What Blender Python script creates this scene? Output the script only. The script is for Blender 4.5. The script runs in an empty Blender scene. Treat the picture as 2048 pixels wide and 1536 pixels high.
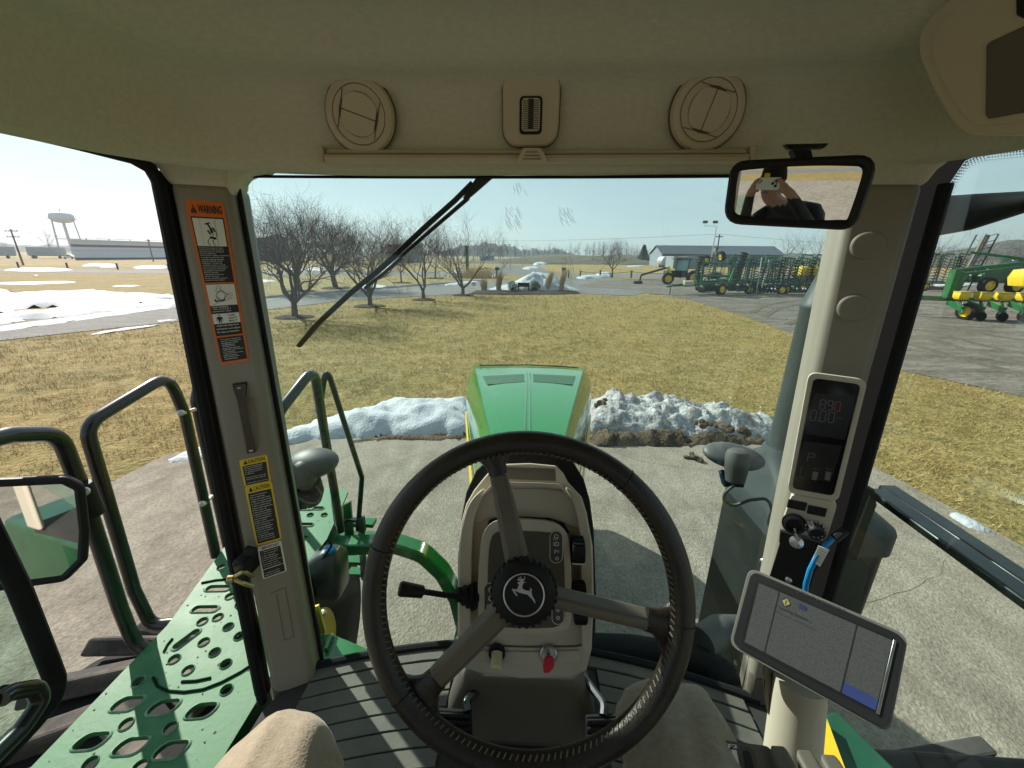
import bpy, bmesh, math, random
import numpy as np
from mathutils import Vector, Matrix, Euler
from mathutils.geometry import tessellate_polygon
random.seed(7); RNG = np.random.default_rng(7)
S = bpy.context.scene
COL = S.collection
R = math.radians

# ---------------------------------------------------------------- camera (eye of the seated photographer)
FPX, YAW, PITCH, ROLL, EYE = 790.0, 2.5, 18.1, 0.55, 2.9      # focal length in px of a 2048 px frame; angles in degrees; eye height in metres
def cam_axes():
    t, p, r = R(YAW), R(PITCH), R(ROLL)
    f0 = Vector((-math.sin(t), math.cos(t), 0)); r0 = Vector((math.cos(t), math.sin(t), 0)); z = Vector((0, 0, 1))
    f = f0*math.cos(p) - z*math.sin(p); u = f0*math.sin(p) + z*math.cos(p)
    return f, r0*math.cos(r) + u*math.sin(r), u*math.cos(r) - r0*math.sin(r)
CF, CR, CU = cam_axes()
cam = bpy.data.cameras.new('camera'); camo = bpy.data.objects.new('camera', cam); COL.objects.link(camo)
cam.sensor_fit = 'HORIZONTAL'; cam.sensor_width = 36.0; cam.lens = 36.0*FPX/2048.0
cam.clip_start = 0.02; cam.clip_end = 6000
m = Matrix((CR, CU, -CF)).transposed().to_4x4(); m.translation = (0, 0, EYE); camo.matrix_world = m
S.camera = camo

# ---------------------------------------------------------------- sky, sun, exposure
SUN_EL, SUN_AZ = 33.5, -49.0          # azimuth in degrees clockwise from straight ahead (+Y)
world = bpy.data.worlds.new('World'); S.world = world; world.use_nodes = True
wn, wl = world.node_tree.nodes, world.node_tree.links; wn.clear()
sky = wn.new('ShaderNodeTexSky'); sky.sky_type = 'NISHITA'; sky.sun_disc = False
sky.sun_elevation = R(SUN_EL); sky.sun_rotation = R(SUN_AZ); sky.air_density = 1.0; sky.dust_density = .7; sky.ozone_density = 1.8; sky.altitude = 200
wc = wn.new('ShaderNodeTexCoord'); wm = wn.new('ShaderNodeMapping'); wm.inputs['Scale'].default_value = (1.0, 1.0, 4.5)
cl = wn.new('ShaderNodeTexNoise'); cl.inputs['Scale'].default_value = 1.6; cl.inputs['Detail'].default_value = 5; cl.inputs['Roughness'].default_value = .55
cr = wn.new('ShaderNodeValToRGB'); cr.color_ramp.elements[0].position = .35; cr.color_ramp.elements[1].position = .8
cr.color_ramp.elements[0].color = (.36, .36, .36, 1); cr.color_ramp.elements[1].color = (.88, .88, .88, 1)
mx = wn.new('ShaderNodeMix'); mx.data_type = 'RGBA'; mx.inputs[7].default_value = (7.4, 9.0, 9.5, 1)    # thin high cloud veil
bg = wn.new('ShaderNodeBackground'); bg.inputs['Strength'].default_value = 0.055
wo = wn.new('ShaderNodeOutputWorld')
wl.new(wc.outputs['Generated'], wm.inputs['Vector']); wl.new(wm.outputs[0], cl.inputs['Vector']); wl.new(cl.outputs['Fac'], cr.inputs['Fac'])
wl.new(cr.outputs['Color'], mx.inputs[0]); wl.new(sky.outputs[0], mx.inputs[6]); wl.new(mx.outputs[2], bg.inputs['Color']); wl.new(bg.outputs[0], wo.inputs[0])
sl = bpy.data.lights.new('sun', 'SUN'); sl.energy = 5.0; sl.angle = R(0.6); sl.color = (1.0, .945, .85)
so = bpy.data.objects.new('sun', sl); COL.objects.link(so)
_az, _el = R(SUN_AZ), R(SUN_EL)
SUN_DIR = Vector((math.sin(_az)*math.cos(_el), math.cos(_az)*math.cos(_el), math.sin(_el)))
so.rotation_euler = SUN_DIR.to_track_quat('Z', 'Y').to_euler(); so.location = (-20, 20, 30)
S.view_settings.view_transform = 'Standard'; S.view_settings.look = 'None'; S.view_settings.exposure = 0.74; S.view_settings.gamma = 1.0
S.render.engine = 'CYCLES'
cy = S.cycles; cy.max_bounces = 10; cy.diffuse_bounces = 5; cy.glossy_bounces = 4; cy.transmission_bounces = 6; cy.transparent_max_bounces = 16
cy.sample_clamp_indirect = 6.0; cy.use_denoising = True; cy.denoiser = 'OPENIMAGEDENOISE'; cy.use_adaptive_sampling = True; cy.adaptive_threshold = .02
cy.caustics_reflective = False; cy.caustics_refractive = False

# ---------------------------------------------------------------- measuring: a sight line of the camera met with a plane of the place
def ray(x, y):
    return CF + CR*((x-1024)/FPX) + CU*((768-y)/FPX)
def P(x, y, X=None, Y=None, Z=None, D=None, pl=None):
    d = ray(x, y); o = Vector((0, 0, EYE))
    if pl is not None: s = (pl[0]-o).dot(pl[1])/d.dot(pl[1])
    elif D is not None: s = D
    elif X is not None: s = X/d.x
    elif Y is not None: s = Y/d.y
    else: s = (Z-EYE)/d.z
    return o + d*s
V = Vector

# ---------------------------------------------------------------- objects
BASE = {}
def tag(o, label=None, cat=None, group=None, kind=None):
    if label: o['label'] = label
    if cat: o['category'] = cat
    if group: o['group'] = group
    if kind: o['kind'] = kind
    return o
def thing(name, label, cat, base=(0, 0, 0), group=None, kind=None):
    o = bpy.data.objects.new(name, None); COL.objects.link(o); o.location = base; o.empty_display_size = .1
    BASE[o.name] = V(base)
    return tag(o, label, cat, group, kind)
def copy_tree(o, parent=None, name=None):
    c = o.copy(); COL.objects.link(c)
    if parent is not None: c.parent = parent; c.matrix_parent_inverse = o.matrix_parent_inverse.copy()
    BASE[c.name] = BASE.get(o.name, V((0, 0, 0)))
    for ch in list(o.children): copy_tree(ch, c)
    return c

class MB:
    def __init__(s): s.v = []; s.f = []
    def add(s, vs, fs):
        k = len(s.v); s.v.extend([tuple(p) for p in vs]); s.f.extend([tuple(i+k for i in f) for f in fs]); return s
    def box(s, c, size, ax=None):
        c = V(c); a = ax or (V((1, 0, 0)), V((0, 1, 0)), V((0, 0, 1)))
        h = [a[i]*(size[i]/2) for i in range(3)]
        vs = [c + h[0]*i + h[1]*j + h[2]*k for k in (-1, 1) for j in (-1, 1) for i in (-1, 1)]
        return s.add(vs, [(0, 2, 3, 1), (4, 5, 7, 6), (0, 1, 5, 4), (2, 6, 7, 3), (0, 4, 6, 2), (1, 3, 7, 5)])
    def beam(s, a, b, w, h, up=(0, 0, 1)):
        a, b = V(a), V(b); d = (b-a); L = d.length; d.normalize()
        x = d.cross(V(up)); x = x.normalized() if x.length > 1e-6 else V((1, 0, 0)); u = x.cross(d)
        return s.box((a+b)/2, (w, L, h), (x, d, u))
    def prism(s, pts, n, depth):
        """closed polygon of 3-D points pushed along -n by depth"""
        pts = [V(p) for p in pts]; n = V(n).normalized(); k = len(pts)
        tri = tessellate_polygon([pts])
        nn = V((0, 0, 0))
        for t in tri: nn += (pts[t[1]]-pts[t[0]]).cross(pts[t[2]]-pts[t[0]])
        if nn.dot(n) < 0: pts = pts[::-1]; tri = tessellate_polygon([pts])
        area = V((0, 0, 0))
        for t in tri: area += (pts[t[1]]-pts[t[0]]).cross(pts[t[2]]-pts[t[0]])
        fl = area.dot(n) < 0
        vs = pts + [p - n*depth for p in pts]
        fs = []
        for t in tri:
            t = tuple(t); t = t[::-1] if fl else t
            fs.append(t); fs.append(tuple(i+k for i in t[::-1]))
        for i in range(k):
            j = (i+1) % k
            fs.append((i, i+k, j+k, j))
        return s.add(vs, fs)
    def plate(s, pts, holes, n, depth):
        """polygon with holes, pushed along -n"""
        loops = [[V(p) for p in pts]] + [[V(p) for p in h] for h in holes]
        tri = tessellate_polygon(loops); flat = [p for l in loops for p in l]; k = len(flat); n = V(n).normalized()
        vs = flat + [p - n*depth for p in flat]; fs = []
        for t in tri:
            t = tuple(t)
            if (flat[t[1]]-flat[t[0]]).cross(flat[t[2]]-flat[t[0]]).dot(n) < 0: t = t[::-1]
            fs.append(t); fs.append(tuple(i+k for i in t[::-1]))
        o = 0
        for l in loops:
            m = len(l)
            for i in range(m): fs.append((o+i, o+i+k, o+(i+1) % m+k, o+(i+1) % m))
            o += m
        return s.add(vs, fs)
    def loft(s, secs, closed=True, caps=True, loop=False):
        k = len(secs[0]); vs = [p for q in secs for p in q]; fs = []
        n = len(secs)
        for a in range(n if loop else n-1):
            b = (a+1) % n
            for i in range(k if closed else k-1):
                j = (i+1) % k
                fs.append((a*k+i, a*k+j, b*k+j, b*k+i))
        if caps and closed and not loop:
            fs.append(tuple(range(k))[::-1]); fs.append(tuple((n-1)*k+i for i in range(k)))
        return s.add(vs, fs)
    def tube(s, path, r, seg=8, bend=0, loop=False, caps=True, sec=None, up=None):
        path = [V(p) for p in path]
        rs = r if isinstance(r, (list, tuple)) else None
        if bend and not rs: path = fillet(path, bend, loop)
        n = len(path); secs = []; prev = None
        for i in range(n):
            if loop: d = path[(i+1) % n]-path[i-1]
            else: d = path[min(i+1, n-1)]-path[max(i-1, 0)]
            d = d.normalized()
            if prev is None:
                x = d.cross(V(up) if up else (V((0, 0, 1)) if abs(d.z) < .9 else V((1, 0, 0)))).normalized()
            else:
                x = prev - d*prev.dot(d); x.normalize()
            prev = x; y = d.cross(x); rr = rs[i] if rs else r
            if sec: secs.append([path[i]+x*a*rr+y*b*rr for a, b in sec])
            else: secs.append([path[i]+(x*math.cos(t)+y*math.sin(t))*rr for t in [2*math.pi*q/seg for q in range(seg)]])
        return s.loft(secs, True, caps, loop)
    def lathe(s, prof, o, axis, seg=20, caps=True):
        o = V(o); z = V(axis).normalized(); x = z.orthogonal().normalized(); y = z.cross(x)
        return s.loft([[o+z*h+(x*math.cos(t)+y*math.sin(t))*r for t in [2*math.pi*q/seg for q in range(seg)]] for r, h in prof], True, caps)
    def ball(s, c, rad, ax=None, seg=14, rings=9):
        c = V(c); a = ax or (V((1, 0, 0)), V((0, 1, 0)), V((0, 0, 1))); rad = rad if isinstance(rad, (tuple, list)) else (rad,)*3
        secs = []
        for i in range(rings+1):
            p = math.pi*(i+.02)/(rings+.04); rr = math.sin(p); z = -math.cos(p)
            secs.append([c+a[0]*(rad[0]*rr*math.cos(t))+a[1]*(rad[1]*rr*math.sin(t))+a[2]*(rad[2]*z) for t in [2*math.pi*q/seg for q in range(seg)]])
        return s.loft(secs)
    def grid(s, fn, nu, nv):
        vs = [fn(i/nu, j/nv) for j in range(nv+1) for i in range(nu+1)]
        return s.add(vs, [(j*(nu+1)+i, j*(nu+1)+i+1, (j+1)*(nu+1)+i+1, (j+1)*(nu+1)+i) for j in range(nv) for i in range(nu)])
    def obj(s, name, mat, parent=None, smooth=35, bev=0, bseg=2, sub=0, solid=0, label=None, cat=None, group=None, kind=None, fix=True):
        me = bpy.data.meshes.new(name)
        if parent is not None: b = BASE.get(parent.name, V((0, 0, 0)))
        elif s.v:
            xs = [p[0] for p in s.v]; ys = [p[1] for p in s.v]; zs = [p[2] for p in s.v]
            b = V(((min(xs)+max(xs))/2, (min(ys)+max(ys))/2, min(zs)))
        me.from_pydata([(p[0]-b.x, p[1]-b.y, p[2]-b.z) for p in s.v], [], s.f)
        if fix and len(s.f) < 60000:
            bm = bmesh.new(); bm.from_mesh(me); bmesh.ops.recalc_face_normals(bm, faces=bm.faces); bm.to_mesh(me); bm.free()
        o = bpy.data.objects.new(name, me); COL.objects.link(o)
        if parent is not None: o.parent = parent
        else: o.location = b
        BASE[o.name] = b
        for mt in (mat if isinstance(mat, (list, tuple)) else [mat]): me.materials.append(mt)
        if smooth:
            me.polygons.foreach_set('use_smooth', [True]*len(me.polygons))
            if not sub: me.set_sharp_from_angle(angle=R(smooth))
        if bev:
            q = o.modifiers.new('bevel', 'BEVEL'); q.width = bev; q.segments = bseg; q.limit_method = 'ANGLE'; q.angle_limit = R(32); q.harden_normals = False
        if solid:
            q = o.modifiers.new('solid', 'SOLIDIFY'); q.thickness = solid; q.offset = 0
        if sub:
            q = o.modifiers.new('sub', 'SUBSURF'); q.levels = sub; q.render_levels = sub
        return tag(o, label, cat, group, kind)

def fillet(path, r, loop=False, n=6):
    out = []; k = len(path)
    for i, p in enumerate(path):
        if not loop and i in (0, k-1): out.append(p); continue
        a, b = path[i-1], path[(i+1) % k]
        u, w = (a-p), (b-p); lu, lw = u.length, w.length; u.normalize(); w.normalize()
        ang = u.angle(w)
        if ang > math.pi-.05: out.append(p); continue
        t = min(r/math.tan(ang/2), lu*.48, lw*.48)
        p0, p1 = p+u*t, p+w*t
        for q in range(n+1):
            s_ = q/n; out.append(p0*(1-s_)**2 + p*2*s_*(1-s_) + p1*s_**2)
    return out
def rrect(w, h, r, n=4, cx=0, cy=0):
    pts = []
    for (sx, sy, a0) in ((1, 1, 0), (-1, 1, 90), (-1, -1, 180), (1, -1, 270)):
        for q in range(n+1):
            a = R(a0+90*q/n); pts.append((cx+sx*(w/2-r)+r*math.cos(a), cy+sy*(h/2-r)+r*math.sin(a)))
    return pts
def smooth_poly(pts, it=2, closed=True):
    for _ in range(it):
        o = []; k = len(pts)
        for i in range(k if closed else k-1):
            a, b = V(pts[i]), V(pts[(i+1) % k]); o += [a*.75+b*.25, a*.25+b*.75]
        pts = o if closed else [V(pts[0])]+o+[V(pts[-1])]
    return pts
def text_mesh(body, size=1.0, align='LEFT', bold=0.0, spacing=1.0, line=1.0):
    c = bpy.data.curves.new('lettering', 'FONT'); c.body = body; c.size = size; c.align_x = align; c.offset = bold; c.space_character = spacing; c.space_line = line
    c.resolution_u = 2
    o = bpy.data.objects.new('lettering', c); COL.objects.link(o)
    bpy.context.view_layer.update()
    me = bpy.data.meshes.new_from_object(o.evaluated_get(bpy.context.evaluated_depsgraph_get()))
    vs = [tuple(v.co) for v in me.vertices]; fs = [tuple(p.vertices) for p in me.polygons]
    bpy.data.objects.remove(o); bpy.data.curves.remove(c); bpy.data.meshes.remove(me)
    return vs, fs
class Quad:
    """a flat four-cornered field; at(u, v, h): u to the right, v up, h off the surface"""
    def __init__(s, tl, tr, br, bl):
        s.c = [V(tl), V(tr), V(br), V(bl)]
        s.n = ((s.c[1]-s.c[0]).cross(s.c[3]-s.c[0])).normalized()
        if s.n.dot(V((0, 0, EYE))-s.c[0]) < 0: s.n = -s.n
        s.w = ((s.c[1]-s.c[0]).length+(s.c[2]-s.c[3]).length)/2; s.h = ((s.c[3]-s.c[0]).length+(s.c[2]-s.c[1]).length)/2
    def at(s, u, v, h=0):
        t = s.c[0]*(1-u)+s.c[1]*u; b = s.c[3]*(1-u)+s.c[2]*u
        return b*(1-v)+t*v+s.n*h
    def sub(s, u0, v0, u1, v1, h=0):
        return Quad(s.at(u0, v1, h), s.at(u1, v1, h), s.at(u1, v0, h), s.at(u0, v0, h))
    def rect(s, mb, u0, v0, u1, v1, h):
        return mb.add([s.at(u0, v0, h), s.at(u1, v0, h), s.at(u1, v1, h), s.at(u0, v1, h)], [(0, 1, 2, 3)])
    def poly(s, mb, pts, h):
        p3 = [s.at(u, v, h) for u, v in pts]
        return mb.add(p3, [tuple(t) for t in tessellate_polygon([p3])])
    def line(s, mb, pts, w, h, closed=False):
        """stroke of width w (metres)"""
        p3 = [s.at(u, v, h) for u, v in pts]
        k = len(p3)
        for i in range(k if closed else k-1):
            a, b = p3[i], p3[(i+1) % k]; d = (b-a).normalized(); x = d.cross(s.n)*(w/2); e = d*(w*.4)
            mb.add([a-x-e, a+x-e, b+x+e, b-x+e], [(0, 1, 2, 3)])
        return mb
    def text(s, mb, body, u0, v1, u1, v0, h, align='LEFT', bold=0, fit=True, line=1.0, spacing=1.0):
        vs, fs = text_mesh(body, 1.0, 'LEFT' if align == 'LEFT' else 'CENTER', bold, spacing, line)
        if not vs: return mb
        xs = [p[0] for p in vs]; ys = [p[1] for p in vs]; x0, x1, y0, y1 = min(xs), max(xs), min(ys), max(ys)
        sx = (u1-u0)*s.w/(x1-x0); sy = (v1-v0)*s.h/(y1-y0)
        if not fit: sx = sy = min(sx, sy)
        mu = (u1-u0)/2 - sx*(x1-x0)/s.w/2 if (align == 'CENTER' and not fit) else 0
        return mb.add([s.at(u0+mu+(p[0]-x0)*sx/s.w, v1-(y1-p[1])*sy/s.h, h) for p in vs], fs)

# ---------------------------------------------------------------- materials
MATS = {}
def mat(name, col, rough=.6, metal=0.0, var=.15, vscale=6.0, bump=.0, bscale=60.0, col2=None, detail=5, coat=0.0, spec=.5, stretch=None, emit=None, rvar=.1, coords='Object', sheen=0, dist=.01, lo=.35, hi=.65):
    if name in MATS: return MATS[name]
    m = bpy.data.materials.new(name); MATS[name] = m; m.use_nodes = True
    n, l = m.node_tree.nodes, m.node_tree.links; b = n['Principled BSDF']
    tc = n.new('ShaderNodeTexCoord'); mp = n.new('ShaderNodeMapping'); l.new(tc.outputs[coords], mp.inputs[0])
    if stretch: mp.inputs['Scale'].default_value = stretch
    no = n.new('ShaderNodeTexNoise'); no.inputs['Scale'].default_value = vscale; no.inputs['Detail'].default_value = detail; no.inputs['Roughness'].default_value = .6
    l.new(mp.outputs[0], no.inputs['Vector'])
    rp = n.new('ShaderNodeValToRGB'); rp.color_ramp.elements[0].position = lo; rp.color_ramp.elements[1].position = hi
    c2 = col2 or tuple(min(1, c*(1+var)) for c in col); c1 = col if col2 else tuple(c*(1-var) for c in col)
    rp.color_ramp.elements[0].color = (*c1, 1); rp.color_ramp.elements[1].color = (*c2, 1)
    l.new(no.outputs['Fac'], rp.inputs[0]); l.new(rp.outputs[0], b.inputs['Base Color'])
    mr = n.new('ShaderNodeMapRange'); mr.inputs[3].default_value = max(.02, rough-rvar); mr.inputs[4].default_value = min(1, rough+rvar)
    l.new(no.outputs['Fac'], mr.inputs[0]); l.new(mr.outputs[0], b.inputs['Roughness'])
    b.inputs['Metallic'].default_value = metal; b.inputs['Specular IOR Level'].default_value = spec
    b.inputs['Coat Weight'].default_value = coat; b.inputs['Coat Roughness'].default_value = .05
    if sheen: b.inputs['Sheen Weight'].default_value = sheen
    if bump:
        nb = n.new('ShaderNodeTexNoise'); nb.inputs['Scale'].default_value = bscale; nb.inputs['Detail'].default_value = 4; l.new(mp.outputs[0], nb.inputs['Vector'])
        bp = n.new('ShaderNodeBump'); bp.inputs['Strength'].default_value = bump; bp.inputs['Distance'].default_value = dist
        l.new(nb.outputs['Fac'], bp.inputs['Height']); l.new(bp.outputs[0], b.inputs['Normal'])
    if emit: b.inputs['Emission Color'].default_value = (*emit[0], 1); b.inputs['Emission Strength'].default_value = emit[1]
    return m
def glass_mat(name, tint, refl=1.0, dirt=.0):
    m = bpy.data.materials.new(name); MATS[name] = m; m.use_nodes = True
    n, l = m.node_tree.nodes, m.node_tree.links; n.clear()
    out = n.new('ShaderNodeOutputMaterial'); tr = n.new('ShaderNodeBsdfTransparent'); tr.inputs[0].default_value = (*tint, 1)
    gl = n.new('ShaderNodeBsdfGlossy'); gl.inputs['Roughness'].default_value = .02; gl.inputs[0].default_value = (.9, 1, .96, 1)
    lw = n.new('ShaderNodeLayerWeight'); lw.inputs['Blend'].default_value = .5      # same from both sides of the pane
    pw = n.new('ShaderNodeMath'); pw.operation = 'POWER'; pw.inputs[1].default_value = 5.0; l.new(lw.outputs['Facing'], pw.inputs[0])
    mul = n.new('ShaderNodeMath'); mul.operation = 'MULTIPLY_ADD'; mul.inputs[1].default_value = .85*refl; mul.inputs[2].default_value = .05*refl; l.new(pw.outputs[0], mul.inputs[0])
    mx = n.new('ShaderNodeMixShader'); l.new(mul.outputs[0], mx.inputs[0]); l.new(tr.outputs[0], mx.inputs[1]); l.new(gl.outputs[0], mx.inputs[2])
    last = mx
    if dirt:
        df = n.new('ShaderNodeBsdfDiffuse'); df.inputs[0].default_value = (.75, .74, .7, 1)
        tc = n.new('ShaderNodeTexCoord'); no = n.new('ShaderNodeTexNoise'); no.inputs['Scale'].default_value = 3.5; no.inputs['Detail'].default_value = 9; no.inputs['Roughness'].default_value = .7
        l.new(tc.outputs['Object'], no.inputs['Vector'])
        mr = n.new('ShaderNodeMapRange'); mr.inputs[1].default_value = .42; mr.inputs[2].default_value = .8; mr.inputs[3].default_value = .004; mr.inputs[4].default_value = dirt
        l.new(no.outputs['Fac'], mr.inputs[0])
        m2 = n.new('ShaderNodeMixShader'); l.new(mr.outputs[0], m2.inputs[0]); l.new(mx.outputs[0], m2.inputs[1]); l.new(df.outputs[0], m2.inputs[2]); last = m2
    l.new(last.outputs[0], out.inputs[0]); return m

TAN = mat('tan_plastic', (.55, .475, .375), .55, var=.06, vscale=3, bump=.12, bscale=420, dist=.002)
LINER = mat('headliner_fabric', (.60, .575, .48), .95, var=.05, vscale=140, bump=.3, bscale=260, dist=.004, stretch=(.5, 1, 1), sheen=.15)
DKTAN = mat('dark_tan_plastic', (.12, .10, .078), .6, var=.08, vscale=5, bump=.1, bscale=420, dist=.002)
POSTM = mat('post_plastic', (.265, .232, .188), .55, var=.06, vscale=3, bump=.12, bscale=420, dist=.002)
BLACK = mat('black_plastic', (.008, .008, .009), .55, spec=.3, var=.3, vscale=20, bump=.1, bscale=300, dist=.002)
RUBBER = mat('black_rubber', (.010, .010, .011), .8, spec=.25, var=.3, vscale=12, bump=.15, bscale=120, dist=.003)
LEATHER = mat('brown_leather', (.020, .0145, .0105), .36, var=.25, vscale=25, bump=.35, bscale=320, dist=.0025, rvar=.12)
STITCH = mat('stitch_thread', (.16, .13, .09), .8)
GREEN = mat('green_paint', (.012, .15, .035), .22, var=.12, vscale=4, coat=.6, bump=.03, bscale=25)
DKGREEN = mat('dark_green_paint', (.010, .075, .028), .35, var=.25, vscale=9, coat=.3)
DECKG = mat('dusty_green_deck', (.014, .135, .042), .55, spec=.35, col2=(.075, .21, .10), vscale=7, detail=9, bump=.06, bscale=60, rvar=.14, lo=.38, hi=.72)
YELLOW = mat('yellow_paint', (.75, .50, .015), .35, var=.12, vscale=6, coat=.3)
RAIL = mat('rail_black_paint', (.008, .009, .009), .30, var=.35, vscale=15, coat=.35, rvar=.1)
STEEL = mat('bright_steel', (.55, .55, .53), .35, metal=1.0, var=.2, vscale=30)
ZINC = mat('yellow_zinc', (.55, .42, .20), .35, metal=1.0, var=.25, vscale=30)
GREYM = mat('grey_green_steel', (.050, .060, .061), .5, spec=.35, metal=.15, var=.12, vscale=6, rvar=.12)
GREYP = mat('grey_plastic', (.075, .075, .075), .55, var=.15, vscale=14, bump=.08, bscale=200, dist=.002)
MATK = mat('mat_groove', (.035, .033, .028), .85, var=.2)
MAT_F = mat('floor_mat_rubber', (.115, .107, .088), .75, var=.2, vscale=9, detail=9, bump=.25, bscale=140, dist=.003)
WHITE = mat('white_print', (.78, .77, .72), .6, var=.04)
PRINTK = mat('black_print', (.012, .012, .012), .5)
ORANGE = mat('orange_print', (.72, .16, .015), .5, var=.05)
YELP = mat('yellow_print', (.80, .56, .02), .5, var=.05)
MIRROR = mat('mirror_glass', (.82, .84, .83), .015, metal=1.0, var=.01, rvar=.0)
GLASS = glass_mat('windshield_glass', (.78, .925, .905), .8, .007)
GLASS_S = glass_mat('side_glass', (.80, .92, .88), .8, .006)
# ================================================================ ground, roads, snow
from mathutils import noise as mnoise
def ground_mat(name, cols, scales, rough=.95, bump=.5, bscale=30, dist=.02, stretch=(1, 1, 1), con=(.3, 1.35)):
    """three colours mixed by two noises, world coordinates"""
    m = bpy.data.materials.new(name); MATS[name] = m; m.use_nodes = True
    n, l = m.node_tree.nodes, m.node_tree.links; b = n['Principled BSDF']; b.inputs['Roughness'].default_value = rough; b.inputs['Specular IOR Level'].default_value = .25
    g = n.new('ShaderNodeNewGeometry'); mp = n.new('ShaderNodeMapping'); mp.inputs['Scale'].default_value = stretch; l.new(g.outputs['Position'], mp.inputs[0])
    def noise(sc, det, lo, hi):
        t = n.new('ShaderNodeTexNoise'); t.inputs['Scale'].default_value = sc; t.inputs['Detail'].default_value = det; t.inputs['Roughness'].default_value = .65
        l.new(mp.outputs[0], t.inputs['Vector']); r = n.new('ShaderNodeMapRange'); r.inputs[1].default_value = lo; r.inputs[2].default_value = hi; l.new(t.outputs['Fac'], r.inputs[0]); return r, t
    a, _ = noise(scales[0], 6, .38, .62); c, _ = noise(scales[1], 8, .36, .66); f, ft = noise(scales[2], 6, .3, .7)
    m1 = n.new('ShaderNodeMix'); m1.data_type = 'RGBA'; m1.inputs[6].default_value = (*cols[0], 1); m1.inputs[7].default_value = (*cols[1], 1); l.new(a.outputs[0], m1.inputs[0])
    m2 = n.new('ShaderNodeMix'); m2.data_type = 'RGBA'; m2.inputs[7].default_value = (*cols[2], 1); l.new(m1.outputs[2], m2.inputs[6]); l.new(c.outputs[0], m2.inputs[0])
    m3 = n.new('ShaderNodeMix'); m3.data_type = 'RGBA'; m3.blend_type = 'MULTIPLY'; m3.inputs[0].default_value = .7; l.new(m2.outputs[2], m3.inputs[6])
    cr_ = n.new('ShaderNodeMapRange'); cr_.inputs[3].default_value = con[0]; cr_.inputs[4].default_value = con[1]; l.new(f.outputs[0], cr_.inputs[0]); l.new(cr_.outputs[0], m3.inputs[7])
    l.new(m3.outputs[2], b.inputs['Base Color'])
    nb = n.new('ShaderNodeTexNoise'); nb.inputs['Scale'].default_value = bscale; nb.inputs['Detail'].default_value = 6; l.new(mp.outputs[0], nb.inputs['Vector'])
    bp = n.new('ShaderNodeBump'); bp.inputs['Strength'].default_value = bump; bp.inputs['Distance'].default_value = dist; l.new(nb.outputs['Fac'], bp.inputs['Height']); l.new(bp.outputs[0], b.inputs['Normal'])
    return m
TURF = ground_mat('dry_turf', ((.285, .195, .060), (.15, .13, .038), (.35, .255, .098)), (.4, 2.6, 8.5), bump=.9, bscale=12, dist=.07, con=(.45, 1.25))
FIELD = ground_mat('far_dry_field', ((.30, .20, .065), (.22, .175, .055), (.35, .24, .085)), (.03, .08, .6), bump=.4, bscale=2)
CONC = ground_mat('pad_concrete', ((.25, .212, .165), (.155, .13, .102), (.325, .285, .225)), (.33, 2.6, 34), rough=.9, bump=.8, bscale=55, dist=.014, con=(.42, 1.42), stretch=(1.25, .8, 1))
ASPH = ground_mat('worn_asphalt', ((.19, .18, .17), (.235, .22, .205), (.15, .142, .138)), (.25, 1.3, 18), rough=.9, bump=.4, bscale=80, dist=.01, stretch=(.6, 1, 1))
GRAV = ground_mat('gravel_and_mud', ((.205, .172, .14), (.265, .23, .195), (.115, .094, .077)), (.22, .9, 9), rough=.95, bump=.9, bscale=22, dist=.04, stretch=(.45, 1.3, 1))
EARTH = ground_mat('bare_earth', ((.11, .078, .05), (.16, .12, .075), (.07, .05, .034)), (2, 6, 30), bump=1, bscale=20, dist=.05)
BANKT = ground_mat('winter_embankment', ((.145, .12, .085), (.12, .105, .07), (.17, .14, .095)), (.02, .1, .8), bump=.4, bscale=1, stretch=(.3, 1, 3))
SNOW = ground_mat('old_snow', ((.47, .49, .525), (.40, .425, .47), (.53, .545, .56)), (2, 7, 30), rough=.7, con=(.82, 1.08), bump=.7, bscale=26, dist=.03)
DSNOW = ground_mat('dirty_snow', ((.50, .52, .545), (.56, .57, .575), (.22, .18, .145)), (3, 9, 40), rough=.75, con=(.6, 1.12), bump=.8, bscale=22, dist=.04)
MULCH = ground_mat('dark_mulch', ((.05, .036, .026), (.075, .05, .035), (.03, .022, .018)), (3, 9, 40), bump=1, bscale=40, dist=.04)

def sheet(name, pts, z, mt, kind='structure', th=.0, **kw):
    pts = [V((p[0], p[1], z)) for p in pts]
    mb = MB().prism(pts, (0, 0, 1), th or .02)
    return mb.obj(name, mt, smooth=0, kind=kind, **kw)
G = lambda *l: [P(x, y, Z=0) for x, y in l]
n = 1500.0
MB().grid(lambda u, v: V((-n+2*n*u, -n+2*n*v, 0)), 20, 20).obj('ground', TURF, smooth=0, kind='structure')

PAD_FAR = G((330, 915), (420, 893), (560, 884), (800, 878), (925, 880), (1185, 890), (1500, 892), (1600, 900), (1735, 930))
pad = G((230, 965)) + PAD_FAR + [V((5.25, 3.65, 0)), V((5.9, 0, 0)), V((9, -20, 0)), V((-20, -20, 0)), V((-9.5, 0, 0)), V((-6.4, 3.3, 0))]
sheet('concrete_pad', pad, .03, CONC, th=.05)

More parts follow.
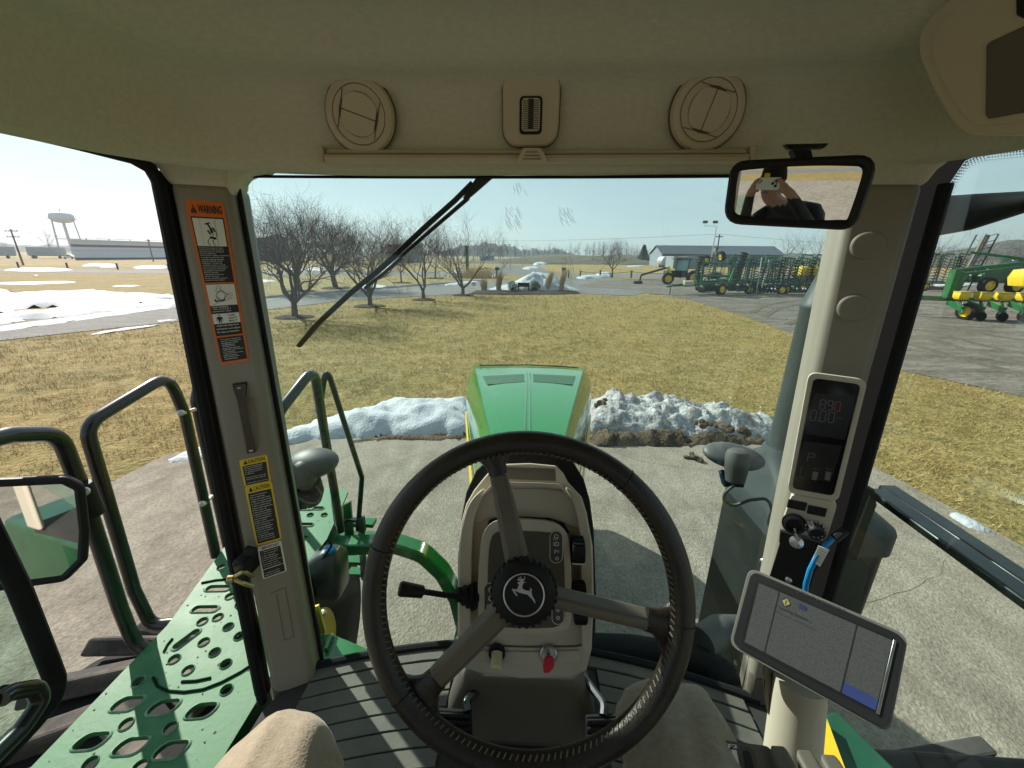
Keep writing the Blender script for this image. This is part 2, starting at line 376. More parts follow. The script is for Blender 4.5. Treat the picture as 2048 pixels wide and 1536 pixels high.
near = G((0, 682), (180, 662), (370, 642), (520, 622), (700, 600), (890, 590), (985, 587))
drive = [V((-24, 5, 0))] + near + G((1165, 588), (1260, 592), (1330, 578), (1300, 562), (1210, 557), (1100, 557), (1010, 561), (960, 563), (740, 576), (500, 600), (370, 606), (190, 625), (0, 650)) + [V((-30, 12, 0))]
sheet('asphalt_driveway', drive, .02, ASPH, th=.03)
lot = G((1150, 574), (1250, 578), (1380, 600), (1500, 636), (1600, 676), (1735, 727), (2048, 795)) + [V((13, 3, 0)), V((45, 3, 0)), V((75, 40, 0))] + G((1760, 556), (1500, 553), (1330, 556), (1200, 562))
sheet('gravel_lot', lot, .026, GRAV, th=.034)
def strip(name, pix, half, z, mt, ext=((0, 0), (0, 0))):
    a = G(*[(x, y-half) for x, y in pix]); b = G(*[(x, y+half) for x, y in pix])
    return sheet(name, a+b[::-1], z, mt, th=.01)
strip('county_road', [(-260, 543), (0, 541), (340, 544), (700, 547), (1000, 547), (1200, 551), (1400, 552), (1720, 552), (2300, 556)], 3.2, .012, ASPH)
sheet('side_road', G((990, 546), (1105, 546), (1075, 531), (1000, 529), (985, 533)), .016, ASPH)
sheet('far_field', [V((-900, 66, 0)), V((-120, 74, 0)), V((0, 76, 0)), V((60, 75, 0)), V((400, 80, 0)), V((700, 900, 0)), V((-900, 900, 0))], .006, FIELD)
sheet('rear_road', [V((-60, -36, 0)), V((60, -32, 0)), V((60, -26, 0)), V((-60, -29, 0))], .02, ASPH)

# ---- embankment beyond the fields
mb = MB()
def bank(u, v):
    x = -30+520*u; y = 138+30*u+28*v; h = 3.0*(1-abs(2*v-1))**.7*min(1, u*14)
    return V((x, y, h + .12*math.sin(x*.21)+.1*math.sin(x*.057+1)))
mb.grid(bank, 90, 8).obj('embankment', BANKT, kind='structure')
# ---- far wooded hills
WOODS = ground_mat('far_winter_woods', ((.12, .11, .10), (.15, .135, .12), (.09, .085, .08)), (.02, .06, .3), bump=1, bscale=.2, dist=2, stretch=(1, 1, .5))
def ridge(x0, x1, y0, y1, h, seed, nn=160):
    rr = np.random.default_rng(seed); ph = rr.random(12)*6.28; mb = MB()
    def f(u, v):
        x = x0+(x1-x0)*u; y = y0+(y1-y0)*u
        e = .55+.2*math.sin(u*5+ph[0])+.12*math.sin(u*13+ph[1])+.07*math.sin(u*41+ph[2])+.05*math.sin(u*97+ph[3])+.05*math.sin(u*211+ph[4])
        e *= min(1, u*9, (1-u)*9)
        return V((x, y+v*60-30, h*e*math.sin(math.pi*min(v*1.0, 1))*1.0-.5))
    mb.grid(f, nn, 6).obj('wooded_hill', WOODS, kind='structure')
ridge(-1100, -120, 560, 900, 20, 3); ridge(-160, 90, 620, 760, 24, 4); ridge(40, 420, 420, 430, 9, 5); ridge(300, 1300, 330, 260, 17, 6); ridge(240, 900, 330, -120, 20, 8)

# ---- snow
def heap(name, foot, hgt, mt, label, cat='snow bank', rag=1.0, nz=.22, fr=1.6, seed=1, res=.16, zb=0.02, lump=.0, group=None, edge=.35, kind=None, base=None):
    """an uneven heap over a foot polygon: height grows with the distance from the foot's edge"""
    foot = [V((p[0], p[1], 0)) for p in foot]; k = len(foot)
    xs = [p.x for p in foot]; ys = [p.y for p in foot]; x0, x1, y0, y1 = min(xs), max(xs), min(ys), max(ys)
    nx = max(4, int((x1-x0)/res)); ny = max(4, int((y1-y0)/res))
    rr = random.Random(seed); ws = [(rr.uniform(.6, 1.5)*fr*(1.9**o), rr.uniform(.6, 1.5)*fr*(1.9**o), rr.random()*6.3, rr.random()*6.3, .6**o) for o in range(6) for _ in range(2)]
    def nzf(x, y): return 1.7*mnoise.fractal(V((x*fr*.8+seed*3.1, y*fr*.8, seed*1.7)), 1.0, 2.1, 5)
    def dist(x, y):
        d = 1e9; ins = False
        for i in range(k):
            a, b = foot[i], foot[(i+1) % k]; ex, ey = b.x-a.x, b.y-a.y; L = ex*ex+ey*ey+1e-9
            t = max(0, min(1, ((x-a.x)*ex+(y-a.y)*ey)/L)); dx, dy = x-a.x-t*ex, y-a.y-t*ey
            d = min(d, dx*dx+dy*dy)
            if (a.y > y) != (b.y > y) and x < (b.x-a.x)*(y-a.y)/(b.y-a.y)+a.x: ins = not ins
        return math.sqrt(d)*(1 if ins else -1)
    vs = []; ok = []
    for j in range(ny+1):
        for i in range(nx+1):
            x = x0+(x1-x0)*i/nx; y = y0+(y1-y0)*j/ny; d = dist(x, y)+.18*rag*edge*nzf(x*2.3+5, y*2.3)
            q = max(0, min(1, d/edge)); h = hgt(x, y) if callable(hgt) else hgt
            z = zb + (h*(q**.6)*(1+nz*nzf(x, y)) + lump*nzf(x*3.1, y*3.1)*q if d > 0 else -.05)
            vs.append((x+.05*res*nzf(y*9, x*9), y, max(z, -.05))); ok.append(d > -.02)
    fs = []
    for j in range(ny):
        for i in range(nx):
            q = (j*(nx+1)+i, j*(nx+1)+i+1, (j+1)*(nx+1)+i+1, (j+1)*(nx+1)+i)
            if sum(ok[t] for t in q) >= 2: fs.append(q)
    mb = MB(); mb.v = vs; mb.f = fs
    return mb.obj(name, mt, smooth=60, fix=False, label=label, cat=cat, group=group, kind=kind)
heap('snow_bank', G((330, 925), (440, 895), (560, 868), (640, 842), (760, 812), (860, 806), (935, 806), (935, 868), (800, 872), (690, 880), (545, 892), (440, 912)),
     lambda x, y: .08+.19*max(0, min(1, (x+4.6)/2.2)), SNOW, 'long smooth white snow bank on the lawn edge left of the hood', seed=11, nz=.25, fr=1.4, res=.06, lump=.03, edge=.5)
heap('snow_bank', G((1175, 806), (1240, 812), (1320, 812), (1440, 822), (1530, 846), (1575, 868), (1540, 884), (1430, 882), (1290, 878), (1175, 868)),
     lambda x, y: .34-.05*max(0, x-2.4), DSNOW, 'lumpy dirt-speckled snow bank right of the green hood', seed=23, nz=.22, fr=2.0, res=.045, lump=.07, edge=.4)
heap('snow_pile', G((972, 579), (1050, 583), (1158, 581), (1120, 573), (1040, 569)), lambda x, y: 1.15*math.exp(-((x-.9)/2.3)**2)+.12, SNOW,
     'wide snow pile behind the low dark sign board and shrubs', 'snow pile', seed=5, nz=.18, fr=.8, res=.2, lump=.08, edge=1.4)
heap('snow_field', G((-60, 640), (120, 614), (260, 602), (372, 594), (372, 617), (240, 624), (120, 634), (0, 648), (-60, 655)) + G((-60, 612), (-60, 590), (160, 592))[:0],
     lambda x, y: max(.07, .18+.22*mnoise.noise(V((x*.35, y*.35, 2)))), SNOW, 'broad snow cover along the far side of the driveway at left', 'snow bank', rag=5, seed=8, nz=.3, fr=.5, res=.35, lump=.06, edge=1.0)
heap('snow_field', G((-80, 590), (60, 586), (230, 588), (372, 600), (372, 612), (200, 612), (60, 618), (-80, 625)), lambda x, y: max(.08, .28+.4*mnoise.noise(V((x*.22, y*.22, 4)))), SNOW, 'snowdrift on the lawn behind the roadside snow at left', 'snow bank', rag=6, seed=9, nz=.3, fr=.4, res=.45, lump=.08, edge=1.5)
def far_heap(pix, h, seed, mbs):
    pts = G(*pix); c = sum(pts, V((0, 0, 0)))/len(pts); rr = random.Random(seed); k = 14
    ring = smooth_poly(pts, 2); K = len(ring)
    rows = []
    for t, zz in ((1, 0), (.86, .55), (.6, .9), (.3, 1.0), (.05, 1.02)):
        rows.append([V((c.x+(p.x-c.x)*t*(1+.28*mnoise.noise(V((i_*.55, seed*2.3, 0))))+t*rr.uniform(-.1, .1), c.y+(p.y-c.y)*t*(1+.45*mnoise.noise(V((i_*.55, seed*2.3, 5)))), .03+h*.6*zz*rr.uniform(.75, 1.15) if zz else .015)) for i_, p in enumerate(ring)])
    mbs.loft(rows)
mbs = MB()
for i, (pix, h) in enumerate([
    ([(-20, 541), (90, 537), (160, 540), (100, 544)], .5), ([(150, 533), (200, 529), (250, 533), (200, 536)], .8), ([(255, 535), (330, 531), (345, 536), (270, 539)], .4),
    ([(-20, 566), (90, 563), (168, 564), (100, 569), (-20, 570)], .12), ([(215, 573), (250, 571), (290, 571), (260, 575)], .08), ([(60, 551), (75, 550), (78, 552)], .08),
    ([(485, 562), (520, 559), (560, 562), (520, 566)], .1), ([(705, 577), (740, 568), (785, 574), (770, 579)], .12), ([(880, 570), (955, 561), (965, 563), (900, 572)], .12),
    ([(560, 538), (640, 536), (720, 540), (620, 542)], .5), ([(900, 545), (915, 541), (945, 544), (920, 548)], .5), ([(968, 553), (1000, 548), (1006, 554), (985, 557)], .3), ([(985, 526), (1010, 520), (1020, 523), (1000, 527)], 1.0),
    ([(1040, 538), (1065, 534), (1085, 537), (1060, 540)], .7), ([(1060, 530), (1080, 526), (1100, 529), (1080, 531)], 1.2), ([(1140, 557), (1180, 552), (1225, 554), (1190, 558)], .5), ([(1186, 555), (1200, 549), (1225, 548), (1218, 556)], .8),
    ([(1250, 533), (1285, 531), (1290, 533), (1270, 534)], .4), ([(1840, 570), (1940, 566), (1960, 572), (1860, 577)], .25),
    ([(180, 668), (260, 655), (330, 648), (300, 655), (210, 668)], .02), ([(-20, 655), (120, 638), (240, 622), (372, 608), (372, 613), (230, 632), (100, 650), (-20, 668)], .04), ([(310, 643), (340, 640), (352, 641), (330, 645)], .03)]):
    far_heap(pix, h, i, mbs)
secs = []; rr = random.Random(77)     # thin ridge ploughed along the far kerb of the driveway
for i in range(90):
    a = 500+i*5.2; p = P(a, 599.5-(a-500)*(37.5/460), Z=0); h = .16*(1+.9*mnoise.noise(V((i*.23, 3, 0)))); w_ = .34*(1+.7*mnoise.noise(V((i*.17, 9, 0)))); w_ = max(.08, w_)*(1 if .03 < i/89 < .97 else .3)
    secs.append([p+V((-.2, -w_, 0)), p+V((-.1, -w_*.4, max(.03, h))), p+V((.1, w_*.4, max(.03, h*.9))), p+V((.2, w_, 0))])
mbs.loft(secs, closed=False)
mbs.obj('snow_patches', SNOW, smooth=50, kind='stuff', label='thin leftover snow patches scattered over the winter lawns', cat='snow')
heap('snow_patch', G((1888, 1035), (1905, 1026), (1960, 1050), (1992, 1073), (1950, 1068)), .05, SNOW, 'small melting snow patch on the pad edge at the right', 'snow patch', seed=31, res=.05, edge=.12, nz=.3, fr=4, zb=.03)
heap('snow_patch', G((322, 932), (372, 906), (420, 893), (440, 905), (412, 922)), .06, SNOW, 'flat melting snow patch on the brown pad by the lawn corner', 'snow patch', seed=33, res=.06, edge=.2, nz=.3, fr=3, zb=.03)
heap('earth_ridge', G((690, 892), (800, 884), (925, 886), (930, 874), (800, 872), (700, 882)), .05, EARTH, 'strip of bare earth between snow bank and concrete left of hood', 'soil', seed=41, res=.07, edge=.2, nz=.6, fr=5, lump=.02)
heap('earth_ridge', G((1180, 896), (1340, 898), (1480, 894), (1560, 890), (1500, 878), (1340, 872), (1180, 870)), .10, EARTH, 'muddy ridge scraped up in front of the dirty snow bank', 'soil', seed=42, res=.06, edge=.2, nz=.7, fr=5, lump=.05)
for i, (x, y, s, lb) in enumerate([(1390, 914, .12, 'clod of mud lying alone on the concrete pad'), (1200, 805, .16, 'brown clod perched at the left end of the dirty snow'), (1462, 858, .2, 'dark mud clump embedded in the lower face of the dirty snow'), (1405, 846, .14, 'small soil lump half way up the dirty snow bank')]):
    p = P(x, y, Z=.06 if i == 0 else .35); rr = random.Random(i); mb = MB()
    for q in range(7): mb.ball(p+V((rr.gauss(0, s*.5), rr.gauss(0, s*.35), rr.uniform(-.2, .2)*s)), (s*rr.uniform(.25, .5), s*rr.uniform(.25, .45), s*rr.uniform(.2, .38)), seg=7, rings=4)
    mb.obj('mud_clod', EARTH, smooth=40, label=lb, cat='mud clod')

# ---- lawn grass: short dead blades, matted
def in_poly(px, py, poly):
    c = np.zeros(px.shape, bool); k = len(poly)
    for i in range(k):
        ax, ay = poly[i][0], poly[i][1]; bx, by = poly[(i+1) % k][0], poly[(i+1) % k][1]
        if abs(by-ay) < 1e-9: continue
        c ^= ((ay > py) != (by > py)) & (px < (bx-ax)*(py-ay)/(by-ay)+ax)
    return c
def vnoise(x, y, s, seed):
    r = np.random.default_rng(seed); t = np.zeros_like(x)
    for o in range(8):
        a = r.random()*6.28; f = s*(.6+1.6*r.random()); t += np.sin((x*math.cos(a)+y*math.sin(a))*f+r.random()*6.28)
    return t/3.0
BL = [ground_mat('straw_blades', ((.48, .345, .135), (.36, .26, .09), (.58, .44, .19)), (.5, 3, 9), bump=0), ground_mat('olive_blades', ((.25, .205, .065), (.31, .245, .085), (.20, .175, .055)), (.5, 3, 9), bump=0), ground_mat('brown_blades', ((.32, .195, .07), (.25, .155, .055), (.38, .25, .10)), (.5, 3, 9), bump=0)]
def blades():
    X = []; Y = []; Sz = []
    for (y0, y1, dens, sz) in ((2.2, 9, 1150, 1.0), (9, 14, 480, 1.35), (14, 21, 200, 1.8), (21, 31, 70, 2.6)):
        nn = int(dens*(y1-y0)*30); x = RNG.random(nn)*34-18; y = y0+(y1-y0)*RNG.random(nn)
        keep = (np.abs(x) < y*1.5+2)
        X.append(x[keep]); Y.append(y[keep]); Sz.append(np.full(keep.sum(), sz))
    x = np.concatenate(X); y = np.concatenate(Y); sz = np.concatenate(Sz)
    k = ~in_poly(x, y, pad) & ~in_poly(x, y, drive) & ~in_poly(x, y, lot)
    k &= (vnoise(x, y, 5.0, 5)+.8*vnoise(x, y, 14.0, 6)+RNG.normal(0, .45, len(x))) > -.15
    x, y, sz = x[k], y[k], sz[k]; N = len(x)
    a = RNG.random(N)*6.283; le = (.04+.065*RNG.random(N))*sz**.75; w = .0038*sz*(0.8+.6*RNG.random(N)); up = .2+.75*RNG.random(N)
    dx, dy = np.cos(a), np.sin(a); v = np.zeros((N, 3, 3)); z0 = .004+.012*RNG.random(N)
    v[:, 0] = np.stack([x-dy*w, y+dx*w, z0], 1); v[:, 1] = np.stack([x+dy*w, y-dx*w, z0], 1)
    v[:, 2] = np.stack([x+dx*le*np.cos(up), y+dy*le*np.cos(up), z0+le*np.sin(up)], 1)
    me = bpy.data.meshes.new('lawn_grass'); me.vertices.add(N*3); me.loops.add(N*3); me.polygons.add(N)
    me.vertices.foreach_set('co', v.reshape(-1)); me.loops.foreach_set('vertex_index', np.arange(N*3)); me.polygons.foreach_set('loop_start', np.arange(0, N*3, 3))
    for b in BL: me.materials.append(b)
    g = vnoise(x, y, .9, 9)+.6*vnoise(x, y, 3, 10)+RNG.normal(0, .8, N)
    me.polygons.foreach_set('material_index', np.where(g > .45, 1, np.where(g < -1.1, 2, 0)).astype(np.int32)); me.update(); me.validate()
    o = bpy.data.objects.new('lawn_grass', me); COL.objects.link(o)
    tag(o, 'short dry tan and olive grass covering the lawn', 'grass', kind='stuff')
    print('blades', N)
blades()
# ---- wheel ruts pressed into the muddy lot
mb = MB()
for k, (pix) in enumerate([[(1505, 626), (1525, 613), (1570, 604), (1650, 598)], [(1530, 634), (1550, 620), (1590, 610), (1660, 604)], [(1575, 650), (1600, 640), (1660, 634)], [(1625, 668), (1650, 660), (1720, 656)], [(1300, 588), (1420, 596), (1560, 616), (1700, 640)], [(1840, 660), (1950, 690), (2100, 720)], [(1830, 672), (1950, 706), (2100, 740)], [(1820, 690), (1950, 728), (2100, 765)], [(1850, 645), (1950, 668), (2100, 690)]]):
    pts = smooth_poly([P(x, y, Z=0) for x, y in pix], 3, False); secs = []
    for i, p in enumerate(pts):
        d_ = (pts[min(i+1, len(pts)-1)]-pts[max(0, i-1)]).normalized(); sd = V((-d_.y, d_.x, 0)); w_ = .11*(1+.5*mnoise.noise(V((i*.6, k*3, 0)))); p = V((p.x, p.y, 0))
        secs.append([p-sd*(w_+.06)+V((0, 0, .028)), p-sd*w_+V((0, 0, .060)), p-sd*w_*.5+V((0, 0, .034)), p+sd*w_*.5+V((0, 0, .034)), p+sd*w_+V((0, 0, .055)), p+sd*(w_+.06)+V((0, 0, .028))])
    mb.loft(secs, closed=False)
mb.obj('wheel_ruts', ground_mat('rut_mud', ((.15, .122, .098), (.18, .15, .12), (.11, .09, .072)), (.5, 3, 12), bump=.8, bscale=30), smooth=60, fix=False, kind='stuff', label='muddy wheel ruts curving across the gravel lot', cat='ruts')
# ---- hairline cracks in the concrete pad
mb = MB(); rr = random.Random(12)
for (x, y, a, L) in ((-2.6, 5.2, -1.9, 3.4), (1.4, 5.5, -1.2, 2.6), (3.2, 4.8, -2.0, 2.8), (2.2, 2.4, .3, 2.6)):
    p = V((x, y, .0312)); pts = [p]
    for i in range(16): a += rr.gauss(0, .22); p = p+V((math.cos(a), math.sin(a), 0))*(L/16); pts.append(p)
    secs = []
    for i, q in enumerate(pts):
        d_ = (pts[min(i+1, 16)]-pts[max(0, i-1)]).normalized(); w_ = .0024*(1.2-i/16); sd = V((-d_.y, d_.x, 0))*w_; secs.append([q-sd, q+sd])
    mb.loft(secs, closed=False)
mb.obj('pad_cracks', EARTH, smooth=0, fix=False, kind='stuff', label='hairline cracks running across the concrete pad', cat='cracks')
# ---- loose stones on the gravel lot and leaf litter on the lawn
mb = MB()
for i in range(900):
    x = random.uniform(9, 30); y = random.uniform(9, 34); s = random.uniform(.012, .03)*(1+y/30)
    if not in_poly(np.array([x-.4]), np.array([y]), lot)[0]: continue
    mb.add([(x+s*a, y+s*b, .026+c*s) for a, b, c in ((-1, 0, 0), (0, -1, 0), (1, 0, 0), (0, 1, 0), (random.uniform(-.3, .3), 0, .8))], [(0, 1, 4), (1, 2, 4), (2, 3, 4), (3, 0, 4)])
mb.obj('loose_gravel', GRAV, smooth=0, kind='stuff', label='loose pale stones scattered over the gravel lot', cat='gravel')
LEAF = mat('dead_leaf', (.42, .30, .17), .8, var=.3, vscale=9)
mb = MB()
for i in range(90):
    a = random.uniform(-.95, .95); d = random.uniform(6.3, 15); x = a*d*.95; y = d; s = random.uniform(.025, .05); t = random.random()*6.3
    if in_poly(np.array([x]), np.array([y]), pad)[0]: continue
    c, q = math.cos(t)*s, math.sin(t)*s
    mb.add([(x-c, y-q, .035), (x+q*.6, y-c*.6, .05), (x+c, y+q, .04), (x-q*.6, y+c*.6, .06)], [(0, 1, 2, 3)])
mb.obj('leaf_litter', LEAF, smooth=0, kind='stuff', label='pale dead leaves scattered on the lawn', cat='leaves')
# ================================================================ trees
ORD = 'first second third fourth fifth sixth seventh eighth ninth tenth eleventh twelfth thirteenth fourteenth fifteenth sixteenth seventeenth eighteenth nineteenth twentieth'.split()
BARK = mat('grey_brown_bark', (.075, .06, .05), .9, col2=(.135, .11, .09), vscale=9, bump=.6, bscale=30, dist=.02, stretch=(1, 1, .3))
TWIG = mat('twig_brown', (.085, .052, .045), .9, col2=(.13, .085, .07), vscale=3)
BERRY = mat('dry_fruit', (.10, .045, .035), .8)
FARBARK = mat('far_bark', (.10, .085, .075), .95, col2=(.13, .11, .095), vscale=.5)
def bough(mb, rr, p, d, L, r0, r1, n_, wander, lift, sides):
    pts = [p]; rs = [r0]; q = p.copy(); d = d.normalized()
    for i in range(n_):
        d = (d + V((rr.gauss(0, wander), rr.gauss(0, wander), rr.gauss(0, wander)+lift))).normalized(); q = q+d*(L/n_); pts.append(q.copy()); rs.append(r0+(r1-r0)*(i+1)/n_)
    mb.tube(pts, rs, sides, caps=False); return pts, rs, d
def crabapple(base, H, W, seed, limbs, fruit=40, dense=1.0, trunk_h=.55, tr=.13, droop=.0):
    rr = random.Random(seed); tk, cw, fr = MB(), MB(), MB(); base = V(base)
    s_ = H/5.2
    p, r_, d0 = bough(tk, rr, base-V((0, 0, .05)), V((rr.gauss(0, .05), rr.gauss(0, .05), 1)), trunk_h*s_, tr*s_*1.15, tr*s_*.95, 3, .04, 0, 9)
    top = p[-1]
    def rec(p, d, L, r0, lev):
        mb = tk if lev <= 1 else cw
        n_ = (5, 5, 4, 4, 3)[lev]
        pts, rs, dd = bough(mb, rr, p, d, L, r0, r0*(.5 if lev < 3 else .35), n_, (.16, .20, .24, .26, .16)[lev], (.10, .05, .05, .09, .16)[lev]-droop, (7, 6, 4, 3, 3)[lev])
        if lev == 4:
            if rr.random() < fruit/900.0:
                q = pts[-1]; z = .022; fr.add([q+V((z, 0, 0)), q+V((-z, 0, 0)), q+V((0, 0, -z*2)), q+V((0, z, -z))], [(0, 1, 2), (1, 3, 2), (3, 0, 2)])
            return
        k = {0: 4, 1: 5, 2: 5, 3: 4}[lev]; k = max(2, int(round(k*dense*rr.uniform(.8, 1.25))))
        for i in range(k):
            t = rr.uniform(.35, 1.0) if i else 1.0; j = min(len(pts)-1, int(t*(len(pts)-1))); a = pts[j]; dj = (pts[j]-pts[max(0, j-1)]).normalized()
            az = rr.random()*6.283; o = dj.orthogonal().normalized(); o2 = dj.cross(o); sp = rr.uniform(.45, 1.1)
            nd = dj*1.0+(o*math.cos(az)+o2*math.sin(az))*sp
            hz = V((a.x-base.x, a.y-base.y, 0)); far = hz.length/(W/2)
            if far > .8: nd -= hz.normalized()*.9*(far-.5)
            if a.z-base.z > H*.86: nd.z -= .6
            if a.z-base.z < H*.24: nd.z += .5
            rec(a, nd, {0: .30, 1: .235, 2: .185, 3: .15}[lev]*H*rr.uniform(.7, 1.25)*(.7 if far > .9 else 1), max(.0045, rs[j]*rr.uniform(.5, .7)), lev+1)
    for az, el, f in limbs:
        rec(top, V((math.cos(R(az))*math.cos(R(el)), math.sin(R(az))*math.cos(R(el)), math.sin(R(el)))), .33*H*f, tr*s_*.68, 0)
    return tk, cw, fr
def plant_tree(name, label, base, H, W, seed, limbs, cat='tree', group=None, mulch=None, **k):
    t = thing(name, label, cat, base, group); tk, cw, fr = crabapple(base, H, W, seed, limbs, **k)
    tk.obj('trunk', BARK, t, smooth=60, fix=False); cw.obj('crown', TWIG, t, smooth=0, fix=False)
    if fr.v: fr.obj('dry_fruit', BERRY, t, smooth=0, fix=False, kind='stuff')
    if mulch: heap('mulch_ring', [(base[0]+mulch*math.cos(a), base[1]+mulch*.9*math.sin(a)) for a in [k*.42 for k in range(15)]], .07, MULCH, mulch_label(label), 'mulch ring', seed=seed, res=.13, edge=.3, nz=.5, fr=4)
    return t
def mulch_label(l): return 'dark mulch ring under the '+' '.join(l.split(',')[0].split(' with ')[0].split()[:11])
g0 = lambda x, y: tuple(P(x, y, Z=0))
plant_tree('crabapple_tree', 'nearest bare crabapple, first right of the left post', g0(590, 635), 5.3, 5.4, 1, [(150, 38, 1.1), (60, 62, 1), (205, 55, .9), (-5, 32, .9), (100, 70, 1.0)], mulch=.85, dense=1.0, trunk_h=.7)
plant_tree('crabapple_tree', 'second bare crabapple along the drive, behind the wiper blade', g0(740, 613), 5.1, 5.2, 2, [(160, 45, 1.1), (80, 65, 1), (20, 55, 1), (250, 60, .9), (120, 75, 1)], mulch=.9)
plant_tree('crabapple_tree', 'third bare crabapple along the drive, slim forked stem', g0(847, 600), 5.4, 4.6, 3, [(150, 62, 1.15), (25, 66, 1.2), (85, 75, 1)], mulch=.8, tr=.11, dense=.9)
plant_tree('crabapple_tree', 'fourth bare crabapple, open crown, nearest the grass clumps', g0(926, 591), 5.5, 6.2, 4, [(165, 38, 1.1), (10, 36, 1.2), (95, 72, 1.05), (230, 58, 1)], mulch=.8, tr=.12, dense=.85)
plant_tree('crabapple_tree', 'dense dark crabapple across the drive with thick short trunk', g0(672, 577), 6.4, 6.6, 5, [(150, 45, 1.1), (30, 50, 1), (90, 66, 1.1), (240, 60, 1), (330, 50, .9)], mulch=1.2, tr=.17, trunk_h=.9)
plant_tree('crabapple_tree', 'crabapple across the drive half hidden behind the nearest one', g0(600, 583), 6.4, 6.0, 6, [(140, 45, 1.1), (40, 55, 1), (90, 70, 1), (220, 55, 1)], mulch=1.2, tr=.17, trunk_h=.9)
plant_tree('young_tree', 'small young tree across the drive between second and third crabapples', g0(803, 566), 4.2, 4.0, 7, [(90, 75, 1.1), (160, 55, .9), (10, 55, .9)], mulch=1.0, tr=.09, trunk_h=1.3, dense=.8)
plant_tree('young_tree', 'small young tree far across the drive left of the green pole', g0(870, 557), 4.6, 4.2, 8, [(90, 75, 1.1), (170, 50, .9), (20, 55, .9)], mulch=1.2, tr=.10, trunk_h=1.4, dense=.8)
plant_tree('young_tree', 'lone small bare tree on the verge right of the snow pile', g0(1224, 556), 5.0, 5.2, 9, [(90, 76, 1.1), (160, 50, 1), (15, 50, 1), (250, 60, .9)], tr=.11, trunk_h=1.2, dense=.85)
def spindly(base, H, W, seed, mbs, up=.75):
    rr = random.Random(seed); base = V(base); r0 = H*.018
    pts, rs, d = bough(mbs, rr, base, V((rr.gauss(0, .04), 0, 1)), H*.95, r0, r0*.25, 7, .05, .05, 5)
    for j in range(2, 8):
        for _ in range(4):
            a = rr.random()*6.28; el = rr.uniform(.5, 1.1)*up+.1
            p2, r2, _d = bough(mbs, rr, pts[j]-(pts[j]-pts[j-1])*rr.random(), V((math.cos(a)*math.cos(el), math.sin(a)*math.cos(el), math.sin(el))), W*rr.uniform(.3, .62)*(1.15-j*.07), rs[j]*.55, rs[j]*.12, 3, .14, .07, 3)
            for i in (1, 2, 3):
                for _ in range(2):
                    a2 = rr.random()*6.28; bough(mbs, rr, p2[i], (p2[i]-p2[i-1]).normalized()+V((math.cos(a2), math.sin(a2), .5))*.7, W*.16*rr.uniform(.6, 1.3), rs[j]*.22, rs[j]*.06, 2, .15, .08, 3)
def far_tree(x, ybase, ytop, Y, seed, label, group=None, W=None):
    b = P(x, ybase, Y=Y); b.z = min(b.z, .0) if b.z < 1 else 2.0; t_ = P(x, ytop, Y=Y); H = t_.z-b.z; mb = MB(); spindly(b, H, W or H*.62, seed, mb); 
    mb.obj('bare_tree', FARBARK, smooth=0, fix=False, label=label, cat='tree', group=group)
FT = [(1032, 482), (1050, 490), (1075, 492), (1096, 486), (1110, 494), (1126, 498), (1140, 486), (1158, 484), (1173, 489), (1187, 482), (1198, 485), (1207, 481), (1222, 488), (1238, 486), (1252, 484), (1262, 492), (1272, 490), (1330, 489), (1345, 492), (1365, 494)]
for i, (x, yt) in enumerate(FT): far_tree(x, 512, yt, 215+(i*37) % 40, 300+i, ORD[i]+' thin bare tree from the left in the row above the embankment', 'far row of bare trees above the embankment')
for i, (x, yt, lb) in enumerate([(1568, 486, 'bushy bare tree left of the exhaust stack beyond the implements'), (1600, 481, 'tall spreading bare tree just left of the exhaust stack'), (1632, 488, 'bare tree touching the exhaust stack edge, beyond the implements'), (1868, 492, 'bare tree seen past the right window edge, beyond the tine frames'), (1970, 494, 'lone bare tree above the green planter boom'), (2040, 503, 'bare tree at the right edge of the picture')]): far_tree(x, 530, yt, 118-i*9, 400+i, lb, W=11)
far_tree(100, 500, 470, 165, 420, 'spreading bare tree left of the water tower', W=16)
far_tree(14, 500, 488, 190, 421, 'small round bare tree at the far left edge', W=5)
mb = MB(); rr = random.Random(5)
for i in range(46):
    x = 455+i*12.2+rr.uniform(-6, 6); Y = rr.uniform(150, 260); b = P(x, 515, Y=Y); spindly(V((b.x, b.y, 0)), rr.uniform(8, 13), rr.uniform(7, 11), 500+i, mb)
mb.obj('far_woods', FARBARK, smooth=0, fix=False, kind='stuff', label='far bare woodland showing behind the crabapple trees', cat='woods')
mb = MB()
for i in range(40):
    x = 990+i*10+rr.uniform(-6, 6); b = P(x, 512, Y=260); spindly(V((b.x, b.y+rr.uniform(0, 30), 1)), rr.uniform(5, 8), rr.uniform(5, 8), 600+i, mb)
for i in range(26):
    x = 1850+i*14; b = P(x, 515, Y=150); spindly(V((b.x, b.y, 0)), rr.uniform(6, 8), rr.uniform(6, 8), 660+i, mb)
mb.obj('far_thicket', FARBARK, smooth=0, fix=False, kind='stuff', label='low bare thicket along the far horizon', cat='woods')
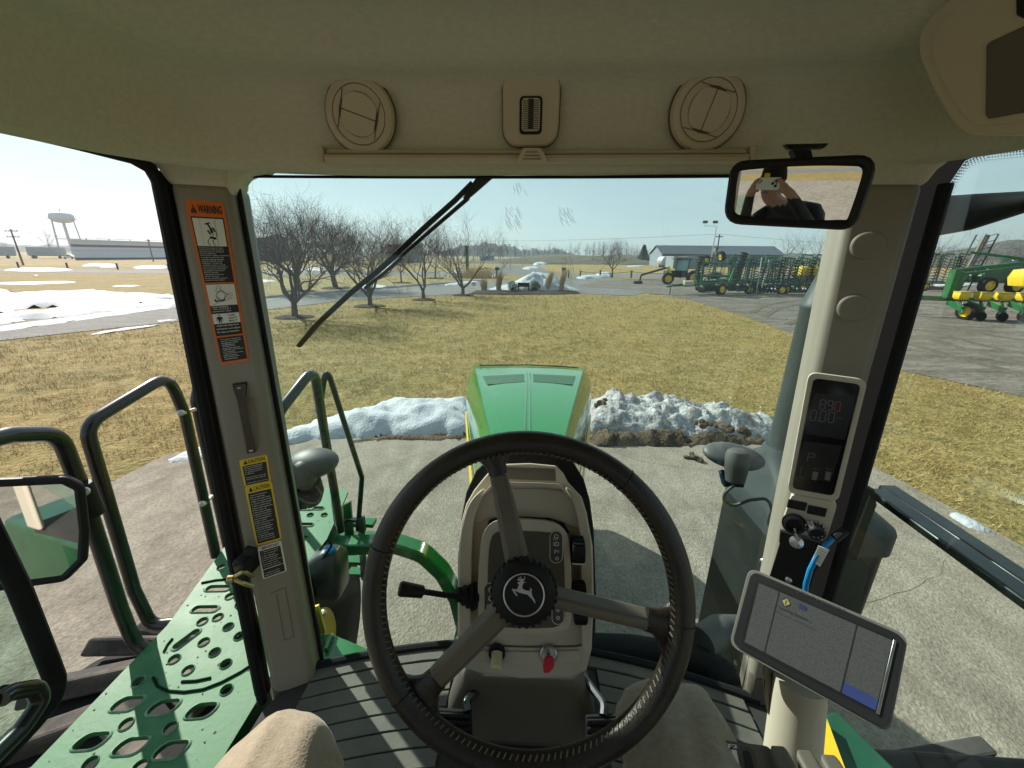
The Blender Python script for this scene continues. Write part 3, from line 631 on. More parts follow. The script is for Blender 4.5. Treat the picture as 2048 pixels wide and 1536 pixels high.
# evergreen
ev = thing('spruce_tree', 'dark conical evergreen beside the long grey barn', 'tree', P(1285, 528, Y=150)*1.0)
NEED = mat('spruce_needles', (.018, .045, .022), .9, col2=(.035, .07, .035), vscale=1)
b = P(1285, 528, Y=150); b.z = 0; H = P(1285, 489, Y=150).z; BASE[ev.name] = V(b); ev.location = b
MB().tube([b, b+V((0, 0, H*.9))], [.3, .05], 6).obj('trunk', FARBARK, ev)
mb = MB(); rr = random.Random(3)
for i in range(1300):
    t = rr.random()**.8; z = H*(.08+.92*t); rad = (1-t)*H*.36*rr.uniform(.5, 1.1)+.15; a = rr.random()*6.28; c = b+V((rad*math.cos(a), rad*math.sin(a), z)); d_ = V((math.cos(a), math.sin(a), -.35)); sd = V((-math.sin(a), math.cos(a), 0)); l_ = .35+.5*(1-t)
    mb.add([c-sd*l_*.45, c+sd*l_*.45, c+d_*l_*1.3], [(0, 1, 2)])
mb.obj('crown', NEED, ev, smooth=0, fix=False)

# ================================================================ planting at the end of the lawn
STRAWG = mat('straw_grass', (.40, .29, .165), .9, col2=(.56, .43, .27), vscale=4)
heap('mulch_bed', G((935, 589), (1000, 590), (1100, 590), (1165, 588), (1150, 582), (950, 582)), .08, MULCH, 'dark mulch bed under the grass clumps and low sign', 'mulch bed', seed=3, res=.25, edge=.4, nz=.4, fr=3)
for i, (x, y, w_, h_, ln, lb) in enumerate([(968, 583, .55, 1.15, 0, 'squat tan grass clump, leftmost of the four'), (997, 583, .42, 1.75, .18, 'tall tan grass clump left of the snow pile'), (1094, 582, .42, 1.7, .5, 'tan grass clump leaning right beside the right shrub'), (1122, 582, .40, 1.9, .38, 'rightmost tan grass clump before the snow pile'), ]):
    b = P(x, y, Z=0); mb = MB(); rr = random.Random(40+i)
    for k in range(230):
        a = rr.random()*6.28; q = w_*.42*math.sqrt(rr.random()); p = b+V((q*math.cos(a), q*math.sin(a), 0)); hh = h_*rr.uniform(.6, 1.05); tip = p+V((ln*hh*.45+rr.gauss(0, .10), rr.gauss(0, .10), hh)); m_ = (p+tip)/2+V((-ln*.12, 0, .05)); wd = .013; hh *= .9
        mb.add([p-V((wd, 0, 0)), p+V((wd, 0, 0)), m_+V((wd, 0, 0)), m_-V((wd, 0, 0)), tip+V((ln*.1, 0, -.02))], [(0, 1, 2, 3), (3, 2, 4)])
    mb.obj('ornamental_grass', STRAWG, smooth=0, fix=False, label=lb, cat='grass clump', group='ornamental grass clumps')
b = P(948, 556, Z=0); mb = MB(); rr = random.Random(50)
for k in range(700):
    p = b+V((rr.gauss(0, 1.3), rr.gauss(0, .6), 0)); hh = rr.uniform(.7, 1.7); tip = p+V((rr.gauss(.2, .25), rr.gauss(0, .2), hh)); mb.add([p-V((.03, 0, 0)), p+V((.03, 0, 0)), tip], [(0, 1, 2)])
mb.obj('ornamental_grass', STRAWG, smooth=0, fix=False, label='wide brown grass thicket far across the drive by the green pole', cat='grass clump', group='ornamental grass clumps')
SHRUB = mat('shrub_leaf', (.020, .045, .018), .8, col2=(.045, .085, .03), vscale=5)
for i, (x, lb) in enumerate(((1025, 'round dark evergreen shrub left of the low sign'), (1070, 'round dark evergreen shrub right of the low sign'))):
    b = P(x, 583, Z=0); t = thing('shrub', lb, 'shrub', b, 'shrubs by the sign'); mb = MB(); rr = random.Random(60+i)
    for k in range(900):
        d_ = V((rr.gauss(0, 1), rr.gauss(0, 1), rr.gauss(0, 1))).normalized(); q = (.55+.45*rr.random())
        c = b+V((d_.x*.45*q, d_.y*.4*q, .42+d_.z*.42*q)); u = V((rr.gauss(0, 1), rr.gauss(0, 1), rr.gauss(0, 1))).normalized(); w_ = d_.cross(u).normalized(); mb.add([c-u*.05, c+w_*.04, c+u*.05+d_*.04], [(0, 1, 2)])
    mb.obj('foliage', SHRUB, t, smooth=0, fix=False); MB().tube([b, b+V((0, 0, .5))], .03, 5).obj('stem', BARK, t)
sg = thing('sign_board', 'low dark sign board between the two shrubs', 'sign', P(1047, 584, Z=0))
q = P(1047, 583, Z=0); DKW = mat('dark_sign', (.03, .022, .02), .6)
MB().box(q+V((0, 0, .55)), (1.0, .08, .34)).obj('panel', DKW, sg, bev=.01)
for s_ in (-1, 1): MB().box(q+V((s_*.42, 0, .2)), (.08, .07, .4)).obj('post', DKW, sg)
sg = thing('yard_sign', 'small pale yard sign left of the grass clumps', 'sign', P(948, 580, Z=0)); q = P(948, 580, Z=0)
MB().box(q+V((0, 0, .5)), (.36, .02, .28)).obj('panel', mat('pale_sign', (.45, .45, .43), .6), sg); MB().box(q+V((0, .01, .2)), (.02, .02, .4)).obj('stake', STEEL, sg)

# ================================================================ posts, poles, wires
WOODP = mat('weathered_wood', (.11, .085, .065), .9, var=.2, vscale=3, stretch=(1, 1, .2))
GALV = mat('galvanised_steel', (.45, .46, .46), .5, metal=.4, var=.1)
def post_at(x, y, h, lb, r_=.09, cap=None):
    b = P(x, y, Z=0); t = MB().tube([b, b+V((0, 0, h))], r_, 8).obj('bollard_post', WOODP, label=lb, cat='post', group='posts along the county road'); return b
PX = [(38, 536), (136, 538), (236, 539), (338, 541), (643, 547), (745, 548), (850, 553), (957, 553), (1200, 555), (1262, 556)]
for i, (x, y) in enumerate(PX): post_at(x, y, 1.0, ORD[i]+' short dark post from the left along the county road', .13)
rw = thing('rope_fence', 'low rope fence strung between posts on the right verge', 'fence', P(1180, 556, Z=0)); bs = [P(x, y, Z=0) for x, y in ((1137, 556), (1160, 556), (1262, 556), (1360, 557), (1470, 558))]
for a in bs: MB().tube([a, a+V((0, 0, 1.0))], .10, 8).obj('post', WOODP, rw)
for a, b in zip(bs[1:], bs[2:]): MB().tube([a+(b-a)*t+V((0, 0, .85-.25*math.sin(math.pi*t))) for t in (0, .25, .5, .75, 1)], .03, 5).obj('rope', WOODP, rw)
for x, lb in ((993, 'dark mailbox post at the drive mouth, left of the snow pile'), (1125, 'dark mailbox post right of the snow pile')):
    b = P(x, 557, Z=0); t = thing('mailbox', lb, 'mailbox', b); MB().box(b+V((0, 0, .55)), (.14, .14, 1.1)).obj('post', WOODP, t); MB().box(b+V((.1, -.2, 1.2)), (.5, .6, .4)).obj('box', BLACK, t, bev=.08)
def lamp_post(x, yb, yt, Y, lb, heads):
    b = P(x, yb, Y=Y); b.z = 0; top = P(x, yt, Y=Y); t = thing('light_pole', lb, 'light pole', b); MB().tube([b, V((b.x, b.y, top.z))], [.13, .08], 8).obj('pole', GALV, t)
    for dx in heads: MB().box(V((b.x+dx, b.y, top.z)), (abs(dx)*1.2+.3, .3, .14)).obj('lamp_head', GREYP, t)
    return t, b, top
lamp_post(1020, 543, 489, 92, 'dark slender street light pole left of the far trees', (-.3,)); lamp_post(1046, 527, 493, 128, 'second slender light pole farther along the side road', (-.3,)); lamp_post(948, 535, 492, 110, 'thin grey pole behind the fourth crabapple', (.2,))
b = P(935, 546, Y=62); b.z = 0; tp = P(933, 491, Y=62); MB().box(V((b.x, b.y, tp.z/2)), (.42, .42, tp.z)).obj('sign_pylon', mat('pylon_green', (.02, .08, .04), .5), label='tall narrow green sign pylon behind the fourth crabapple', cat='sign', bev=.03)
t, b, tp = lamp_post(1419, 541, 452, 88, 'tall yard light pole with two floodlight heads by the barn', ())
MB().beam(tp+V((-1.1, 0, 0)), tp+V((1.1, 0, 0)), .08, .08).obj('cross_arm', GALV, t)
for s_ in (-1, 1): MB().beam(tp+V((s_*1.0, 0, 0)), tp+V((s_*1.0, 0, .5)), .06, .06).obj('bracket', GALV, t); MB().box(tp+V((s_*1.0, -.1, .75)), (.95, .25, .5)).obj('floodlight', GREYP, t, bev=.03)
def util_pole(x, yb, xt, yt, Y, lb, arms):
    b = P(x, yb, Y=Y); b.z = 0; z = P(xt, yt, Y=Y).z; t = thing('utility_pole', lb, 'utility pole', b); MB().tube([b, V((b.x, b.y, z))], [.17, .11], 8).obj('pole', WOODP, t)
    for dz, w_ in arms:
        MB().beam(V((b.x-w_, b.y-.1, z-dz)), V((b.x+w_, b.y+.1, z-dz)), .12, .12).obj('cross_arm', WOODP, t)
        for q in (-.9, -.3, .3, .9): MB().lathe([(.05, 0), (.07, .08), (.03, .18), (0, .18)], V((b.x+q*w_, b.y, z-dz+.06)), (0, 0, 1), 6).obj('insulator', GREYP, t)
    return t, V((b.x, b.y, z))
_, u1 = util_pole(1427, 546, 1432, 468, 82, 'wooden utility pole with transformers beside the yard light', ((.5, .7), (2.6, .6)))
t_, u2 = util_pole(47, 531, 27, 458, 80, 'wooden utility pole with two cross arms at the left edge', ((.4, 1.3), (1.5, 1.3)))
_, u3 = util_pole(308, 527, 299, 478, 118, 'dark utility pole in front of the red-striped warehouse', ((.4, .6),))
tb = V((u1.x, u1.y, u1.z-3.2)); 
for s_ in (-1, 1): MB().lathe([(.2, 0), (.22, .1), (.22, .6), (.18, .66), (0, .66)], tb+V((s_*.4, 0, 0)), (0, 0, 1), 10).obj('transformer', GALV, bpy.data.objects['utility_pole'])
def wire(a, b, sag, r_=.02):
    MB().tube([a+(b-a)*t-V((0, 0, sag*4*t*(1-t))) for t in [i/10 for i in range(11)]], r_, 4).obj('power_line', mat('wire_grey', (.12, .13, .14), .6), label=WL.pop(0), cat='power line')
WL = ['thin power line sagging left from the right utility pole', 'thin power line running right from the right utility pole', 'faint power line on the left, leaving the two-arm pole']
wire(u1, u1+V((-120, 55, 3)), 2.2); wire(u1, u1+V((90, 12, -1)), 1.5); wire(u2, u3+V((0, 0, 1)), 1.5)

# ================================================================ far buildings on the left
WALLW = mat('white_blue_cladding', (.66, .73, .82), .6, var=.05, vscale=1.5, bump=.3, bscale=6, stretch=(4, 4, .05)); REDB = mat('maroon_band', (.16, .045, .05), .6); ROOFW = mat('snowy_roof', (.78, .80, .82), .7); DKB = mat('dark_base', (.05, .055, .065), .8)
A = P(151, 520, Z=0); B = P(352, 518.2, Z=0); wd = (B-A).normalized(); B = A+wd*60; Hh = P(143, 480, Y=A.y).z
W_ = thing('warehouse', 'long white warehouse with dark red band at the left', 'building', (A+B)/2)
rdir = V((A.x, A.y, 0)).normalized(); bk_ = rdir*34; fn = V((wd.y, -wd.x, 0)); fn = fn if fn.dot(-A) > 0 else -fn
def slab(z0, z1, m_, nm, off=0.0, back=None, over=0.0):
    a, b = A+fn*off-wd*over, B+fn*off+wd*over; bk2 = back if back is not None else -fn*.1
    MB().prism([p+V((0, 0, z1)) for p in (a, b, b+bk2, a+bk2)], (0, 0, 1), z1-z0).obj(nm, m_, W_, smooth=0)
slab(0, Hh, WALLW, 'wall', 0, bk_); slab(Hh-2.0, Hh-1.3, REDB, 'red_band', .1); slab(0, .7, DKB, 'base_course', .1); slab(Hh, Hh+.3, ROOFW, 'roof', .3, bk_, .2); slab(Hh-3.2, Hh-3.05, mat('trim_blue', (.38, .44, .52), .6), 'trim_line', .08)
for i in range(8): p = A+wd*(5+7*i)+bk_*.1; MB().tube([p+V((0, 0, Hh)), p+V((0, 0, Hh+.9))], .15, 6).obj('roof_vent', DKB, W_)
MB().beam(A+wd*8+bk_*.1+V((0, 0, Hh+.8)), B+bk_*.1+V((0, 0, Hh+.8)), .12, .12).obj('roof_pipe', DKB, W_)
MB().tube([A+wd*50+bk_*.2+V((0, 0, Hh)), A+wd*50+bk_*.2+V((0, 0, Hh+3))], .3, 8).obj('flue', DKB, W_)
for i, (x0, x1, lb) in enumerate(((-60, 36, 'grey semi trailer parked far left'), (58, 136, 'grey semi trailer parked under the water tower'))):
    a, b = P(x0, 517, Z=0), P(x1, 517, Z=0); d_ = (b-a).normalized(); nn = V((-d_.y, d_.x, 0)); L = min((b-a).length, 26); t = thing('semi_trailer', lb, 'trailer', (a+b)/2)
    MB().box((a+b)/2+V((0, 0, 2.6)), (L, 2.6, 2.9), (d_, nn, V((0, 0, 1)))).obj('box_body', mat('trailer_grey', (.36, .39, .43), .6, var=.05), t, smooth=0)
    for q in (-.38, -.32, .3): MB().lathe([(.5, -.15), (.5, .15), (.2, .16), (0, .16)], (a+b)/2+d_*L*q-nn*1.1+V((0, 0, .5)), nn, 14).obj('wheel', RUBBER, t)
    MB().box((a+b)/2+V((0, 0, 1.05)), (L*.95, .8, .2), (d_, nn, V((0, 0, 1)))).obj('chassis', DKB, t)
a = P(143, 518, Z=0); t = thing('parked_car', 'white car parked at the warehouse corner', 'car', a); WCAR = mat('white_car_paint', (.7, .72, .74), .3, coat=.5)
sd = V((1, 0, 0)); prof = [(-2.2, .4), (-2.25, .8), (-1.5, 1.0), (-.9, 1.45), (.7, 1.5), (1.4, 1.05), (2.2, .9), (2.25, .4)]
MB().prism([a+V((x, -.85, z)) for x, z in prof], (0, -1, 0), 1.7).obj('body', WCAR, t, bev=.1)
for q in (-1.4, 1.4): MB().lathe([(.33, -.1), (.33, .1), (.2, .11), (0, .11)], a+V((q, -.85, .33)), (0, 1, 0), 14).obj('wheel', RUBBER, t)
MB().prism([a+V((x, -.87, z)) for x, z in ((-.85, 1.05), (-.75, 1.36), (.6, 1.4), (1.1, 1.05))], (0, -1, 0), .02).obj('side_glass', SCREENG, t) if False else MB().prism([a+V((x, -.87, z)) for x, z in ((-.85, 1.05), (-.75, 1.36), (.6, 1.4), (1.1, 1.05))], (0, -1, 0), .02).obj('side_glass', BLACK, t)
# water tower
Yt = 300; c = P(125, 440, Y=Yt); WT = thing('water_tower', 'pale water tower on tall legs at the left', 'water tower', V((c.x, c.y, 0))); WTM = mat('tower_paint', (.45, .50, .55), .6, var=.05)
rd = (P(141, 436, Y=Yt)-P(105, 434, Y=Yt)).length/2; zt = P(122, 424, Y=Yt).z; zb = P(125, 446, Y=Yt).z; hh = zt-zb
MB().lathe([(.02*rd, zb-.02*hh), (.45*rd, zb+.02*hh), (.8*rd, zb+.14*hh), (.97*rd, zb+.36*hh), (1.0*rd, zb+.5*hh), (.97*rd, zb+.7*hh), (.82*rd, zb+.88*hh), (.4*rd, zb+.98*hh), (.02*rd, zt)], (c.x, c.y, 0), (0, 0, 1), 28).obj('tank', WTM, WT, smooth=60)
MB().lathe([(1.03*rd, zb+.34*hh), (1.09*rd, zb+.34*hh), (1.09*rd, zb+.40*hh), (1.03*rd, zb+.40*hh)], (c.x, c.y, 0), (0, 0, 1), 28).obj('balcony', WTM, WT)
MB().tube([V((c.x, c.y, zt)), V((c.x, c.y, zt+2.5))], .3, 6).obj('finial', WTM, WT)
for k in range(6):
    a = k*math.pi/3+.3; MB().tube([V((c.x+rd*.92*math.cos(a), c.y+rd*.92*math.sin(a), zb+.3*hh)), V((c.x+rd*1.12*math.cos(a), c.y+rd*1.12*math.sin(a), 0))], .36, 8).obj('leg', WTM, WT)
MB().tube([V((c.x, c.y, 0)), V((c.x, c.y, zb))], .9, 10).obj('riser_pipe', WTM, WT)
MB().tube([V((c.x+rd*1.03*math.cos(k*math.pi/3+.3), c.y+rd*1.03*math.sin(k*math.pi/3+.3), zb*.5)) for k in range(6)], .25, 5, loop=True).obj('tie_ring', WTM, WT)
for i, (x0, x1, yt, m_, lb) in enumerate(((468, 560, 474, (.16, .17, .19), 'long dark hall behind the nearest crabapple trees'), (770, 838, 488, (.20, .21, .23), 'lower dark shed behind the middle crabapple trees'))):
    a, b = P(x0, 520, Y=140), P(x1, 520, Y=150); z = P(x0, yt, Y=140).z; t = thing('far_shed', lb, 'building', V(((a.x+b.x)/2, 145, 0))); mt_ = mat('dark_cladding_%d' % i, m_, .7, var=.08)
    MB().box(V(((a.x+b.x)/2, 150, z/2)), (b.x-a.x, 14, z)).obj('wall', mt_, t, smooth=0); MB().prism([V((a.x-.5, 142.5, z)), V((a.x-.5, 150, z+1.6)), V((a.x-.5, 157.5, z))], (-1, 0, 0), b.x-a.x+1).obj('roof', mat('shed_roof_grey', (.20, .21, .22), .6), t, smooth=0)
    for k in range(5): MB().box(V((a.x+(b.x-a.x)*(k+.5)/5, 142.9, 1.7)), ((b.x-a.x)/9, .2, 3.2)).obj('door', mat('shed_door', (.2, .22, .25), .6), t, smooth=0)
t = thing('pipe_rack', 'row of small white equipment units far behind the fourth crabapple', 'equipment', P(975, 524, Z=0))
for k in range(5): q = P(962+k*6, 524, Y=150); MB().box(V((q.x, q.y, 1.3)), (1.0, 1.2, 2.6)).obj('unit', mat('unit_grey', (.30, .34, .38), .6), t, bev=.05)

# ================================================================ barn, tanks and sheds on the right
Yb = 128; BR = thing('barn', 'long grey barn with dark roof behind the implements', 'building', P(1400, 535, Y=Yb)); GW = mat('shaded_blue_siding', (.15, .18, .21), .6, var=.05, bump=.3, bscale=5, stretch=(4, 4, .05)); GR = mat('dark_roof_sheet', (.075, .085, .105), .5, var=.08, bump=.3, bscale=4, stretch=(4, .05, 1))  # wall siding colour darkened to stand for the barn's shaded side
x0, x1 = P(1322, 535, Y=Yb).x, P(1562, 535, Y=Yb).x; ze = P(1322, 507, Y=Yb).z; zr = P(1316, 495, Y=Yb).z; dpt = 13
MB().box(V(((x0+x1)/2, Yb+dpt/2, ze/2)), (x1-x0, dpt, ze)).obj('wall', GW, BR, smooth=0)
MB().prism([V((x0, Yb, ze)), V((x0, Yb+dpt, ze)), V((x0, Yb+dpt/2, zr+.6))], (-1, 0, 0), x1-x0).obj('gable', mat('gable_pale', (.20, .24, .265), .6), BR, smooth=0)
for s_ in (0, 1): a = V((x0-.4, Yb-.5+s_*(dpt+1), ze-.15)); r_ = V((x0-.4, Yb+dpt/2, zr+.75)); MB().add([a, a+V((x1-x0+.8, 0, 0)), r_+V((x1-x0+.8, 0, 0)), r_], [(0, 1, 2, 3)]).obj('roof', GR, BR, smooth=0, solid=.12)
MB().box(V((x0-.03, Yb+dpt/2, ze/2)), (.1, dpt-.2, ze)).obj('end_wall', MATS['gable_pale'], BR, smooth=0)
for i, x in enumerate((1326, 1336)):
    q = P(x, 532, Y=115); t = thing('storage_tank', ('left' if i == 0 else 'right')+' of two silver horizontal tanks before the barn', 'tank', V((q.x, 115, 0)))
    MB().lathe([(.2, -2.4), (1.0, -2.2), (1.25, -1.9), (1.25, 1.9), (1.0, 2.2), (.2, 2.4)], V((q.x, 115, 1.7)), (0, 1, 0), 20).obj('shell', GALV, t, smooth=50)
    for s_ in (-1.2, 1.2): MB().box(V((q.x, 115+s_, .3)), (1.6, .3, .6)).obj('saddle', DKB, t)
for i, (xa, xb, lb) in enumerate(((1345, 1369, 'pale shed end, left one beside the silver tanks'), (1370, 1393, 'pale shed end, right one beside the silver tanks'))):
    a, b = P(xa, 536, Y=105), P(xb, 536, Y=105); z = P(xa, 514, Y=105).z; t = thing('shed', lb, 'shed', V(((a.x+b.x)/2, 105, 0))); MB().box(V(((a.x+b.x)/2, 108, z/2)), (b.x-a.x-.1, 6, z)).obj('wall', MATS['gable_pale'], t, smooth=0); MB().box(V(((a.x+b.x)/2, 108, z+.06)), (b.x-a.x, 6.3, .12)).obj('roof', GALV, t, smooth=0); MB().box(V(((a.x+b.x)/2, 104.96, z*.45)), ((b.x-a.x)*.7, .06, z*.85)).obj('door', GW, t, smooth=0)

# ================================================================ farm implements on the lot
IGR = mat('implement_green', (.009, .12, .030), .35, var=.15, vscale=3, coat=.3); IYE = mat('implement_yellow', (.72, .50, .02), .4, var=.1, coat=.2); DISC = mat('worn_disc_steel', (.03, .03, .033), .45, metal=.5, col2=(.10, .10, .10), vscale=6); TINE = mat('tine_black', (.018, .02, .021), .6)
def wheel(par, c, r_, w_, ax=(1, 0, 0)):
    ax = V(ax).normalized(); t = MB().lathe([(r_*.6, -w_/2), (r_*.92, -w_/2), (r_, -w_*.3), (r_, w_*.3), (r_*.92, w_/2), (r_*.6, w_/2)], c, ax, 20, caps=False).obj('tyre', RUBBER, par, smooth=50)
    MB().lathe([(0, -w_*.42), (r_*.2, -w_*.42), (r_*.5, -w_*.2), (r_*.6, -w_*.48), (r_*.62, -w_*.4), (r_*.62, w_*.4), (r_*.6, w_*.48), (r_*.5, w_*.2), (r_*.2, w_*.42), (0, w_*.42)], c, ax, 20).obj('rim', IYE, t)
def gang(par, a, b, n_, r_, nm='disc_gang'):
    mb = MB(); a, b = V(a), V(b); d_ = (b-a).normalized(); mb.tube([a, b], .035, 6)
    for i in range(n_): c = a+(b-a)*((i+.5)/n_); mb.lathe([(.04, -.02), (r_*.6, .01), (r_, .05), (r_, .058), (r_*.6, .02), (.04, -.01)], c, d_, 12)
    return mb.obj(nm, DISC, par, smooth=30, fix=False, kind='stuff')
def tines(par, a, b, n_, L, sw=(0, -.25), nm='tine_row'):
    mb = MB(); a, b = V(a), V(b); mb.tube([a, b], .05, 5)
    for i in range(n_): c = a+(b-a)*((i+.5)/n_); mb.tube([c, c+V((sw[0]*.3, -.18, -L*.4)), c+V((sw[0], sw[1], -L))], .025, 4)
    return mb.obj(nm, TINE, par, smooth=0, fix=False, kind='stuff')
def bar(par, a, b, w_=.14, h_=.14, m_=None, nm='frame_beam'): MB().beam(a, b, w_, h_, (0, 0, 1) if abs((V(b)-V(a)).normalized().z) < .9 else (0, 1, 0)).obj(nm, m_ or IGR, par, smooth=0, bev=.012, bseg=1)
# disc harrow, wings folded up
o = P(1440, 590, Z=0); M2 = thing('disc_harrow', 'green disc harrow with raised wings and yellow-rimmed wheel on the gravel', 'implement', o)
ex = V((.93, .36, 0)).normalized(); ey = V((-ex.y, ex.x, 0))
def L2(x, y, z): return o+ex*x+ey*y+V((0, 0, z))
wheel(M2, L2(0, 0, .46), .46, .34, ey); wheel(M2, L2(.2, 2.2, .46), .46, .34, ey); wheel(M2, L2(-.3, 1.8, 2.6), .42, .3, ey); wheel(M2, L2(.9, 1.4, 2.95), .42, .3, V((1, .2, .3))); wheel(M2, L2(3.9, .4, .44), .44, .32, ey)
bar(M2, L2(-3.2, .6, .75), L2(5.0, .6, .95), .16, .2); bar(M2, L2(-1.2, 1.8, .9), L2(5.0, 1.8, 1.0), .16, .2); bar(M2, L2(-3.6, 1.2, .7), L2(-1.2, .6, .9), .14, .16); bar(M2, L2(-3.6, 1.2, .7), L2(-1.2, 1.8, .9), .14, .16); bar(M2, L2(-4.3, 1.2, .62), L2(-3.3, 1.2, .72), .1, .12); bar(M2, L2(-3.9, 1.2, .0), L2(-3.9, 1.2, .7), .08, .08)
for a, b in (((-1.6, .5, 1.45), (1.2, .5, 1.45)), ((-1.6, .5, .9), (-1.6, .5, 1.45)), ((1.2, .5, .9), (1.6, .5, 2.1)), ((1.6, .5, 2.1), (1.0, .6, 2.75)), ((-1.7, .7, 2.45), (1.9, .7, 2.35)), ((-1.6, .9, .95), (-1.9, .8, 2.5)), ((1.9, .9, 1.0), (2.1, .8, 2.5)), ((-.6, 1.6, 1.0), (-.8, 1.4, 2.6)), ((3.2, .7, 1.0), (3.4, .7, 2.4)), ((3.4, .7, 2.4), (5.2, .9, 2.3))): bar(M2, L2(*a), L2(*b), .13, .15)
gang(M2, L2(-2.0, .1, .55), L2(-.4, .1, .55), 8, .30); gang(M2, L2(.8, .1, .55), L2(5.4, .1, .55), 18, .28); gang(M2, L2(-1.6, 1.0, .55), L2(3.8, 1.2, .55), 18, .28); gang(M2, L2(5.0, 1.2, .5), L2(1.2, -.5, .5), 12, .24)
gang(M2, L2(-2.0, .6, 1.1), L2(-1.8, .7, 2.95), 9, .30); gang(M2, L2(-1.5, 1.2, 1.2), L2(-1.2, 1.2, 2.9), 9, .30); gang(M2, L2(1.9, .5, .9), L2(2.5, .6, 3.2), 11, .30); gang(M2, L2(2.7, 1.2, 1.0), L2(3.0, 1.2, 3.3), 11, .28); gang(M2, L2(-.4, 1.2, 1.4), L2(.8, 1.2, 1.5), 6, .30)
for p in ((-1.0, .3, 1.3), (.2, .3, 1.02), (2.0, .3, 1.0)): MB().box(L2(*p), (.16, .05, .12), (ex, ey, V((0, 0, 1)))).obj('hose_bracket', mat('red_bits', (.5, .03, .02), .5), M2)
MB().box(L2(-2.9, .4, .95), (.9, .3, .3), (ex, (ey+V((0, 0, .4))).normalized(), V((0, 0, 1)))).obj('hose_box', mat('pale_cover', (.45, .38, .28), .6), M2, bev=.04)
# folded field cultivators
def cultivator(x, y, lb, seed, wdt, hgt, yel=False):
    o = P(x, y, Z=0); rr = random.Random(seed); t = thing('field_cultivator', lb, 'implement', o); f = lambda a, b, c: o+V((a, b, c))
    bar(t, f(-.4, .2, .7), f(wdt, .9, .7)); bar(t, f(-.4, 1.6, .8), f(wdt, 2.2, .8))
    for k in range(3):
        xx = wdt*(k+.2)/3; bar(t, f(xx, .4, .7), f(xx+.1, .5, hgt), .12, .12); bar(t, f(xx, .4, hgt), f(xx+wdt/3.6, .6, hgt-.1), .12, .12)
    for k in range(6):
        xx = wdt*k/6; z0 = .7; mb = MB(); a = f(xx, .1+.2*rr.random(), z0); b = f(xx+.35*rr.uniform(-.4, 1), .4, hgt*rr.uniform(.85, 1.0)); mb.beam(a, b, .07, .07)
        for q in range(10): c = a+(b-a)*(q/10+.05); mb.tube([c, c+V((.22, -.15, .02)), c+V((.32, -.34, -.12))], .03, 4)
        mb.obj('tine_rack', TINE, t, smooth=0, fix=False, kind='stuff')
    for k in range(2): gang(t, f(wdt*(.25+.45*k), .0, .4), f(wdt*(.25+.45*k)+.2, .2, hgt*.95), 10, .24)
    wheel(t, f(.3, -.1, .40), .40, .3, (0, 1, 0)); wheel(t, f(wdt*.8, -.1, .40), .40, .3, (0, 1, 0)); gang(t, f(-.2, -.2, .3), f(wdt, .4, .3), 12, .22)
    if yel: MB().loft([[f(wdt*.78+a*s_, .8+b*s_, z) for a, b in ((-1, -.8), (1, -.8), (1, .8), (-1, .8))] for s_, z in ((.25, 1.1), (.75, 1.5), (.8, 2.1), (.5, 2.25))]).obj('seed_hopper', IYE, t, bev=.05)
    return t
cultivator(1488, 588, 'tine harrow with dark racks behind the disc harrow wheel', 1, 3.6, 2.9)
cultivator(1560, 588, 'green framed cultivator with tall disc columns left of exhaust stack', 2, 3.0, 2.9, True)
cultivator(1640, 592, 'cultivator with yellow hopper just behind the exhaust stack', 3, 3.2, 2.7, True)
cultivator(1452, 578, 'green and black cultivator wedged behind the disc harrow', 6, 4.5, 3.1)
cultivator(1590, 578, 'second row cultivator behind the yellow hopper', 7, 4.0, 3.2)
cultivator(1528, 582, 'low green cultivator between the disc harrow and tall columns', 8, 4.0, 2.6)
cultivator(1628, 584, 'rear green implement filling the gap before the exhaust stack', 9, 4.0, 2.9)
cultivator(1390, 566, 'dark cultivator parked behind the disc harrow hitch', 4, 5.5, 2.9)
cultivator(1838, 582, 'black tine cultivator seen past the right window edge', 5, 4.0, 3.4)
MB().tube([P(1512, 588, Y=34), P(1524, 515, Y=34)], .05, 5).obj('harrow_strut', GALV, bpy.data.objects['disc_harrow']); MB().tube([P(1520, 588, Y=34.5), P(1538, 520, Y=34.5)], .05, 5).obj('harrow_strut', GALV, bpy.data.objects['disc_harrow'])
# backhoe loader
o = P(1336, 569, Z=0); t = thing('backhoe_loader', 'small yellow backhoe with dark boom at the lot edge', 'backhoe', o); f = lambda a, b, c: o+V((a, b, c))
wheel(t, f(-.1, 0, .62), .62, .45, (0, 1, 0)); wheel(t, f(2.6, 0, .75), .75, .5, (0, 1, 0)); MB().box(f(.9, .8, 1.1), (2.2, 1.4, .7)).obj('body', TINE, t, bev=.06); bar(t, f(.2, .2, 1.0), f(-.2, .2, 1.9), .3, .25, IYE)
bar(t, f(-.2, .3, 1.75), f(-2.9, .3, .95), .18, .2, TINE, 'boom'); bar(t, f(-2.9, .3, .95), f(-3.0, .3, .25), .16, .16, TINE, 'stick'); MB().box(f(-3.2, .3, .18), (.9, .7, .3)).obj('bucket', TINE, t, bev=.05)
for a, b in (((.7, 0), (.7, 1.2)), ((2.0, 0), (2.0, 1.2))): bar(t, f(a[0], .3+a[1], 1.4), f(a[0]+.1, .3+a[1], 2.6), .08, .08, TINE, 'cab_post')
bar(t, f(.6, .9, 2.65), f(2.3, .9, 2.65), 1.4, .12, TINE, 'cab_roof'); MB().box(f(1.4, .45, 2.0), (1.2, .02, 1.1)).obj('cab_glass', mat('pale_cab_glass', (.35, .48, .50), .2), t)
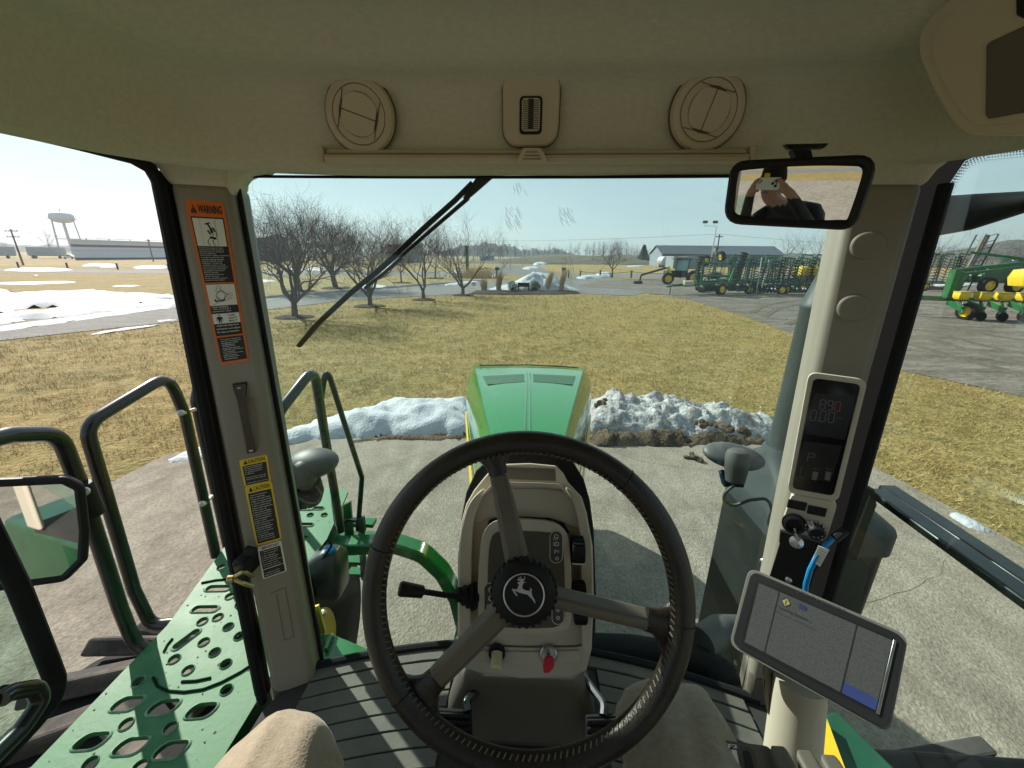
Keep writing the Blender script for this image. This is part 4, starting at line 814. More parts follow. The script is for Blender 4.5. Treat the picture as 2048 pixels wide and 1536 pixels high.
# planter
o = P(1928, 640, Z=0); PL = thing('row_planter', 'green planter with yellow seed boxes at the right', 'implement', o); ex = V((.94, -.10, 0)).normalized(); ey = V((-ex.y, ex.x, 0)); f = lambda a, b, c: o+ex*a+ey*b+V((0, 0, c))
wheel(PL, f(0, 0, .42), .42, .32, ex+ey*.35)
bar(PL, f(-4.2, 2.2, .95), f(-.4, .9, .95), .2, .24); bar(PL, f(-.6, .9, .95), f(8, .9, .95), .2, .2); bar(PL, f(-.45, .8, 1.0), f(-.45, .8, 2.35), .3, .35, nm='mast'); bar(PL, f(-.1, .9, 1.0), f(-.1, .9, 2.3), .18, .25, nm='mast')
bar(PL, f(-.5, .8, 2.35), f(3.4, 1.2, 2.85), .12, .16, nm='fold_arm'); bar(PL, f(-.3, .8, 2.15), f(2.6, 1.1, 2.55), .10, .14, nm='fold_arm'); bar(PL, f(3.4, 1.2, 2.85), f(1.0, 2.2, 3.25), .1, .12, nm='fold_arm'); bar(PL, f(3.4, 1.2, 2.9), f(3.5, 1.2, 1.2), .2, .2)
for k in range(8):
    x = -.35+k*.90; 
    MB().loft([[f(x+a*.25*s_, .15+b*.22*s_, z) for a, b in ((-1, -1), (1, -1), (1, 1), (-1, 1))] for s_, z in ((.72, .98), (1.0, 1.12), (1.0, 1.30), (.92, 1.34))]).obj('seed_box', IYE, PL, bev=.03)
    MB().box(f(x, .15, 1.36), (.52, .46, .035), (ex, ey, V((0, 0, 1)))).obj('box_lid', IYE, PL, bev=.012)
    bar(PL, f(x, .75, .8), f(x-.05, -.2, .55), .14, .26, nm='row_unit'); bar(PL, f(x+.02, .2, .95), f(x-.1, -.35, .35), .08, .1, nm='row_arm')
    if k: wheel_ = MB().lathe([(.05, -.04), (.2, -.05), (.23, 0), (.2, .05), (.05, .04)], f(x-.18, -.38, .24), ex, 14).obj('press_wheel', RUBBER, PL); MB().lathe([(.04, -.03), (.24, .0), (.24, .01), (.04, .03)], f(x+.12, .1, .26), ex, 14).obj('gauge_wheel', DISC, PL)
    MB().tube([f(x+.1, .5, 1.1), f(x+.18, .2, .8), f(x+.12, 0, .6)], .025, 5).obj('seed_tube', mat('white_tube', (.6, .6, .58), .5), PL)
MB().loft([[f(4.2+a*s_, 1.9+b*s_, z) for a, b in rrect(2, 1.6, .5, 3)] for s_, z in ((.5, 1.5), (.85, 1.6), (.95, 2.0), (.85, 2.4), (.4, 2.5))]).obj('bulk_tank', IYE, PL, smooth=50)
for i in range(5): MB().tube([f(-4.2+.1*i, 2.2, .95), f(-4.8, 1.9+.1*i, .7), f(-4.5-.1*i, 1.8, .4)], .03, 5).obj('hydraulic_hose', TINE, PL)
# folded auger tower behind
t = thing('folded_auger', 'upright grey lattice boom standing behind the planter', 'implement', P(1925, 585, Z=0)); o = P(1922, 585, Z=0); z1 = 5.0
for a, b in ((-.5, 0), (.5, 0), (-.5, .8), (.5, .8)): MB().tube([o+V((a, b, .2)), o+V((a+.9, b, z1))], .06, 5).obj('rail', TINE, t)
for k in range(9): z = .4+k*.55; MB().beam(o+V((-.5+.9*z/z1, 0, z)), o+V((.5+.9*z/z1, 0, z+.25)), .05, .05).obj('rung', TINE, t)
MB().tube([o+V((.0, .4, .3)), o+V((.9, .4, z1-.1))], .22, 10).obj('auger_tube', mat('dusty_tube', (.22, .19, .16), .7), t)
o = P(1968, 585, Z=0); t = thing('green_combine', 'dark green machine body parked behind the planter boom', 'implement', o); MB().loft([[o+V((a, b, z)) for a, b in ((-x_, -1), (x_*.9, -1), (x_*.9, 1.2), (-x_, 1.2))] for x_, z in ((1.6, .9), (1.7, 1.5), (1.1, 2.4), (.8, 2.5))]).obj('body', DKGREEN, t, bev=.06)
MB().box(o+V((1.9, .2, 2.1)), (1.0, 1.4, 1.6)).obj('cab', mat('dark_cab_glass', (.03, .06, .055), .15), t, bev=.06); MB().box(o+V((1.9, .2, 3.0)), (1.2, 1.6, .16)).obj('roof', DKGREEN, t, bev=.04)
for q in (-1.1, 1.2): wheel(t, o+V((q, -1.1, .7)), .7, .5, (0, 1, 0))
# ================================================================ the tractor's cab
FLOOR = 1.65
CAB = thing('tractor_cab', 'tan tractor cab interior with fabric headliner, corner posts and ribbed floor', 'tractor cab', (0, .4, FLOOR))
def plane(p, n): return (V(p), V(n).normalized())
def pp(pts, pl): return [P(x, y, pl=pl) for x, y in pts]
def toward(p): return (V((0, 0, EYE))-V(p)).normalized()

# ---- floor with ribbed mat
def front(x): return .985 - .24*(x+.02)**2 - .03*abs(x)
ol = [V((-.70+1.42*i/24, front(-.70+1.42*i/24), FLOOR)) for i in range(25)] + [V((.74, .75, FLOOR)), V((.78, -.9, FLOOR)), V((-.78, -.9, FLOOR)), V((-.74, .75, FLOOR))]
matf = MB().prism(ol, (0, 0, 1), .05).obj('floor_mat', MATK, CAB, smooth=0)
def rib(x0, x1, off, w, lift=.011):
    k = 9; a = []; b = []
    for i in range(k):
        x = x0+(x1-x0)*i/(k-1); y = front(x)-off; a.append(V((x, y, FLOOR+lift))); b.append(V((x, y-w, FLOOR+lift)))
    MB().prism(a+b[::-1], (0, 0, 1), lift+.002).obj('rib', MAT_F, matf, smooth=0, bev=.0015, bseg=1)
for i in range(14):
    o = .045+i*.0475
    rib(-.645, -.215 if i < 8 else .22, o, .0432)
for i in range(14):
    o = .06+i*.0475
    rib(.235, .655, o-.015, .0432)
rib(-.645, .655, .0, .038)
MB().tube([V((-.68+1.38*i/20, front(-.68+1.38*i/20)+.008, FLOOR+.012)) for i in range(21)], .013, 8).obj('floor_edge', RUBBER, CAB)
# raised tunnel under the steering console
tun = []
for t, (w, z, y) in enumerate(((.21, 0, .99), (.20, .10, .98), (.17, .17, .97), (.15, .20, .95))):
    tun.append([V((sx*w*(1 if a else .9), y-(.30 if a else 0)*(1-z*1.4), FLOOR+z)) for sx, a in ((-1, 0), (-1, 1), (1, 1), (1, 0))])
MB().loft(tun).obj('console_pedestal', mat('pedestal_shaded_brown', (.075, .064, .05), .7, var=.1, vscale=8), CAB, bev=.03, bseg=3)  # brown darkened to paint in the shade beneath the console
q = plane((0, .70, FLOOR+.05), (0, -1, .6))
c = P(1022, 1389, pl=q)
MB().lathe([(.0, .012), (.014, .012), (.018, .008), (.018, -.01)], c, q[1], 16).obj('drain_plug', BLACK, CAB)

# ---- corner posts
LT, RT, LB = P(338, 368, Y=.95), P(462, 375, Y=1.0), P(544, 1390, Z=FLOOR)
LPL = plane(LT, (RT-LT).cross(LB-LT))
if LPL[1].dot(toward(LT)) < 0: LPL = (LPL[0], -LPL[1])
RB = P(633, 1390, pl=LPL)
def ext(a, b, t): return a+(b-a)*t
def post_secs(lt, rt, lb, rb, back_l, back_r, ts):
    o = []
    for t in ts:
        l, r = ext(lt, lb, t), ext(rt, rb, t); m = (l+r)/2
        o.append([l, r, r+V(back_r), l+V(back_l)])
    return o
LPOST = MB().loft(post_secs(LT, RT, LB, RB, (-.035, .10, 0), (-.02, .10, 0), (-.005, .33, .66, 1.0))).obj('corner_post', POSTM, CAB, bev=.016, bseg=4)
MB().loft(post_secs(LT, RT, LB, RB, (-.035, .10, 0), (-.02, .10, 0), (.985, 1.03))).obj('post_boot', DKTAN, CAB, bev=.01)
RLT, RRT = P(1703, 370, Y=.965), P(1848, 370, Y=.905); RLB = P(1492, 1400, Z=FLOOR)
RPL = plane(RLT, (RRT-RLT).cross(RLB-RLT))
if RPL[1].dot(toward(RLT)) < 0: RPL = (RPL[0], -RPL[1])
RRB = P(1560, 1400, pl=RPL)
RPOST = MB().loft(post_secs(RLT, RRT, RLB, RRB, (.03, .10, 0), (.05, .09, 0), (-.005, .33, .66, 1.0))).obj('corner_post', POSTM, CAB, bev=.016, bseg=4)
MB().loft(post_secs(RLT, RRT, RLB, RRB, (.03, .10, 0), (.05, .09, 0), (.93, 1.02))).obj('post_boot', DKTAN, CAB, bev=.012)
def cap_loft(lt, rt, bl, br, s):
    secs = []
    for g, z in ((0.0, -.004), (.004, .03), (.018, .06), (.05, .09), (.10, .12)):
        u = (rt-lt).normalized(); w = V((-u.y*s, u.x*s, 0)) if False else V((0, 1, 0))
        secs.append([lt-u*(g+.055*max(0, z)/.12*(1 if s > 0 else .2))-w*g*.35+V((0, 0, z)), rt+u*(g+(.05*max(0, z)/.12 if s < 0 else 0))-w*g*.35+V((0, 0, z)), rt+V(br)+u*g+V((0, 0, z)), lt+V(bl)-u*g+V((0, 0, z))])
    MB().loft(secs).obj('post_head', LINER, CAB, bev=.015, bseg=3)
cap_loft(LT, RT, (-.035, .10, 0), (-.02, .10, 0), 1); cap_loft(RLT, RRT, (.03, .10, 0), (.05, .09, 0), -1)
for (x, y) in ((1735, 491), (1707, 616)):
    c = P(x, y, pl=RPL); MB().lathe([(.0295, -.002), (.0295, .0015), (.027, .004), (.022, .005), (.019, .0042), (.0, .004)], c, RPL[1], 28).obj('round_cap', POSTM, CAB)
# rear posts, seen in the mirror
for sx in (-1, 1):
    MB().loft([[V((sx*(.78+.03*k), -.75-.12*j, FLOOR+.0+1.5*t)) for k, j in ((0, 0), (1, 0), (1, 1), (0, 1))] for t in (0, .5, 1)]).obj('rear_post', TAN, CAB, bev=.02)
MB().beam(V((-.8, -.82, FLOOR+.55)), V((.8, -.82, FLOOR+.55)), .06, .10).obj('rear_sill', BLACK, CAB, bev=.01)

# ---- headliner: a valance over the windows that rolls into the ceiling
def ring(inset, z, nn=96):
    o = []
    for i in range(nn):
        t = 2*math.pi*i/nn; ct, st = math.cos(t), math.sin(t); n_ = 5.5
        a = .855-inset; b = (.945 if st > 0 else .98)-inset
        s_ = (abs(ct/a)**n_+abs(st/b)**n_)**(-1/n_)
        o.append(V((s_*ct, .085+s_*st, EYE+z)))
    return o
def bumpy(rg, k, amp):
    return [p + V((0, 0, amp*math.sin(p.x*9+k)*math.cos(p.y*7-k))) for p in rg]
rings = [ring(-.03, .20), ring(-.012, .178), ring(.0, .176), ring(.012, .19), ring(.019, .22), ring(.025, .26), ring(.033, .30), ring(.046, .328), ring(.066, .342), ring(.090, .348), ring(.108, .352), ring(.120, .360), ring(.131, .374), ring(.143, .392), ring(.163, .408), ring(.20, .418), ring(.28, .425), ring(.42, .429), ring(.62, .431), ring(.82, .432)]
rings = [bumpy(r_, i, .0015) for i, r_ in enumerate(rings)]
mb = MB(); mb.loft(rings, True, False); k0 = len(mb.v)-96; mb.f.append(tuple(range(k0, k0+96)))
mb.obj('headliner', LINER, CAB, smooth=70, sub=0, solid=0)
# roof skin above
mb = MB(); mb.loft([ring(-.05, .215), ring(-.07, .25), ring(-.06, .43), ring(.1, .48), ring(.7, .50)], True, False); k0 = len(mb.v)-96; mb.f.append(tuple(range(k0, k0+96)))
mb.obj('roof', GREEN, CAB, smooth=50)
# window seals
MB().tube([P(-260, 190, X=-.85), P(0, 247, X=-.85), P(150, 284, X=-.845), P(262, 314, X=-.84), P(300, 336, X=-.84), P(318, 366, X=-.835)] + [ext(LT, LB, t)+V((-.022-.012*t, .0, 0)) for t in (.08, .3, .55, .8, 1.02)], .0135, 8).obj('door_seal', RUBBER, CAB)
MB().tube([ext(LT, LB, t)+V((-.040-.012*t, .03, 0)) for t in (-.02, .3, .6, 1.02)], .022, 8).obj('door_seal', RUBBER, CAB)
WTL, WTR = V((-.735, 1.035, 3.085)), V((.735, 1.01, 3.085))
def wind(u, v):
    tb = WTL*(1-u)+WTR*u; bt = V((-.66, .905, 1.60))*(1-u)+V((.70, .90, 1.60))*u
    bow = .075*(1-(2*u-1)**2)
    return bt*(1-v)+tb*v+V((0, bow*(1-.75*v), 0))
MB().grid(wind, 20, 12).obj('windshield', GLASS, CAB, smooth=80)
MB().tube([wind(i/16, .994)+V((0, -.006, -.002)) for i in range(17)], .0035, 6).obj('windshield_seal', RUBBER, CAB)
MB().tube([wind(.012, i/8)+V((.004, -.01, 0)) for i in range(9)], .006, 6).obj('windshield_seal', RUBBER, CAB)
MB().tube([wind(.99, i/8)+V((-.004, -.01, 0)) for i in range(9)], .006, 6).obj('windshield_seal', RUBBER, CAB)
# rounded upper corner of the windshield opening
MB().prism([P(x, y, Y=1.0) for x, y in ((440, 330), (540, 330), (520, 344), (494, 348), (478, 355), (469, 368), (465, 390), (440, 395))], (0, -1, 0), .05).obj('corner_trim', LINER, CAB, bev=.006, bseg=2)
# dried splash marks on the glass
SMEAR = bpy.data.materials.new('dried_splash'); SMEAR.use_nodes = True
_n, _l = SMEAR.node_tree.nodes, SMEAR.node_tree.links; _n.clear()
_o = _n.new('ShaderNodeOutputMaterial'); _m = _n.new('ShaderNodeMixShader'); _t = _n.new('ShaderNodeBsdfTransparent'); _d = _n.new('ShaderNodeBsdfDiffuse'); _d.inputs[0].default_value = (.7, .7, .66, 1)
_m.inputs[0].default_value = .24; _l.new(_t.outputs[0], _m.inputs[1]); _l.new(_d.outputs[0], _m.inputs[2]); _l.new(_m.outputs[0], _o.inputs[0])
def smear(x0, x1, y0, y1, k, seed, wd, bow):
    rr = random.Random(seed); mb = MB()
    for i in range(k):
        x = x0+(x1-x0)*rr.random(); a = y0+(y1-y0)*rr.random()*.5; b = a+(y1-y0)*rr.uniform(.15, .5); w = wd*rr.uniform(.4, 1.3); pts = []
        for s_ in range(6):
            t = s_/5; yy = a+(b-a)*t; ww = w*(math.sin(math.pi*(t*.85+.08))); xx = x+bow*t*t+rr.uniform(-1.2, 1.2)
            pts.append((P(xx-ww, yy, Y=1.048), P(xx+ww, yy, Y=1.048)))
        vs = [p for pr in pts for p in pr]; mb.add(vs, [(2*j, 2*j+1, 2*j+3, 2*j+2) for j in range(5)])
    return mb
mb = smear(1010, 1036, 412, 474, 30, 1, 1.5, 10); mb2 = smear(1118, 1146, 412, 464, 26, 2, 1.4, 8); mb3 = smear(1122, 1146, 505, 590, 40, 3, 1.0, 6); mb4 = smear(1026, 1052, 362, 404, 16, 4, 1.0, 5)
for a in (mb2, mb3, mb4): mb.add(a.v, a.f)
mb.obj('dried_splash_marks', SMEAR, CAB, smooth=0, kind='stuff')

DASHF = mat('dash_brown', (.085, .07, .05), .6, var=.06, vscale=6, bump=.1, bscale=400, dist=.002)
# ---- air vents, cabin sensor, roller blind
def vent(x, y, rot, nm):
    c = P(x, y, Y=.979); n_ = V((-c.x*.12, -1, -.17)).normalized()
    vn = MB().lathe([(.074, -.012), (.0745, .002), (.070, .009), (.060, .012), (.0565, .0105), (.0555, .007), (.0545, .0105), (.0, .0122)], c, n_, 40).obj(nm, TAN, CAB)
    x_ = CR - n_*CR.dot(n_); x_.normalize(); y_ = n_.cross(x_)
    MB().tube([c+(x_*math.cos(t)+y_*math.sin(t))*.0755+n_*-.002 for t in [2*math.pi*k/40 for k in range(40)]], .0022, 5, loop=True).obj('rim_gap', DASHF, vn)
    MB().tube([c+(x_*math.cos(t)+y_*math.sin(t))*.0555+n_*.0095 for t in [2*math.pi*k/40 for k in range(40)]], .0009, 5, loop=True).obj('ring_joint', DASHF, vn)
    ca, sa = math.cos(rot), math.sin(rot); u = x_*ca+y_*sa; w = y_*ca-x_*sa
    circ = [(.047*math.cos(t), .047*math.sin(t)) for t in [2*math.pi*k/28 for k in range(28)]]
    h = .0145
    for s_ in (-1, 1):      # two louvre halves, split by a dark joint
        pts = [(a, b) for a, b in circ]; half = []
        for k in range(15):
            t = math.pi*k/14; a, b = .0435*math.cos(t), .0395*math.sin(t)+.0008; half.append((max(-.036, min(.036, a)), s_*b))
        MB().prism([c+u*a+w*b+n_*h for a, b in half], n_, .004).obj('louver', TAN, vn, bev=.0012, bseg=1)
    MB().lathe([(.0415, .0118), (.0415, .0128), (.0, .0128)], c, n_, 28).obj('louver_gap', DASHF, vn)
    for s_ in (-1, 1): MB().beam(c+u*s_*.0395-w*.036+n_*.0115, c+u*s_*.0395+w*.036+n_*.0115, .0012, .002, n_).obj('joint_line', DKTAN, vn)
vent(721, 231, -.32, 'air_vent'); vent(1414, 222, 1.32, 'air_vent')
c = P(1062, 218, Y=.981); n_ = V((0, -1, -.17)).normalized(); x_ = (CR-n_*CR.dot(n_)).normalized(); y_ = n_.cross(x_)
sen = MB().loft([[c+x_*a*s_+y_*b*s_+n_*h for a, b in rrect(.118, .136, .032)] for s_, h in ((1.02, -.012), (1.02, 0), (1, .007), (.96, .010), (.1, .0105))]).obj('cabin_sensor', TAN, CAB)
MB().tube([c+x_*a*1.02+y_*b*1.02+n_*-.003 for a, b in rrect(.118, .136, .032)], .0024, 5, loop=True).obj('plate_gap', DASHF, sen)
MB().prism([c+x_*a+y_*b+n_*.0118 for a, b in rrect(.048, .068, .008, cy=-.013)], n_, .004).obj('sensor_well', BLACK, sen)
MB().prism([c+x_*a+y_*b+n_*.0145 for a, b in rrect(.038, .058, .006, cy=-.012)], n_, .004).obj('sensor_grille', TAN, sen)
mb = MB(); mk = MB()
for k in range(14):
    yy = -.037+k*.0038
    mb.beam(c+x_*-.017+y_*yy+n_*.0152, c+x_*.017+y_*yy+n_*.0152, .0016, .0012, n_)
    mk.beam(c+x_*-.0055+y_*(yy+.0019)+n_*.0158, c+x_*.0055+y_*(yy+.0019)+n_*.0158, .0024, .0008, n_)
mb.obj('grille_slats', DKTAN, sen, kind='stuff'); mk.obj('grille_slots', BLACK, sen, kind='stuff')
bl_ = thing('sun_blind', 'tan roller sun blind under the headliner above the windshield', 'sun blind', P(1075, 315, Y=.985))
def hbar(y, x0, x1, r_, m_, nm, dy=0.0, Y=.985): MB().tube([P(x0, y, Y=Y), P((x0+x1)/2, y+1, Y=Y+.012), P(x1, y+dy, Y=Y)], r_, 8).obj(nm, m_, bl_)
hbar(306, 656, 1490, .0075, TAN, 'roller'); hbar(317, 652, 1494, .0095, TAN, 'bottom_bar', Y=.975); hbar(311, 656, 1490, .004, DKTAN, 'slot', Y=.972); hbar(326, 655, 1490, .003, TAN, 'hem', Y=.98)
for x in (648, 1499): MB().box(P(x, 311, Y=.985), (.012, .03, .034)).obj('end_cap', TAN, bl_, bev=.003)
pl = plane(P(1064, 313, Y=.955), (0, -1, -.25))
mb = MB().prism(pp([(1046, 296), (1082, 296), (1086, 302), (1097, 325), (1094, 328), (1033, 328), (1030, 325), (1043, 302)], pl), pl[1], .02)
hd = mb.obj('pull_handle', TAN, bl_, bev=.004, bseg=2)
for y in (304, 311, 318): MB().beam(P(1064-12-(y-304)*.45, y, pl=(pl[0]+pl[1]*.001, pl[1])), P(1064+12+(y-304)*.45, y, pl=(pl[0]+pl[1]*.001, pl[1])), .0015, .002, pl[1]).obj('grip_line', DKTAN, hd)

# ---- overhead console, upper right
pl = plane(P(1960, 140, X=.66), (-.85, -.50, -.12))
outl = [(1838, 100), (1842, 60), (1880, 15), (1960, -40), (2120, -120), (2400, 60), (2400, 230), (2048, 268), (1958, 274), (1920, 262), (1880, 200), (1850, 140)]
oc = thing('overhead_console', 'tan plastic overhead radio console at the upper right', 'console', P(1980, 150, X=.7))
o3 = smooth_poly(pp(outl, pl), 2)
MB().prism(o3, pl[1], .16).obj('housing', TAN, oc, bev=.014, bseg=4)
inn = smooth_poly(pp([(1862, 95), (1866, 66), (1900, 26), (1970, -20), (2120, -90), (2390, 60), (2390, 200), (2048, 242), (1965, 252), (1935, 242), (1900, 190), (1872, 138)], (pl[0]+pl[1]*.003, pl[1])), 2)
MB().prism(inn, pl[1], .01).obj('face_plate', TAN, oc, bev=.003)
MB().prism(pp([(1972, 92), (1978, 84), (2120, 18), (2380, 20), (2380, 190), (2040, 226), (1976, 238), (1970, 230)], (pl[0]+pl[1]*.0075, pl[1])), pl[1], .004).obj('inset_panel', DKTAN, oc, bev=.004)
MB().prism(pp([(2030, -30), (2110, -60), (2120, 20), (2050, 38), (2032, 30)], (pl[0]+pl[1]*.006, pl[1])), pl[1], .006).obj('speaker_slot', BLACK, oc, bev=.002)

# ---- right side window with its dotted frit border
XW = .885
fr_in = [P(2300, 262, X=XW), P(2048, 292, X=XW), P(1980, 300, X=XW), P(1930, 322, X=XW), P(1896, 372, X=XW), P(1850, 520, X=XW), P(1800, 690, X=XW), P(1752, 870, X=XW), P(1700, 1040, X=XW), P(1655, 1190, X=XW)]
fr_in = [V((XW, p.y, p.z)) for p in fr_in]
def fr_out(i):
    p = fr_in[i]; a = fr_in[max(0, i-1)]; b = fr_in[min(len(fr_in)-1, i+1)]; d = (b-a).normalized(); nrm = V((0, -d.z, d.y))
    if nrm.y < 0 and nrm.z < .9: nrm = nrm if nrm.z > 0 else -nrm
    if nrm.dot(V((0, .6, .5))) < 0: nrm = -nrm
    return p+nrm*.075, nrm
mb = MB(); vs = []; fr2 = [fr_out(i) for i in range(len(fr_in))]
for p, (o_, _) in zip(fr_in, fr2): vs += [p, o_]
mb.add(vs, [(2*i, 2*i+1, 2*i+3, 2*i+2) for i in range(len(fr_in)-1)])
sw = MB().add([V((XW+.004, 1.02, 1.62)), V((XW+.004, -.8, 1.62)), V((XW+.004, -.8, 3.16)), V((XW+.004, 1.02, 3.16))], [(0, 1, 2, 3)]).obj('side_window', GLASS_S, CAB, smooth=0)
FRIT = mat('frit_black', (.006, .006, .006), .95, spec=.05, var=.05)
mb.obj('frit_border', FRIT, sw, smooth=0)
mb = MB()
for i in range(len(fr_in)-1):
    a, b = fr_in[i], fr_in[i+1]; nn = int((b-a).length/.0052); nr = -(fr2[i][1])
    for k in range(nn):
        p = a+(b-a)*(k/nn)
        for q_ in range(4):
            c = p+nr*(.0035+q_*.0046)+(b-a).normalized()*(.0026*(q_ % 2)); r_ = .0021*(1-.19*q_)
            mb.add([c+V((0, r_*math.cos(t), r_*math.sin(t))) for t in [math.pi*2*w/6 for w in range(6)]], [(0, 1, 2, 3, 4, 5)])
mb.obj('frit_dots', FRIT, sw, smooth=0, kind='stuff')
MB().tube([ext(RRT, RRB, t)+V((.03+.012*t, -.012, 0)) for t in (0, .3, .6, .8)], .012, 8).obj('window_seal', RUBBER, CAB)

# ---- interior mirror (convex)
def sph_hit(x, y, c, r_):
    d = ray(x, y).normalized(); o = V((0, 0, EYE))-c; b = o.dot(d); q_ = b*b-(o.length_squared-r_*r_); return V((0, 0, EYE))+d*(-b-math.sqrt(max(q_, 0)))
mp0 = P(1532, 366, Y=.78); RM = 1.0; SC = mp0+(mp0-V((0, 0, EYE))).normalized()*RM
mir = thing('interior_mirror', 'black framed interior mirror showing the photographer in a dark jacket', 'mirror', P(1610, 300, Y=.8))
edge = fillet([V(p+(0,)) for p in ((1466, 330), (1750, 318), (1705, 452), (1452, 440))], 26, True, 5)
cx, cy_ = 1596, 386
edge2 = []
for a, b in zip(edge, edge[1:]+edge[:1]):
    m_ = max(1, int((b-a).length/7)); edge2 += [a+(b-a)*(i/m_) for i in range(m_)]
secs = [[sph_hit(cx+(p.x-cx)*s_, cy_+(p.y-cy_)*s_, SC, RM) for p in edge2] for s_ in [.93-.0465*i for i in range(20)]]
mb = MB(); mb.loft(secs, True, False); k0 = len(mb.v)-len(edge2); mb.f.append(tuple(range(k0, k0+len(edge2))))
mb.obj('mirror_glass', MIRROR, mir, smooth=180)
fr3 = [sph_hit(p.x, p.y, SC, RM) for p in edge]
MB().tube([p+(p-V((0, 0, EYE))).normalized()*.004 for p in [sph_hit(cx+(p.x-cx)*.965, cy_+(p.y-cy_)*.965, SC, RM) for p in edge]], .0088, 8, loop=True).obj('mirror_frame', BLACK, mir)
bk = (P(1600, 386, Y=.78)-V((0, 0, EYE))).normalized()
MB().loft([[p+bk*.008 for p in fr3], [p+bk*.022 for p in fr3], [V(P(cx, cy_, Y=.8))*.3+p*.7+bk*.035 for p in fr3]]).obj('mirror_shell', BLACK, mir)
MB().loft([[P(1598, 300, Y=.84)+V((a*.016, b*.010, 0)) for a, b in ((-1, -1), (1, -1), (1, 1), (-1, 1))], [P(1608, 330, Y=.84)+V((a*.014, b*.010, 0)) for a, b in ((-1, -1), (1, -1), (1, 1), (-1, 1))]]).obj('mirror_stem', BLACK, mir, bev=.003)
MB().prism([P(1570, 288, Y=.85), P(1660, 286, Y=.86), P(1648, 297, Y=.86), P(1580, 298, Y=.85)], (0, -1, 0), .012).obj('mirror_bracket', BLACK, mir, bev=.002)

# ---- windshield wiper
wp = thing('windshield_wiper', 'black windshield wiper parked diagonally across the upper left glass', 'wiper', P(985, 350, Y=1.09))
YW = 1.088
def wq(pts, th, m_, nm, off=0): return MB().prism([P(x, y, Y=YW+off) for x, y in pts], (0, -1, 0), th).obj(nm, m_, wp, bev=.0015, bseg=1)
wq([(960, 342), (1000, 342), (945, 390), (932, 400), (925, 396)], .012, BLACK, 'wiper_arm', -.006)
wq([(934, 392), (940, 398), (872, 456), (800, 518), (796, 513), (866, 450)], .008, BLACK, 'arm_rod', .0)
wq([(941, 361), (948, 368), (912, 404), (860, 450), (800, 506), (766, 538), (700, 592), (640, 648), (598, 696), (591, 692), (632, 642), (694, 584), (760, 530), (794, 498), (852, 444), (906, 396)], .014, RUBBER, 'blade', -.012)
wq([(800, 512), (806, 518), (770, 548), (730, 580), (726, 575), (762, 545)], .006, BLACK, 'blade_bridge', .004)
# ================================================================ decals on the left post
def post_quad(tl, tr, br, bl, h=.0012):
    pl = (LPL[0]+LPL[1]*h, LPL[1]); return Quad(*pp((tl, tr, br, bl), pl))
def decal(name, quad, base_m, label):
    t = thing(name, label, 'decal', quad.at(.5, 0))
    mb = MB(); pts = rrect(1, 1, .06, 3, .5, .5); p3 = [quad.at(u, .0+v, .0) for u, v in pts]; mb.prism(p3, quad.n, .0008)
    mb.obj('backing', base_m, t, smooth=0); return t
# -- orange warning decal
q = post_quad((368, 398), (447, 404), (499, 722), (441, 731)); d = decal('warning_decal', q, ORANGE, 'tall orange bordered WARNING decal on the upper left corner post')
def panels(qd, par, rects, h, m_, nm):
    for r4 in rects: k = MB(); qd.rect(k, *r4, h); k.obj(nm, m_, par, smooth=0)
panels(q, d, ((.07, .515, .93, .905), (.07, .185, .93, .508), (.07, .02, .93, .176)), .0003, PRINTK, 'black_panel')
panels(q, d, ((.10, .735, .90, .897), (.08, .375, .92, .505), (.08, .262, .92, .325)), .0005, WHITE, 'white_panel')
o = MB(); q.rect(o, .05, .508, .95, .517, .0009); q.rect(o, .05, .176, .95, .186, .0009); o.obj('orange_rules', ORANGE, d, smooth=0)
t = MB(); q.text(t, 'WARNING', .30, .974, .92, .926, .0006, bold=.03)
q.poly(t, [(.10, .925), (.27, .925), (.185, .975)], .0006); t.obj('heading_lettering', PRINTK, d, smooth=0)
e = MB(); q.poly(e, [(.175, .963), (.195, .963), (.19, .942), (.18, .942)], .0009); q.poly(e, [(.177, .937), (.193, .937), (.193, .931), (.177, .931)], .0009); e.obj('exclamation_mark', ORANGE, d, smooth=0)
# jack-knife pictogram
g = MB(); s_ = q.sub(.10, .735, .90, .897, .0008)
for v in range(7): s_.line(g, [(.22, .98-v*.14), (.22, .90-v*.14)], .0005, 0)
s_.line(g, [(.72, .98), (.72, .02)], .0006, 0)
s_.line(g, [(.40, .80), (.53, .84)], .003, 0); s_.line(g, [(.46, .82), (.58, .55)], .0035, 0); s_.line(g, [(.44, .55), (.50, .45)], .0035, 0); s_.line(g, [(.62, .66), (.67, .55)], .0035, 0)
s_.poly(g, [(.50, .62), (.58, .66), (.62, .50), (.53, .47)], 0); s_.line(g, [(.58, .5), (.57, .33)], .001, 0); s_.poly(g, [(.46, .36), (.68, .32), (.68, .24), (.46, .28)], 0)
s_.line(g, [(.66, .6), (.71, .5), (.70, .36)], .0012, 0); s_.line(g, [(.46, .29), (.38, .2), (.37, .12), (.42, .03)], .0014, 0); s_.line(g, [(.60, .26), (.54, .18), (.55, .1), (.60, .03)], .0014, 0)
